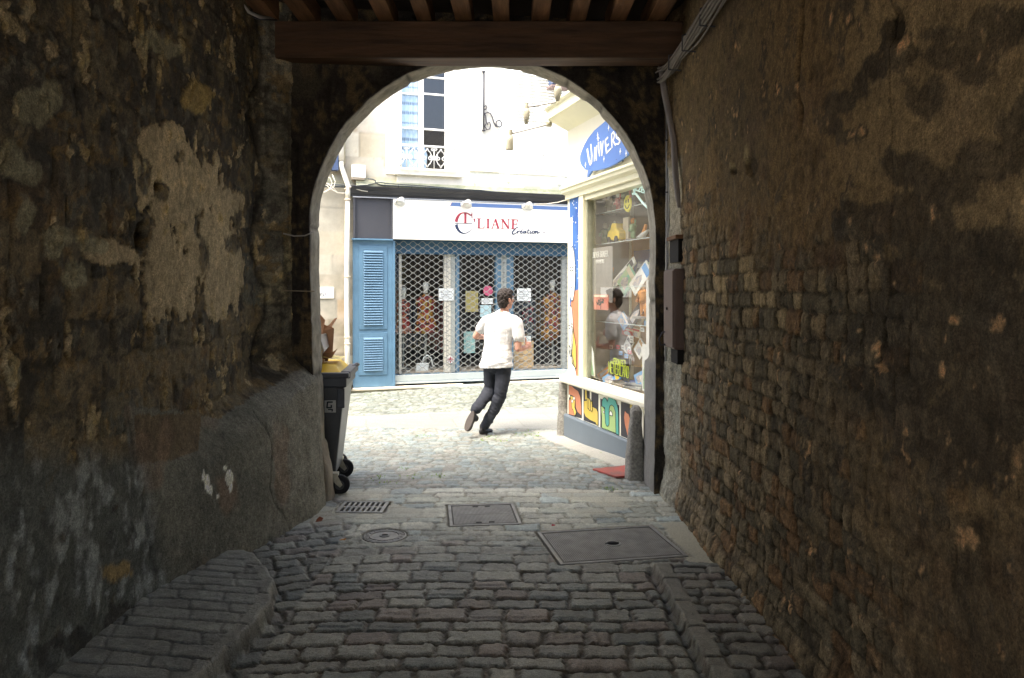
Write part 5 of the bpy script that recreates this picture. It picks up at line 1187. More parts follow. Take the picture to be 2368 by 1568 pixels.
b.ribbon([(-.05, -.015), (-.03, -.042), (0, -.052), (.03, -.042), (.05, -.015)], 0.008, -0.015, -0.011); b.build('face', PLINE, t)
u, z = zm(5, 838, 250, 0.2); t = sthing('red_ribbon', 'red twisted ribbon hanging above the yellow disc', 'ribbon', u, 0.2, z)
MB().tube([(-.02, 0, -.02), (.02, 0, .03), (-.01, 0, .07), (.02, 0, .11)], 0.014, 6).build('ribbon', CW['red'], t)
# toy car
u0, z0 = zm(5, 640, 735, 0.3); u1, _ = zm(5, 765, 700, 0.3); L = u1 - u0
t = sthing('toy_car', 'rounded yellow toy car on the second glass shelf', 'toy car', (u0 + u1) / 2, 0.32, shelf_z[1])
b = MB(); b.prism([(-L / 2, .03), (L / 2, .03), (L / 2, .10), (L * .42, .13), (L * .30, .14), (L * .22, .21), (-L * .12, .22), (-L * .25, .15), (-L * .45, .13), (-L / 2, .09)], -0.07, 0.07); b.build('body', CW['yellow'], t, bevel=0.012, smooth=True)
for x in (-L * .3, L * .3):
    MB().lathe([(0, -.085), (.035, -.085), (.035, -.06), (0, -.06)], 14, (x, 0, .035), 'y').build('wheel', CW['black'], t)
figurine(5, 675, 590, 0.33, 0.12, 'white', 'white', 'small white figure sitting on top of the yellow toy car')
MB().box(-.1, .1, -.001, .0, -.03, .03)
u, z = zm(5, 790, 700, 0.34); t = sthing('white_box', 'plain pale grey box behind the toy car on the second shelf', 'box', u, 0.36, shelf_z[1]); MB().box(-.05, .09, -.03, .03, 0, .27).build('box', CW['cream'], t, bevel=0.003)
u, z = zm(5, 965, 680, 0.34); t = sthing('toy_plane', 'small white toy with orange wing at the end of the second shelf', 'toy', u, 0.34, shelf_z[1])
MB().tube([(-.12, 0, .03), (.02, 0, .05), (.14, 0, .09)], [.012, .03, .012], 8).build('body', CW['white'], t, smooth=True); MB().prism([(-.02, .05), (.05, .05), (.10, .15), (.07, .16)], -.01, .01).build('wing', CW['orange'], t)
u0, z0 = zm(5, 875, 960, 0.58); u1, z1 = zm(5, 1120, 770, 0.58)
t = sthing('blue_panel', 'dark blue display board standing on the third shelf', 'board', u0, 0.58, shelf_z[2]); MB().box(0, u1 - u0, 0, .02, 0, z1 - shelf_z[2]).build('board', CW['navy'], t)
book(620, 1145, 765, 840, 5, 0.30, 15, 'white', 'tall white spined comic book leaning on the third shelf', 'black', 0.07)
book(700, 1120, 770, 920, 5, 0.33, 15, 'teal', 'green covered comic book with an orange figure on the third shelf', 'cream', 0.17)
book(825, 1140, 925, 880, 5, 0.28, 15, 'white', 'white comic book with blue lettering on the third shelf', 'blue', 0.13)
book(885, 1140, 960, 960, 5, 0.34, 12, 'orange', 'orange comic book behind the white one on the third shelf', 'red', 0.10)
book(905, 1155, 915, 1040, 5, 0.40, 5, 'purple', 'wide purple comic box at the right of the third shelf', 'orange', 0.34)
book(970, 1030, 985, 900, 5, 0.45, 5, 'green', 'framed green picture card above the purple box', 'purple', 0.18)
book(615, 1110, 630, 960, 5, 0.42, 5, 'orange', 'slim orange book at the left of the third shelf', 'cream', 0.03)
book(705, 1510, 735, 1420, 5, 0.30, 15, 'blue', 'small pale blue comic book on the fourth shelf', 'white', 0.13)
book(800, 1510, 905, 1250, 5, 0.28, 15, 'black', 'black and white spined album leaning on the fourth shelf', 'white', 0.10)
book(880, 1510, 965, 1215, 5, 0.34, 12, 'cream', 'cream topped album leaning on the fourth shelf', 'brown', 0.10)
book(345, 250 + 0, 350, 120, 6, 0.5, 0, 'grey', 'grey card standing low behind the reflection', 'white', 0.05)
book(395, 1110, 545, 860, 'n', 0.22, 25, 'orange', 'orange comic book leaning in the lower window left of the yellow lettered poster', 'white', 0.05)
book(430, 1140, 600, 850, 'n', 0.26, 25, 'black', 'dark comic book leaning behind the orange one in the lower window', 'cream', 0.06)
book(480, 1170, 600, 960, 'n', 0.18, 30, 'blue', 'blue and yellow comic book lying in the lower window', 'yellow', 0.10)
book(470, 1010, 560, 800, 'n', 0.32, 25, 'mixed', 'small patterned comic book behind the dark one in the lower window', 'yellow', 0.06)
book(1050, 1120, 1170, 980, 'n', 0.30, 30, 'blue', 'bright blue comic book leaning at the right of the lower window', 'white', 0.10)
book(1150, 1150, 1260, 960, 'n', 0.24, 30, 'white', 'pale blue and white comic book beside the bright blue one', 'blue', 0.09)
book(1190, 960, 1230, 730, 'n', 0.34, 10, 'yellow', 'yellow and white comic book standing at the far right of the lower window', 'orange', 0.12)
book(1230, 1150, 1310, 1000, 'n', 0.26, 30, 'teal', 'green and white comic book at the end of the lower window', 'black', 0.09)
book(845, 640, 900, 405, 'n', 0.42, 12, 'white', 'black and white drawn card on the flyer rack', 'black', 0.11)
book(1050, 660, 1120, 450, 'n', 0.38, 12, 'white', 'white card with a red haired portrait on the flyer rack', 'brown', 0.12)
book(835, 390, 840, 250, 'n', 0.50, 0, 'red', 'red edged picture card above the flyer rack', 'cream', 0.22)
book(1020, 430, 1025, 270, 'n', 0.50, 0, 'cream', 'pale cream card above the flyer rack', 'red', 0.13)
for i, (x, y, c_) in enumerate(((1175, 345, 'white'), (835, 660, 'white'), (945, 685, 'white'), (790, 760, 'blue'), (890, 810, 'blue'), (985, 490, 'white'), (985, 540, 'white'), (620, 650, 'white'), (740, 650, 'red'), (950, 740, 'red'))):
    u, z = zm('n', x, y, 0.36); t = sthing('price_card', ['white price card beside the orange board top', 'white price card under the black and white drawn card', 'white price card under the red haired portrait', 'blue edged price card above the yellow lettering', 'small blue card just right of the yellow lettered poster top', 'upper small white tag between the two drawn cards', 'lower small white tag between the two drawn cards', 'white tag in the reflection of the man\'s shirt hem', 'red tag right of the white one in the man\'s reflection', 'red strip card above the grey part of the window'][i], 'price card', u, 0.36, z, 'price cards in the comic shop window')
    MB().box(0, 0.09, -0.003, 0, 0, 0.045).build('card', CW[c_], t); MB().box(0.015, 0.07, -0.005, -0.003, 0.015, 0.026).build('print', CW['grey'], t)
u0, z0 = zm('n', 1040, 960, 0.62); u1, z1 = zm('n', 1400, 200, 0.62)
t = sthing('display_panel', 'orange brown board at the back right of the comic shop window', 'board', u0, 0.60, 0.62); MB().box(0, UE - .06 - u0, 0, .02, 0.16, shelf_z[3] + .35).build('board', CW['brown'], t)
u0, z0 = zm('n', 1275, 700, 0.10); t = sthing('white_strip', 'tall pale strip hanging inside the glass near the right jamb', 'strip', u0, 0.10, 0.95); MB().box(0, .10, 0, .004, 0.0, 0.8).build('strip', CW['white'], t)
t = sthing('window_poster', 'green and white tree poster stuck in the bottom left corner of the glass', 'poster', zm('n', 175, 1060, .07)[0], 0.072, 0.69)
a = zm('n', 350, 1100, .07)[0] - zm('n', 175, 1060, .07)[0]
MB().prism([(0, 0), (a, 0), (a * .9, .25), (a * .45, .42), (a * .38, .72), (0, .72)], 0, 0.004).build('sheet', CW['white'], t); MB().prism([(0.004, .01), (a * .95, .01), (a * .7, .17), (a * .4, .24), (a * .3, .40), (0.004, .45)], -.002, 0).build('tree_print', CW['green'], t)
t = sthing('window_poster', 'narrow green and white poster at the bottom right end of the glass', 'poster', zm('n', 1200, 1340, .07)[0], 0.072, 0.68)
MB().box(0, .3, 0, .004, 0, .45).build('sheet', CW['white'], t); MB().prism([(0.02, .02), (.28, .02), (.22, .2), (.1, .3), (.03, .2)], -.002, 0).build('tree_print', CW['green'], t)
# red poster with a dark tree, faint grey poster with its title
u0, z1 = zm(5, 455, 1250, .07); u1, z0 = zm(5, 607, 1415, .07); t = sthing('tree_poster', 'red and cream poster of a small black tree on the comic shop glass', 'poster', u0, 0.072, z0); a = u1 - u0; h = z1 - z0
MB().box(0, a, 0, .004, 0, h).build('sheet', col_mat('brick', (0.50, 0.17, 0.12)), t); MB().box(.01, a - .01, -.002, 0, h * .84, h * .97).build('title_block', CW['cream'], t)
b = MB(); rr = random.Random(9)
for k in range(26): q_ = rr.uniform(0, 6.28); r_ = rr.uniform(0, .3); x = a * (.52 + r_ * math.cos(q_)); z = h * (.48 + r_ * .8 * math.sin(q_)); b.prism([(x - .012, z), (x, z + .014), (x + .012, z), (x, z - .012)], -.004, -.001)
b.ribbon([(a * .5, h * .05), (a * .52, h * .5)], .008, -.004, -.001); b.build('tree_print', PLINE, t)
u0, z1 = zm(5, 440, 840, .07); u1, z0 = zm(5, 640, 920, .07); t = sthing('grey_poster', 'faint grey poster with pale title lettering at the left of the glass', 'poster', u0, 0.072, z0 - .42)
MB().box(0, u1 - u0 + .02, 0.004, .008, 0, .60).build('sheet', mat('poster_grey', (0.20, 0.19, 0.17), 0.6), t); text('lettering', 'SILVER SURFER', 0.095, (.01, .002, .49), mat('letter_grey', (0.6, 0.6, 0.56)), t, sx=(u1 - u0) / .76); text('lettering', 'PARABOLE', 0.06, (.10, .002, .425), mat('letter_grey', (0.6, 0.6, 0.56)), t, sx=(u1 - u0) / .66)
# THE PROMISED NEVERLAND
YG = mat('lime_letters', (0.62, 0.72, 0.06), 0.5); u0, z1 = zm('n', 600, 850, .07); u1, z0 = zm('n', 975, 1245, .07)
t = sthing('manga_poster', 'dark cut-out poster with lime lettering The Promised Neverland low in the glass', 'poster', u0, 0.072, z0); a = u1 - u0
def nq(x, y): u, z = zm('n', x, y, .07); return (u - u0, z - z0)
MB().prism([nq(600, 855), nq(690, 865), nq(690, 800), nq(915, 850), nq(915, 950), nq(985, 970), nq(970, 1250), nq(835, 1205), nq(835, 1170), nq(695, 1115), nq(695, 1150), nq(600, 1115)], -0.003, 0.003).build('sheet', mat('poster_black', (0.035, 0.04, 0.04), 0.5), t)
def vtext(s, x0, x1, yb0, yb1, yt0, yt1, m, wd):
    """tall condensed capitals drawn as strokes, between a foot line and a head line of the zoomed view"""
    G = {'P': [[(0, 0), (0, 1), (.8, 1), (1, .8), (.8, .5), (0, .5)]], 'R': [[(0, 0), (0, 1), (.8, 1), (1, .8), (.8, .5), (0, .5)], [(.5, .5), (1, 0)]], 'O': [[(.5, 0), (0, .25), (0, .75), (.5, 1), (1, .75), (1, .25), (.5, 0)]],
         'M': [[(0, 0), (0, 1), (.5, .3), (1, 1), (1, 0)]], 'I': [[(.5, 0), (.5, 1)]], 'S': [[(1, .85), (.5, 1), (0, .8), (.2, .55), (.9, .42), (1, .2), (.5, 0), (0, .15)]], 'E': [[(1, 1), (0, 1), (0, 0), (1, 0)], [(0, .52), (.8, .52)]],
         'D': [[(0, 0), (0, 1), (.6, 1), (1, .7), (1, .3), (.6, 0), (0, 0)]], 'N': [[(0, 0), (0, 1), (1, 0), (1, 1)]], 'V': [[(0, 1), (.5, 0), (1, 1)]], 'L': [[(0, 1), (0, 0), (1, 0)]], 'A': [[(0, 0), (.5, 1), (1, 0)], [(.2, .35), (.8, .35)]], 'T': [[(0, 1), (1, 1)], [(.5, 0), (.5, 1)]], 'H': [[(0, 0), (0, 1)], [(1, 0), (1, 1)], [(0, .5), (1, .5)]]}
    b = MB(); n = len(s); wds = [0.45 if c == 'I' else 1 for c in s]; tot = sum(wds); x = 0
    for c, wc in zip(s, wds):
        for st_ in G[c]:
            pp = []
            for (gx, gz) in st_:
                f_ = (x + 0.12 + gx * (wc - 0.24)) / tot; X = x0 + (x1 - x0) * f_; yb = yb0 + (yb1 - yb0) * f_; yt = yt0 + (yt1 - yt0) * f_; pp.append(nq(X, yb + (yt - yb) * gz))
            b.ribbon(pp, wd, -0.006, -0.003)
        x += wc
    return b
vtext('PROMISED', 695, 915, 925, 985, 820, 865, YG, .007).build('lettering', YG, t)
vtext('NEVERLAND', 602, 975, 1070, 1180, 880, 975, YG, .009).build('lettering', YG, t)
vtext('THE', 640, 692, 905, 920, 875, 880, YG, .006).build('lettering', YG, t)
ORD = ['top', 'second', 'third', 'fourth']
rr = random.Random(77)
for si, cols in ((3, ['red', 'blue', 'yellow', 'cream', 'black', 'teal', 'purple']), (2, ['grey', 'red', 'yellow', 'navy', 'cream', 'brown']), (1, ['orange', 'blue', 'white']), (0, ['red', 'teal', 'cream'])):
    for k, c_ in enumerate(cols):
        u = 0.62 + (1.95 if si > 1 else 1.4) * (k + rr.uniform(.1, .9)) / len(cols) + (0 if si > 1 else .5); hh = rr.uniform(.2, .30) if si > 1 else rr.uniform(.13, .2); w = rr.uniform(.09, .19); an = rr.uniform(0, .35)
        t = sthing('book', '%s covered album at the back of the %s comic shop shelf' % (c_, ORD[si]), 'comic book', u, .48, shelf_z[si] + .002, 'albums at the back of the comic shop shelves')
        M = Matrix.Rotation(an, 4, 'Y') @ Matrix.Rotation(R(-12), 4, 'X'); MB().box(0, w, 0, .014, 0, hh, M).build('cover', CW[c_], t)
        MB().box(.012, w - .012, -.002, 0, hh * .74, hh * .92, M).build('title_block', CW[rr.choice([q for q in ('white', 'yellow', 'red', 'black') if q != c_])], t)
        MB().prism([(w * .2, hh * .1), (w * .8, hh * .12), (w * .75, hh * .45), (w * .5, hh * .62), (w * .25, hh * .5)], -.0025, 0, 'xz', M).build('picture', CW[rr.choice(['mixed', 'orange', 'teal', 'cream'])], t)
# items lying on the display floor
for i, (u, w, c_, sz) in enumerate(((0.75, .30, 'mixed', .2), (1.0, .42, 'navy', .22), (1.25, .30, 'grey', .24), (1.5, .36, 'red', .2), (1.75, .3, 'blue', .22), (2.05, .34, 'mixed', .24), (2.3, .3, 'purple', .2))):
    t = sthing('comic_stack', ['low stack of patterned comics near the frame post', 'low stack of navy comics behind the leaning orange book', 'low stack of grey comics behind the yellow lettered poster', 'low stack of red comics right of the yellow lettered poster', 'low stack of blue comics under the leaning blue book', 'low stack of patterned comics by the right jamb', 'low stack of purple comics furthest right'][i], 'stack of comics', u, w, 0.62, 'stacks of comics on the display floor', rot=0.3 * (i % 3 - 1))
    for k in range(3): MB().box(-sz / 2, sz / 2, -.09, .09, k * .016, k * .016 + .014, Matrix.Rotation(.1 * k, 4, 'Z')).build('comic', CW[c_ if k == 2 else 'white'], t)

# ---- arm lamps over the shop
LB = mat('lamp_beige', (0.36, 0.33, 0.24), 0.5, var=0.06)
def arm_lamp(base, tip, label, tilt, L, face=False):
    t = thing('arm_spotlight', label, 'spotlight', base, FS.rz, 'long armed beige spotlights over the comic shop')
    d = Vector(tip) - Vector(base); Rz = Matrix.Rotation(-FS.rz, 4, 'Z'); d = Rz @ d
    MB().tube([(0, 0, 0), d], 0.012, 8).build('arm', mat('arm_grey', (0.40, 0.38, 0.36), 0.5), t, smooth=True)
    MB().lathe([(0, -.03), (.03, -.03), (.03, .03), (0, .03)], 12, (0, 0, 0), 'y').build('mount', LB, t)
    M = Matrix.Translation(d) @ Matrix.Rotation(tilt, 4, 'Y')
    MB().lathe([(0, .05), (.022, .05), (.026, -.01), (0, -.01)], 12, (0, 0, 0), 'z', M).build('joint', LB, t)
    h = MB().lathe([(0, -.01), (.030, -.015), (.042, -.05), (.036, -.11), (.018, -L), (.0, -L)] if not face else [(0, -.01), (.032, -.02), (.040, -.08), (.046, -L + .02), (.046, -L), (0, -L)], 16, (0, 0, 0), 'z', M).build('head', LB, t, smooth=True)
    if face: MB().lathe([(0, -L - .002), (.04, -L - .002), (.04, -L - .001), (0, -L - .001)], 16, (0, 0, 0), 'z', M).build('lens', mat('lens_grey', (0.2, 0.2, 0.18), 0.2), t)
def wp(kind, x, y, Y):
    X, Yp = (1900 + x / 2.24) * .57787, (200 + y / 2.24) * .57796; return W(X, Yp, Y)
arm_lamp(wp(2, 885, 440, 8.95), wp(2, 462, 515, 8.79), 'beige cone spotlight on a long arm, the middle of the three', R(3), .19)
arm_lamp(wp(2, 662, 668, 9.36), wp(2, 318, 752, 9.22), 'beige spotlight with an open lens on the lowest arm', R(14), .19, True)
arm_lamp(wp(2, 890, 200, 8.45), wp(2, 745, 315, 8.30), 'beige cone spotlight tucked highest under the arch edge', R(8), .17)
c = thing('lamp_cable', 'thin white cable looping from the shop cornice to the opposite ledge', 'cable', (0, 0, 0))
MB().tube([W(*p) for p in ((1312, 462, 9.2), (1290, 468, 9.8), (1262, 472, 11.0), (1235, 472, 13.0))], 0.006, 6).build('cable', LCABLE, c, smooth=True)
b = MB(); b.tube([wp(2, 885, 440, 8.95), wp(2, 915, 410, 8.9), wp(2, 912, 480, 8.9)], 0.012, 6)
o = b.build('cable_stub', LB, None); tag(o, 'short beige cable stub hooked over the cornice at the arch edge', 'cable')
# ================================================================== THINGS IN AND BY THE PASSAGE
CAST = mat('cast_iron', (0.33, 0.32, 0.29), 0.55, metal=0.3, var=0.25, scale=10, bump=0.3, bscale=80, spec=0.5)
CASTD = mat('iron_hole', (0.012, 0.011, 0.010), 0.9)
def cover(i, label, nrib, key, slots):
    (cc, hs, an) = COVERS[i]; t = thing('manhole_cover', label, 'manhole cover', (cc[0], cc[1], 0.0), an, 'iron covers in the paving')
    a, c = hs; b = MB(); f = 0.022; z = 0.017
    b.box(-a, a, -c, -c + f, -.03, z).box(-a, a, c - f, c, -.03, z).box(-a, -a + f, -c + f, c - f, -.03, z).box(a - f, a, -c + f, c - f, -.03, z); b.build('frame', CAST, t, bevel=0.002)
    b = MB(); b.box(-a + f + .004, a - f - .004, -c + f + .004, c - f - .004, -.03, .0095).build('lid', mat('cover_dirt', (0.13, 0.122, 0.105), .8), t); b = MB()
    x0, x1 = -a + f + .01, a - f - .01
    for k in range(nrib): x = x0 + (x1 - x0) * (k + .5) / nrib; w = (x1 - x0) / nrib * .28; b.box(x - w, x + w, -c + f + .02, c - f - .02, .0095, .0155)
    b.build('ribs', CAST, t)
    if key: MB().lathe([(0, .010), (.052, .010), (.052, .019), (.040, .0195), (.040, .0165), (0, .0165)], 28, (0.02, -.01, 0)).build('keyhole_ring', CAST, t); MB().lathe([(0, .0168), (.039, .0168), (.039, .0175), (0, .0175)], 28, (0.02, -.01, 0)).box(-.03, .06, -.016, -.004, .0176, .022).build('keyhole', CASTD, t)
    for (x, y, w, h) in slots: MB().box(x - w, x + w, y - h, y + h, .012, .0165).build('slot', CASTD, t)
    return t
cover(0, 'large rectangular ribbed iron cover with a round central keyhole', 62, True, [])
t = cover(1, 'smaller square ribbed iron cover in the middle of the passage mouth', 46, False, [(-.045, .20, .020, .010), (.045, .20, .020, .010), (-.045, -.20, .020, .010), (.045, -.20, .020, .010)])
MB().box(-.19, .19, -.004, .004, .0155, .017).build('hinge_bar', CAST, t)
(cc, hs, an) = COVERS[2]; t = thing('drain_grate', 'rectangular iron drain grate with two rows of dark slots by the left jamb', 'drain grate', (cc[0], cc[1], 0), an)
a, c = hs; b = MB(); f = 0.018; b.box(-a, a, -c, -c + f * 1.4, -.05, .017).box(-a, a, c - f * 1.4, c, -.05, .017).box(-a, -a + f * 1.4, -c + f * 1.4, c - f * 1.4, -.05, .017).box(a - f * 1.4, a, -c + f * 1.4, c - f * 1.4, -.05, .017); b.build('frame', CAST, t, bevel=.002)
b = MB(); b.box(-a + f * 1.4, a - f * 1.4, -.014, .014, -.03, .015)
n = 8
for k in range(1, n): x = -a + f + (2 * a - 2 * f) * k / n; b.box(x - .0085, x + .0085, -c + f, -.014, -.03, .015).box(x - .0085, x + .0085, .014, c - f, -.03, .015)
b.build('bars', CAST, t); MB().box(-a + .004, a - .004, -c + .004, c - .004, -.2, -.19).build('pit', CASTD, t)
t = thing('round_cover', 'small round iron cover with raised lettering rings among the setts', 'manhole cover', (ROUND[0], ROUND[1], 0), 0.2, 'iron covers in the paving')
r = ROUND[2]; MB().lathe([(0, -.03), (r, -.03), (r, .012), (r * .93, .016), (r * .90, .010), (r * .72, .010), (r * .70, .015), (r * .66, .015), (r * .64, .010), (r * .24, .010), (r * .22, .017), (r * .15, .017), (r * .14, .008), (0, .008)], 44).build('lid', CAST, t, smooth=False)
b = MB()
for k in range(18):
    q = 2 * math.pi * k / 18; M = Matrix.Rotation(q, 4, 'Z') @ Matrix.Translation((r * .81, 0, 0)); b.box(-.010, .010, -.006 - .004 * (k % 2), .006, .010, .014, M)
b.build('raised_marks', CAST, t); MB().box(-.018, .018, -.006, .006, .0165, .0172).build('keyhole', CASTD, t)

# ---- guard stones
GS = mat('granite', (0.36, 0.345, 0.30), 0.9, c2=(0.13, 0.125, 0.11), scale=45, bump=1.0, bscale=60)
SST = mat('guard_lime', (0.36, 0.31, 0.23), 0.9, c2=(0.22, 0.185, 0.14), scale=9, bump=0.7, bscale=30)
def guard_stone(x, y, z0, prof, label, m, rz=0, lean=(0, 0), seed=1):
    t = thing('guard_stone', label, 'guard stone', (x, y, z0), rz, 'guard stones at the wall corners')
    n = 20; b = MB(); vs = []; fs = []; H_ = prof[-1][2]; rings = 30
    for i in range(rings):
        f_ = i / (rings - 1); z = H_ * f_; 
        a = np.interp(z, [p[2] for p in prof], [p[0] for p in prof]); c_ = np.interp(z, [p[2] for p in prof], [p[1] for p in prof])
        rt = 1 - 0.55 * max(0, (f_ - .93) / .07) ** 2
        for k in range(n):
            q = 2 * math.pi * k / n; cx = math.copysign(abs(math.cos(q)) ** .6, math.cos(q)); cy = math.copysign(abs(math.sin(q)) ** .6, math.sin(q))
            vs.append((a * cx * rt + lean[0] * f_, c_ * cy * rt + lean[1] * f_, z))
    for i in range(rings - 1):
        for k in range(n): fs.append((i * n + k, i * n + (k + 1) % n, (i + 1) * n + (k + 1) % n, (i + 1) * n + k))
    fs.append(tuple(range((rings - 1) * n, rings * n))); fs.append(tuple(reversed(range(n))))
    b.add(vs, fs); o = b.build('stone', m, t, smooth=True); roughen(o.data, 0.012, 11, seed); return t
p = W(1301, 1003, 9.32); guard_stone(p.x, 9.32, hg(p.x, 9.32) - .05, [(.075, .075, 0), (.065, .065, .3), (.045, .05, .72)], 'slim rough granite guard stone at the far street corner of the comic shop', GS, lean=(.01, .03), seed=2)
p = W(1468, 1112, 6.72); guard_stone(p.x, 6.78, -.05, [(.088, .10, 0), (.072, .09, .3), (.048, .06, .69)], 'rough grey granite guard stone standing before the right arch jamb', GS, lean=(.02, .02), seed=3)
p = W(738, 1175, 6.02); guard_stone(p.x - .012, 6.14, -.06, [(.105, .13, 0), (.095, .12, .3), (.07, .10, .50), (.03, .06, .60)], 'weathered brown guard stone at the foot of the left arch jamb', SST, lean=(-.05, 0), seed=4)

# ---- wheelie bin
BIN = mat('bin_plastic', (0.05, 0.054, 0.06), 0.38, var=0.15, scale=4, bump=0.15, bscale=60, c2=(0.085, 0.09, 0.095)); BLID = mat('bin_rim', (0.055, 0.062, 0.075), 0.45, var=0.15)
YEL = mat('bin_yellow', (0.72, 0.47, 0.02), 0.45, var=0.08, scale=4); RUB = mat('rubber', (0.016, 0.016, 0.018), 0.8); STL = mat('castor_steel', (0.45, 0.42, 0.33), 0.5, metal=0.4, var=0.2, scale=30)
t = thing('wheelie_bin', 'big dark grey four wheeled bin with a yellow lid beyond the left jamb', 'bin', (-1.94, 6.56, 0.0), 0.10)
def frust(b, x0, x1, y0, y1, z0, X0, X1, Y0, Y1, z1):
    return b.add([(x0, y0, z0), (x1, y0, z0), (x1, y1, z0), (x0, y1, z0), (X0, Y0, z1), (X1, Y0, z1), (X1, Y1, z1), (X0, Y1, z1)], [(0, 3, 2, 1), (4, 5, 6, 7), (0, 1, 5, 4), (1, 2, 6, 5), (2, 3, 7, 6), (3, 0, 4, 7)])
b = MB(); frust(b, -.50, .475, -.26, .22, .14, -.50, .56, -.33, .33, .90); b.build('body', BIN, t, bevel=.02)
b = MB(); b.box(-.52, .575, -.355, .36, .865, .955); b.box(-.52, .595, -.375, -.30, .94, .985).box(.52, .60, -.30, .37, .93, .99).build('rim', BLID, t, bevel=.012)
b = MB(); frust(b, -.50, .53, -.33, .30, .975, -.50, .47, -.25, .22, 1.045); b.prism([(-.25, 1.05), (.10, 1.05), (.3, 1.045), (.20, 1.10), (-.25, 1.12)], -.2, .15); b.build('lid', YEL, t, bevel=.012)
MB().tube([(.53, .10, .95), (.60, .22, 1.0), (.60, .34, .985), (.53, .38, .95)], .016, 8).build('handle', BLID, t, smooth=True)
MB().box(.50, .56, -.362, -.34, .70, .86).build('corner_rib', BLID, t, bevel=.008)
for (x, y) in ((.47, -.34), (.44, .25), (.36, .52), (-.4, -.2)):
    w = MB().lathe([(0, -.021), (.05, -.022), (.074, -.020), (.080, -.010), (.080, .010), (.074, .020), (.05, .022), (0, .021)], 28, (x + .05, y, .082), 'y').build('wheel', RUB, t, smooth=True)
    MB().lathe([(0, -.026), (.035, -.026), (.038, -.021), (0, -.021)], 20, (x + .05, y, .082), 'y').build('hub', mat('hub_grey', (0.06, 0.06, 0.06), 0.5), w)
    MB().prism([(x - .055, .17), (x + .03, .17), (x + .075, .085), (x + .055, .065), (x + .03, .085)], y - .034, y - .028).prism([(x - .055, .17), (x + .03, .17), (x + .075, .085), (x + .055, .065), (x + .03, .085)], y + .028, y + .034).build('fork', STL, t, bevel=.002)
    MB().box(x - .06, x + .04, y - .04, y + .04, .16, .18).build('castor_plate', STL, t)
st_ = MB().box(.395, .485, -.335, -.330, .66, .765, Matrix.Identity(4)).build('sticker', mat('sticker_pale', (0.50, 0.50, 0.47), 0.6), t)
st_.location = (0, .018, 0); b = MB()
b.ribbon([(.46, .745), (.42, .745), (.415, .70), (.45, .70), (.45, .72)], .012, -.338, -.335); b.ribbon([(.425, .685), (.46, .685), (.455, .67)], .010, -.338, -.335); b.build('sticker_mark', PLINE, st_)
# waste paper and boxes on the lid
CARD = mat('cardboard', (0.36, 0.20, 0.115), 0.85, var=0.12, scale=6); WBOX = mat('white_card', (0.62, 0.58, 0.52), 0.8, var=0.06)
def sheet(b, pts, th=.004):
    P = [Vector(q) for q in pts]; n = (P[1] - P[0]).cross(P[2] - P[0]).normalized() * th; m = len(P)
    return b.add(P + [q + n for q in P], [tuple(range(m)), tuple(reversed(range(m, 2 * m)))] + [(i, (i + 1) % m, (i + 1) % m + m, i + m) for i in range(m)])
t = thing('open_carton', 'open white cardboard box with raised flaps on the yellow bin lid', 'cardboard box', (-1.70, 6.42, 1.05), .15, 'cardboard waste on the bin')
b = MB(); sheet(b, [(-.2, -.12, 0), (.10, -.12, 0), (.12, -.14, .23), (-.2, -.14, .20)]); sheet(b, [(.10, -.12, 0), (.14, .10, 0), (.17, .10, .24), (.12, -.14, .24)]); sheet(b, [(-.2, .10, 0), (.14, .10, 0), (.17, .10, .24), (-.2, .10, .22)]); sheet(b, [(-.2, -.12, .003), (.10, -.12, .003), (.14, .10, .003), (-.2, .10, .003)]); b.build('box', WBOX, t)
b = MB(); sheet(b, [(.12, -.14, .24), (.17, .10, .24), (.19, .09, .14), (.16, -.14, .10)]); sheet(b, [(-.2, -.14, .20), (.12, -.14, .23), (.06, -.10, .34), (-.2, -.02, .30)]); b.build('flap', WBOX, t)
t = thing('torn_carton', 'torn brown cardboard standing up out of the white box on the bin', 'cardboard box', (-1.65, 6.55, 1.05), -.1, 'cardboard waste on the bin')
b = MB(); sheet(b, [(-.05, .0, .0), (.10, .02, .0), (.09, .02, .30), (.0, .02, .34), (-.06, .0, .40), (-.10, .0, .44)]); sheet(b, [(.02, -.06, .22), (.08, -.06, .24), (.09, -.03, .35), (.045, -.03, .40), (.0, -.04, .33)]); b.build('panel', CARD, t)
b = MB(); sheet(b, [(.08, -.06, .02), (.16, -.05, .04), (.17, -.04, .28), (.12, -.03, .31), (.06, -.05, .26)]); sheet(b, [(.12, -.04, .30), (.15, -.05, .29), (.20, -.04, .37), (.17, -.03, .36)]); sheet(b, [(.05, -.08, .05), (.17, -.08, .05), (.22, -.09, .12), (.18, -.09, .09), (.08, -.09, .075)]); b.build('flap', CARD, t)
t = thing('folded_carton', 'folded brown cardboard sheet leaning furthest left on the bin', 'cardboard box', (-1.76, 6.52, 1.05), .1, 'cardboard waste on the bin')
b = MB(); sheet(b, [(-.05, 0, 0), (.10, 0, 0), (.12, .02, .25), (.07, .06, .50), (-.03, .05, .42)]); b.build('panel', CARD, t)
b = MB(); sheet(b, [(.02, -.03, .25), (.15, -.02, .20), (.07, -.02, .36), (.03, -.02, .38)]); b.build('paper', WBOX, t)
t = thing('yellow_bag', 'thin translucent yellow bag spread over the bin lid', 'bag', (-1.58, 6.55, 1.10), 0)
b = MB(); us = np.linspace(-.12, .16, 14); vs2 = np.linspace(-.14, .12, 12); U = np.repeat(us, 12); V = np.tile(vs2, 14)
Zb = .02 + .05 * fbm(U * 12 + 3, V * 12, 3, 7) * np.cos(U * 6) - .02
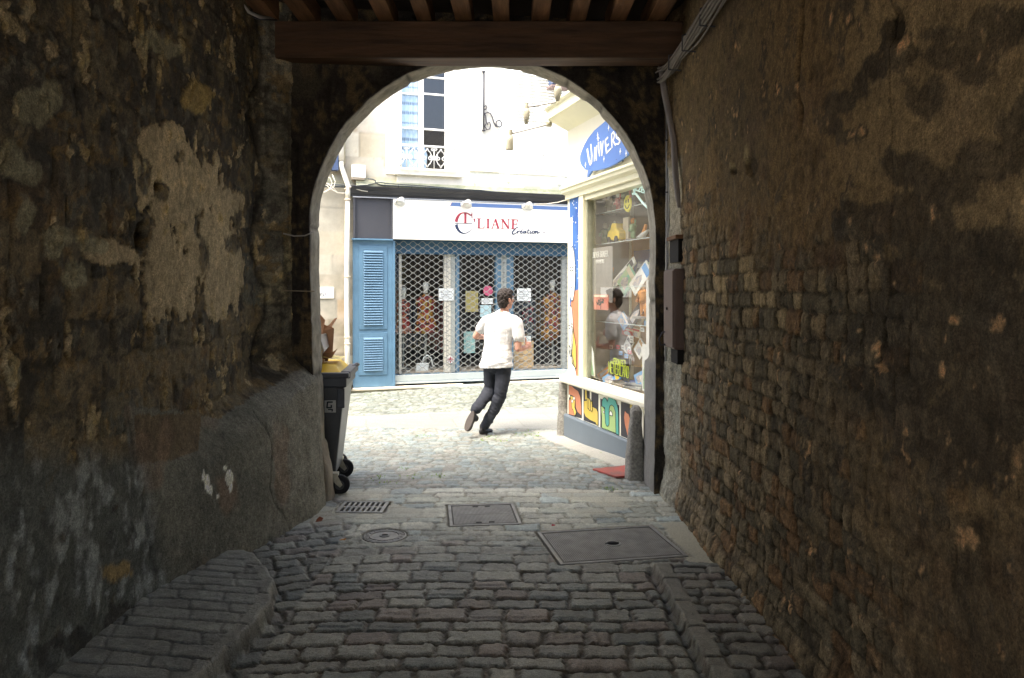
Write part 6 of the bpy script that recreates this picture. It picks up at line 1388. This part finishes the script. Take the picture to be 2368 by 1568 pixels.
me = grid_mesh('sheet', np.stack([U, V, Zb - .03], 1), 14, 12); link_mesh('sheet', me, mat('bag_yellow', (0.75, 0.62, 0.20), 0.4), t)

# ---- meter cabinet, conduits and cable bundle in the right corner
CAB = mat('cabinet_brown', (0.135, 0.088, 0.070), 0.55, var=0.12, scale=6, bump=0.15)
t = thing('meter_cabinet', 'tall brown metal meter cabinet fixed to the right wall by the arch', 'cabinet', (1.255, 5.90, 1.21), 0)
b = MB(); b.box(-.065, .04, -.18, .18, 0, .60); b.build('box', CAB, t, bevel=.018)
MB().box(-.072, -.064, -.165, .165, .015, .585).build('door', CAB, t, bevel=.003)
MB().lathe([(0, -.082), (.010, -.082), (.010, -.070), (0, -.070)], 12, (0, .02, .30), 'x').build('lock', CASTD, t)
t = thing('wall_recess', 'framed recess, its shade a near-black block, in the wall above the cabinet', 'recess', (1.235, 5.90, 1.86))
MB().box(-.006, .04, -.15, .16, 0, .17).build('shade_block', CASTD, t); MB().box(-.03, .03, -.17, .17, .17, .20).build('shelf', mat('old_joist', (0.15, 0.075, 0.038)), t, bevel=.004)  # near-black block, the hollow's shade put into its colour
t = thing('wall_recess', 'wall hollow shown by a near-black block just under the meter cabinet', 'recess', (1.235, 5.86, 1.10)); MB().box(-.012, .04, -.11, .12, 0, .11).build('shade_block', CASTD, t)  # solid block again, shade of the hollow painted near black
COND = mat('conduit_grey', (0.30, 0.27, 0.26), 0.6, var=0.1); CABL = mat('bundle_grey', (0.23, 0.205, 0.18), 0.7, var=0.15)
def wpt(px, py, x):  # on a plane x = const
    Y = x / ((px - CX) / F); return Vector((x, Y, H - (py - HZ) / F * Y))
t = thing('fat_conduit', 'thick grey corrugated conduit bending down from under the beam', 'conduit', (0, 0, 0))
MB().tube([W(1528, 150, 6.02), W(1536, 215, 6.03), W(1549, 280, 6.0), W(1558, 330, 5.93), W(1561, 400, 5.86), W(1566, 450, 5.80), W(1570, 480, 5.78)], [.024] * 5 + [.02, .012], 12).build('pipe', COND, t, smooth=True)
t = thing('thin_conduits', 'pair of thin pale vertical conduits clipped beside the dark arch wall', 'conduit', (0, 0, 0))
b = MB(); b.tube([W(1541, 200, 6.12), W(1541.5, 400, 6.12), W(1541, 620, 6.12), W(1538, 760, 6.10), W(1539, 835, 6.10)], .008, 8); b.tube([W(1546, 240, 6.10), W(1546, 450, 6.10), W(1545, 612, 6.10)], .006, 8); b.build('pipe', mat('conduit_pale', (0.42, 0.42, 0.42), 0.4, metal=.3), t, smooth=True)
for py in (325, 445, 760): MB().lathe([(0.012, -.006), (.013, 0), (.012, .006)], 10, W(1541, py, 6.12)).build('clip', IRON, t)
t = thing('wire_hook', 'small dark wire loop sticking out of the right jamb under the cabinet', 'wire', (0, 0, 0))
MB().tube([W(1541, 765, 6.05), W(1530, 770, 5.98), W(1523, 785, 5.98), W(1527, 798, 5.98), W(1536, 797, 6.0), W(1541, 790, 6.05)], .006, 6).build('wire', IRON, t, smooth=True)
t = thing('cable_bundle', 'bundle of grey cables strapped together high along the right wall', 'cable bundle', (0, 0, 0))
path = [Vector((1.20, Y, 3.33 - .05 * math.sin((Y - 1) * .9) * .4)) for Y in np.linspace(1.0, 5.6, 30)] + [Vector((1.185, 5.75, 3.315)), Vector((1.17, 5.9, 3.31)), Vector((1.15, 6.02, 3.33))]
b = MB(); rr = random.Random(12)
for k in range(11):
    ph = rr.uniform(0, 6.28); rad = rr.uniform(.022, .075); fr = rr.uniform(.8, 1.6); pts = []
    for i, p in enumerate(path):
        s = i * .15; pinch = .55 + .45 * abs(math.sin(s * 2.2)); pts.append(p + Vector((math.cos(ph + s * fr) * rad * pinch * .7, 0, math.sin(ph + s * fr) * rad * pinch * 1.2)))
    b.tube(pts, rr.uniform(.006, .010), 7)
b.build('cables', CABL, t, smooth=True)
for Y in (3.2, 4.05, 4.75, 5.25, 5.7): MB().tube([(1.24, Y, 3.39), (1.15, Y, 3.37), (1.15, Y + .01, 3.27), (1.24, Y, 3.26)], .006, 5).build('strap', IRON, t)
t = thing('ceiling_cable', 'pale cable loop hanging from the ceiling at the top left of the arch', 'cable', (0, 0, 0))
b = MB(); b.tube([W(548, -30, 5.3), W(556, 5, 5.35), W(575, 28, 5.45), W(600, 40, 5.6), W(632, 43, 5.75)], .012, 8); b.build('cable', mat('pale_wire', (0.50, 0.50, 0.50), 0.4), t, smooth=True)
b = MB(); b.tube([W(548, 6, 5.35), W(566, 32, 5.45), W(596, 44, 5.6), W(640, 47, 5.75)], .007, 8); b.build('cable', IRON, t, smooth=True)
t = thing('wall_hook', 'short white string tied across the left pilaster near the jamb', 'string', (0, 0, 0))
MB().tube([W(652, 672, 5.72), W(690, 673, 5.80), W(727, 674, 5.88)], .0045, 6).build('string', mat('string_tan', (0.30, 0.24, 0.16)), t); MB().tube([W(655, 540, 5.75), W(680, 546, 5.8), W(705, 545, 5.86), W(722, 538, 5.88)], .006, 6).build('string', mat('string_white', (0.42, 0.40, 0.37)), t)

# ---- red board on the ground, weeds, litter
p0 = [(1370, 1086), (1453, 1077), (1449, 1102), (1425, 1104)]
t = thing('red_mat', 'worn red wooden board lying on the setts by the granite guard stone', 'board', (1.22, 7.05, hg(1.22, 7.05)))
q = []
for px, py in p0:
    Y = (H - 0.02) * F / (py - HZ); q.append(((px - CX) / F * Y - 1.22, Y - 7.05))
MB().prism(q, .012, .030, 'xy').build('board', mat('red_board', (0.40, 0.07, 0.055), 0.7, c2=(0.17, 0.10, 0.085), scale=10, bump=0.3), t, bevel=.003)
rr = random.Random(33); b = MB()
for (px, py, n, s) in ((960, 1103, 26, .05), (1010, 1104, 20, .05), (874, 1106, 14, .05), (1112, 1018, 16, .07), (1135, 1012, 16, .05), (1215, 1004, 34, .10), (1236, 1008, 26, .08), (1415, 1134, 22, .04), (1412, 1050, 14, .05), (930, 1085, 10, .04), (1160, 1020, 10, .05), (905, 1118, 10, .04), (980, 1010, 10, .06), (865, 910, 14, .12)):
    Y = H * F / (py - HZ)
    for _ in range(2): Y = (H - hg(0, Y)) * F / (py - HZ)
    x = (px - CX) / F * Y
    for k in range(int(n * 1.3)):
        a = x + rr.gauss(0, s); c_ = Y + rr.gauss(0, s * .9); L = rr.uniform(.008, .024); q = rr.uniform(0, 6.28); d = Vector((math.cos(q), math.sin(q), 0)); z = hg(a, c_) + .005
        o = Vector((a, c_, z)); sd = Vector((-d.y, d.x, 0)) * rr.uniform(.003, .007)
        b.add([o - sd, o + sd, o + d * L * .6 + sd * 1.2 + Vector((0, 0, L * .7)), o + d * L + Vector((0, 0, L * .6)), o + d * L * .6 - sd * 1.2 + Vector((0, 0, L * .7))], [(0, 1, 2, 3, 4)])
o = b.build('weeds', mat('weed_green', (0.13, 0.24, 0.035), 0.7, c2=(0.22, 0.32, 0.07), scale=30)); tag(o, 'scattered tufts of green weeds and moss between the street setts', 'weeds', kind='stuff')
def litter(px, py, pts, m, label):
    Y = (H - .02) * F / (py - HZ); x = (px - CX) / F * Y; t = thing('litter', label, 'litter', (x, Y, hg(x, Y) + .03))
    b = MB(); sheet(b, [(a * .001, c_ * .001, z * .001) for a, c_, z in pts], .002); b.build('scrap', m, t)
litter(1279, 1219, [(-12, -10, 0), (12, -8, 4), (14, 12, 2), (-10, 10, 8)], CW['red'], 'small red bottle cap between the iron covers')
litter(738, 1209, [(-22, -14, 0), (20, -12, 6), (26, 10, 20), (0, 14, 30), (-20, 8, 12)], mat('dead_leaf', (0.30, 0.10, 0.05), 0.8), 'crumpled rusty leaf at the foot of the left cement base')
litter(792, 1252, [(-20, -8, 0), (18, -10, 2), (24, 4, 8), (-8, 10, 2)], CW['orange'], 'orange and white scrap left of the round cover')
litter(596, 1349, [(-9, -6, 0), (9, -6, 1), (9, 6, 2), (-9, 6, 1)], CW['teal'], 'tiny green scrap by the raised slab at the left')
# ================================================================== THE RUNNING MAN
PY_ = 9.40
def zp(x, y, dy=0.0): return W((1750 + x / 2.24) * .57787, (1100 + y / 2.24) * .57796, PY_) + Vector((0, dy, 0))
man_o = Vector((zp(520, 1435).x, PY_, hg(0, PY_)))
man = thing('person', 'running man in a white t-shirt and dark jeans seen from behind, head turned right', 'person', man_o)
def L(x, y, dy=0.0): return zp(x, y, dy) - man_o
def ball(b, c, rx, ry, rz, M=None, n=14):
    vs = []; fs = []; c = Vector(c)
    for i in range(1, n):
        t = math.pi * i / n
        for k in range(2 * n):
            q = math.pi * k / n; p = Vector((rx * math.sin(t) * math.cos(q), ry * math.sin(t) * math.sin(q), rz * math.cos(t)))
            vs.append(c + (M @ p if M else p))
    m = 2 * n
    for i in range(n - 2):
        for k in range(m): fs.append((i * m + k, (i + 1) * m + k, (i + 1) * m + (k + 1) % m, i * m + (k + 1) % m))
    fs.append(tuple(range(m))); fs.append(tuple(reversed(range((n - 2) * m, (n - 1) * m))))
    return b.add(vs, fs)
def limb(b, pts, rs):
    """tapered limb with round joints"""
    P = []; Q = []
    for i in range(len(pts) - 1):
        a, c = Vector(pts[i]), Vector(pts[i + 1]); m = 8
        for k in range(m): f_ = k / m; P.append(a.lerp(c, f_)); Q.append(rs[i] * (1 - f_) + rs[i + 1] * f_)
    P.append(Vector(pts[-1])); Q.append(rs[-1])
    b.tube(P, Q, 16)
    for p, r in zip(pts, rs): ball(b, p, r, r, r, n=9)
def remeshed(name, b, vox, m, parent, smooth=4, fn=None):
    me = bpy.data.meshes.new(name); me.from_pydata(b.v, [], b.f); me.update()
    bm = bmesh.new(); bm.from_mesh(me); bmesh.ops.recalc_face_normals(bm, faces=bm.faces); bm.to_mesh(me); bm.free()
    o = bpy.data.objects.new('tmp', me); col.objects.link(o)
    md = o.modifiers.new('r', 'REMESH'); md.mode = 'VOXEL'; md.voxel_size = vox; md.adaptivity = 0
    if smooth: s = o.modifiers.new('s', 'SMOOTH'); s.factor = 0.5; s.iterations = smooth
    dg = bpy.context.evaluated_depsgraph_get(); dg.update(); out = bpy.data.meshes.new_from_object(o.evaluated_get(dg)); out.name = name
    bpy.data.objects.remove(o)
    if fn:
        n = len(out.vertices); co = np.zeros(n * 3); out.vertices.foreach_get('co', co); co = co.reshape(-1, 3); no = np.zeros(n * 3); out.vertices.foreach_get('normal', no); no = no.reshape(-1, 3)
        co = fn(co, no); out.vertices.foreach_set('co', co.ravel()); out.update()
    out.shade_smooth()
    for k in range(len(out.materials)): out.materials.pop()
    return link_mesh(name, out, m, parent)
SKIN = mat('skin', (0.47, 0.25, 0.18), 0.55, var=0.06, scale=12)
HAIR = mat('dark_hair', (0.022, 0.015, 0.012), 0.7, var=0.5, scale=60, bump=0.6, bscale=90)
SHIRT = mat('white_cotton', (0.56, 0.555, 0.545), 0.9, var=0.03, scale=8, bump=0.15, bscale=50)
JEAN = mat('dark_denim', (0.014, 0.016, 0.022), 0.85, c2=(0.030, 0.034, 0.046), scale=7, bump=0.2, bscale=80)
SHOE = mat('shoe_black', (0.022, 0.020, 0.020), 0.55, var=0.3, scale=14); SOLE = mat('shoe_sole', (0.07, 0.058, 0.05), 0.8)
PHI = R(42); fd = Vector((math.cos(PHI), math.sin(PHI), 0)); rt = Vector((math.sin(PHI), -math.cos(PHI), 0)); UPv = Vector((0, 0, 1))
HM = Matrix((fd, rt, UPv)).transposed()       # head axes: forward, his right, up
hc = L(612, 216, 0.03)
def hp(f_, r_, u_): return hc + fd * f_ + rt * r_ + UPv * u_
b = MB()
ball(b, hp(-.005, 0, .025), .095, .074, .095, HM); ball(b, hp(.035, 0, -.035), .062, .058, .085, HM); ball(b, hp(.060, 0, -.098), .028, .032, .024, HM)
ball(b, hp(.088, 0, .030), .022, .052, .012, HM, 8); ball(b, hp(.098, 0, -.022), .024, .014, .022, HM, 8); limb(b, [hp(.088, 0, .02), hp(.108, 0, -.022)], [.011, .013])
ball(b, hp(.088, 0, -.062), .012, .025, .010, HM, 8); ball(b, hp(.072, .045, -.02), .02, .016, .02, HM, 8); ball(b, hp(.072, -.045, -.02), .02, .016, .02, HM, 8)
for s in (-1, 1):
    ball(b, hp(-.008, s * .078, -.018), .020, .010, .033, HM @ Matrix.Rotation(.25 * s, 4, 'Z').to_3x3() if False else HM, 9); ball(b, hp(-.016, s * .084, .0), .012, .007, .016, HM, 8)
limb(b, [hp(-.02, 0, -.04), L(603, 322, .03), L(585, 372, .02)], [.056, .054, .066])
# shoulders, chest and pelvis core under the clothes
limb(b, [L(460, 412, .09), L(575, 400, .02), L(695, 417, -.07)], [.042, .07, .042])
limb(b, [L(570, 430, .02), L(548, 600, .02), L(535, 770, .0)], [.10, .09, .10])
le, lw, lh = L(338, 556, .16), L(415, 575, .36), L(445, 560, .43)
re, rw, rh = L(722, 655, -.10), L(795, 652, .02), L(815, 640, .06)
limb(b, [L(440, 405, .10), L(375, 500, .13), le, lw], [.052, .044, .040, .027])
limb(b, [L(710, 412, -.08), L(722, 545, -.10), re, L(760, 656, -.04), rw], [.052, .044, .041, .037, .026])
for (hip, knee, ank) in ((L(492, 800, .05), L(466, 1042, .10), L(340, 1186, -.22)), (L(596, 800, -.04), L(562, 1078, -.04), L(428, 1352, -.06))):
    limb(b, [hip, knee, ank], [.075, .05, .036])
def hand(b, w, d, up, th_side):
    """palm, four unequal bent fingers and a thumb; d points along the hand, up is the back-of-fist to thumb direction"""
    d = d.normalized(); up = (up - d * up.dot(d)).normalized(); sd = d.cross(up) * th_side
    pc = w + d * .045; P = Matrix((d, sd, up)).transposed()
    ball(b, pc, .050, .018, .042, P, 10)
    for k in range(4):
        o = .030 - .020 * k; ln = (.034, .040, .037, .029)[k]
        k0 = pc + d * .042 + up * o + sd * -.004; k1 = k0 + d * ln * .75 + sd * (.010); k2 = k1 + sd * ln * .85 - d * .006; k3 = k2 - d * ln * .70 + sd * .004
        limb(b, [k0 - d * .02, k0, k1, k2, k3], [.0105, .0105, .0098, .009, .008])
    t0 = pc - d * .018 + up * .030 + sd * .006; limb(b, [t0, t0 + up * .030 + d * .014 + sd * .004, t0 + up * .058 + d * .020, t0 + up * .078 + d * .018], [.014, .012, .0108, .009])
hand(b, rw, (rh - rw), UPv + Vector((-.15, 0, 0)), -1); hand(b, lw, (lh - lw), UPv, 1)
def fitb(co, no): return co
remeshed('body', b, .0062, SKIN, man, 3)
for s in (-1, 1):
    e = MB(); ball(e, hp(.086, s * .031, .006), .010, .012, .009, HM, 8); ev = e.build('eye', mat('eye_white', (0.7, 0.68, 0.65), 0.3), man, smooth=True)
    e = MB(); ball(e, hp(.0945, s * .032, .006), .003, .005, .005, HM, 7); e.build('iris', HAIR, ev, smooth=True)
    e = MB(); limb(e, [hp(.094, s * .014, .028), hp(.093, s * .035, .033), hp(.082, s * .052, .028)], [.004, .005, .003]); e.build('eyebrow', HAIR, man)
e = MB(); ball(e, hp(.0965, 0, -.063), .006, .020, .004, HM, 7); e.build('lips', mat('lips', (0.42, 0.15, 0.13), 0.5), man, smooth=True)
b = MB(); ball(b, hp(-.018, 0, .036), .100, .085, .096, HM); ball(b, hp(-.042, 0, -.022), .070, .072, .088, HM); ball(b, hp(.035, 0, .084), .062, .062, .040, HM); ball(b, hp(-.042, 0, -.070), .050, .055, .052, HM)
for s in (-1, 1): ball(b, hp(.012, s * .070, .035), .022, .012, .040, HM, 8)
def hairn(co, no):
    h = fbm(co[:, 0] * 70 + co[:, 1] * 50, co[:, 2] * 46 + co[:, 1] * 25, 4, 301, .65) - .42; return co + no * (h * .030)[:, None]
remeshed('hair', b, .0048, HAIR, man, 8, hairn)
# t-shirt
b = MB(); rings = [(322, 598, 50, .062, .03), (336, 598, 56, .072, .03), (352, 592, 84, .088, .03), (372, 584, 118, .10, .03), (396, 577, 140, .11, .025), (430, 568, 146, .125, .02), (480, 560, 142, .135, .02), (550, 548, 133, .128, .02), (620, 540, 126, .122, .015), (690, 534, 127, .125, .01), (760, 528, 140, .15, .005), (800, 524, 147, .158, .0), (829, 524, 149, .158, .0)]
vs = []; fs = []; n = 36
for (y, xc, hw, dep, dy) in rings:
    c = L(xc, y, dy); a = hw / 737.0
    for k in range(n):
        q = 2 * math.pi * k / n; dx = math.cos(q); dz = math.sin(q)
        tilt = 0.0 if y > 420 else 0.0
        vs.append(c + Vector((dx * a, dz * dep - dx * .06, (0.012 * dx if y > 790 else (-.0 + (-0.02 * dx if y < 400 else 0))))))
for i in range(len(rings) - 1):
    for k in range(n): fs.append((i * n + k, i * n + (k + 1) % n, (i + 1) * n + (k + 1) % n, (i + 1) * n + k))
fs.append(tuple(range(n))); fs.append(tuple(reversed(range((len(rings) - 1) * n, len(rings) * n))))
b.add(vs, fs)
limb(b, [L(560, 385, .04), L(470, 405, .08), L(432, 425, .10), L(384, 488, .13)], [.060, .070, .074, .066]); limb(b, [L(600, 385, -.0), L(680, 410, -.05), L(712, 435, -.08), L(728, 552, -.10)], [.060, .072, .076, .074])
def shirtn(co, no):
    x = co[:, 0]; z = co[:, 2]; y = co[:, 1]
    f1 = .5 - np.abs(fbm(x * 20 + 1.6 * z, z * 2.6 + x * 4, 3, 311) - .5) * 4       # hanging folds
    f2 = fbm(x * 7 + z * 5, z * 24 - x * 7 + 4 * np.abs(x - .02), 3, 312) - .5    # ripples gathered at the waist
    wz = sst(1.12, .92, z) * sst(.80, .86, z); return co + no * (0.010 * (f1 - .2) * sst(1.42, 1.15, z) + .022 * (f2 + .25) * wz + .006 * f2)[:, None]
remeshed('t_shirt', b, .0058, SHIRT, man, 5, shirtn)
# jeans
b = MB(); ball(b, L(528, 805, .0), .150, .115, .11)
limb(b, [L(478, 815, .04), L(472, 930, .07), L(470, 1042, .10), L(425, 1098, -.04), L(350, 1184, -.20)], [.094, .084, .074, .076, .064])
limb(b, [L(592, 815, -.03), L(583, 950, -.04), L(562, 1078, -.05), L(505, 1200, -.05), L(432, 1335, -.06)], [.100, .090, .074, .068, .062])
def jeann(co, no):
    x, y, z = co.T; f1 = fbm(x * 8 + y * 6, z * 22 + x * 14, 3, 321) - .5; k = sst(.75, .5, z); return co + no * (.006 * f1 + .022 * f1 * k)[:, None]
remeshed('jeans', b, .0068, JEAN, man, 4, jeann)
# shoes
def shoe(heel, toe, up, nm):
    heel = Vector(heel); toe = Vector(toe); d = (toe - heel).normalized(); up = (up - d * up.dot(d)).normalized(); s = d.cross(up)
    P = Matrix((d, s, up)).transposed(); Ln = (toe - heel).length
    b = MB(); ball(b, heel + d * .05 + up * .035, .060, .038, .042, P); ball(b, heel + d * Ln * .45 + up * .032, Ln * .36, .043, .036, P); ball(b, toe - d * .06 + up * .026, .068, .048, .028, P); limb(b, [heel + d * .06 + up * .05, heel + d * .055 + up * .095], [.043, .042])
    sh = remeshed('shoe', b, .006, SHOE, man, 3)
    vs = []
    for hh in (-.010, .012):
        for k in range(24):
            q = 2 * math.pi * k / 24; w = .044 + .008 * math.cos(q); vs.append(heel + d * (Ln * .5 + Ln * .54 * math.cos(q)) + s * w * math.sin(q) + up * hh)
    b = MB().add(vs, [tuple(reversed(range(24))), tuple(range(24, 48))] + [(k, (k + 1) % 24, 24 + (k + 1) % 24, 24 + k) for k in range(24)]); b.build('sole', SOLE, sh)
shoe(L(385, 1424, -.06), L(478, 1428, .14), UPv, 'r')
shoe(L(330, 1196, -.26), L(272, 1350, -.32), Vector((.55, .8, .3)), 'l')
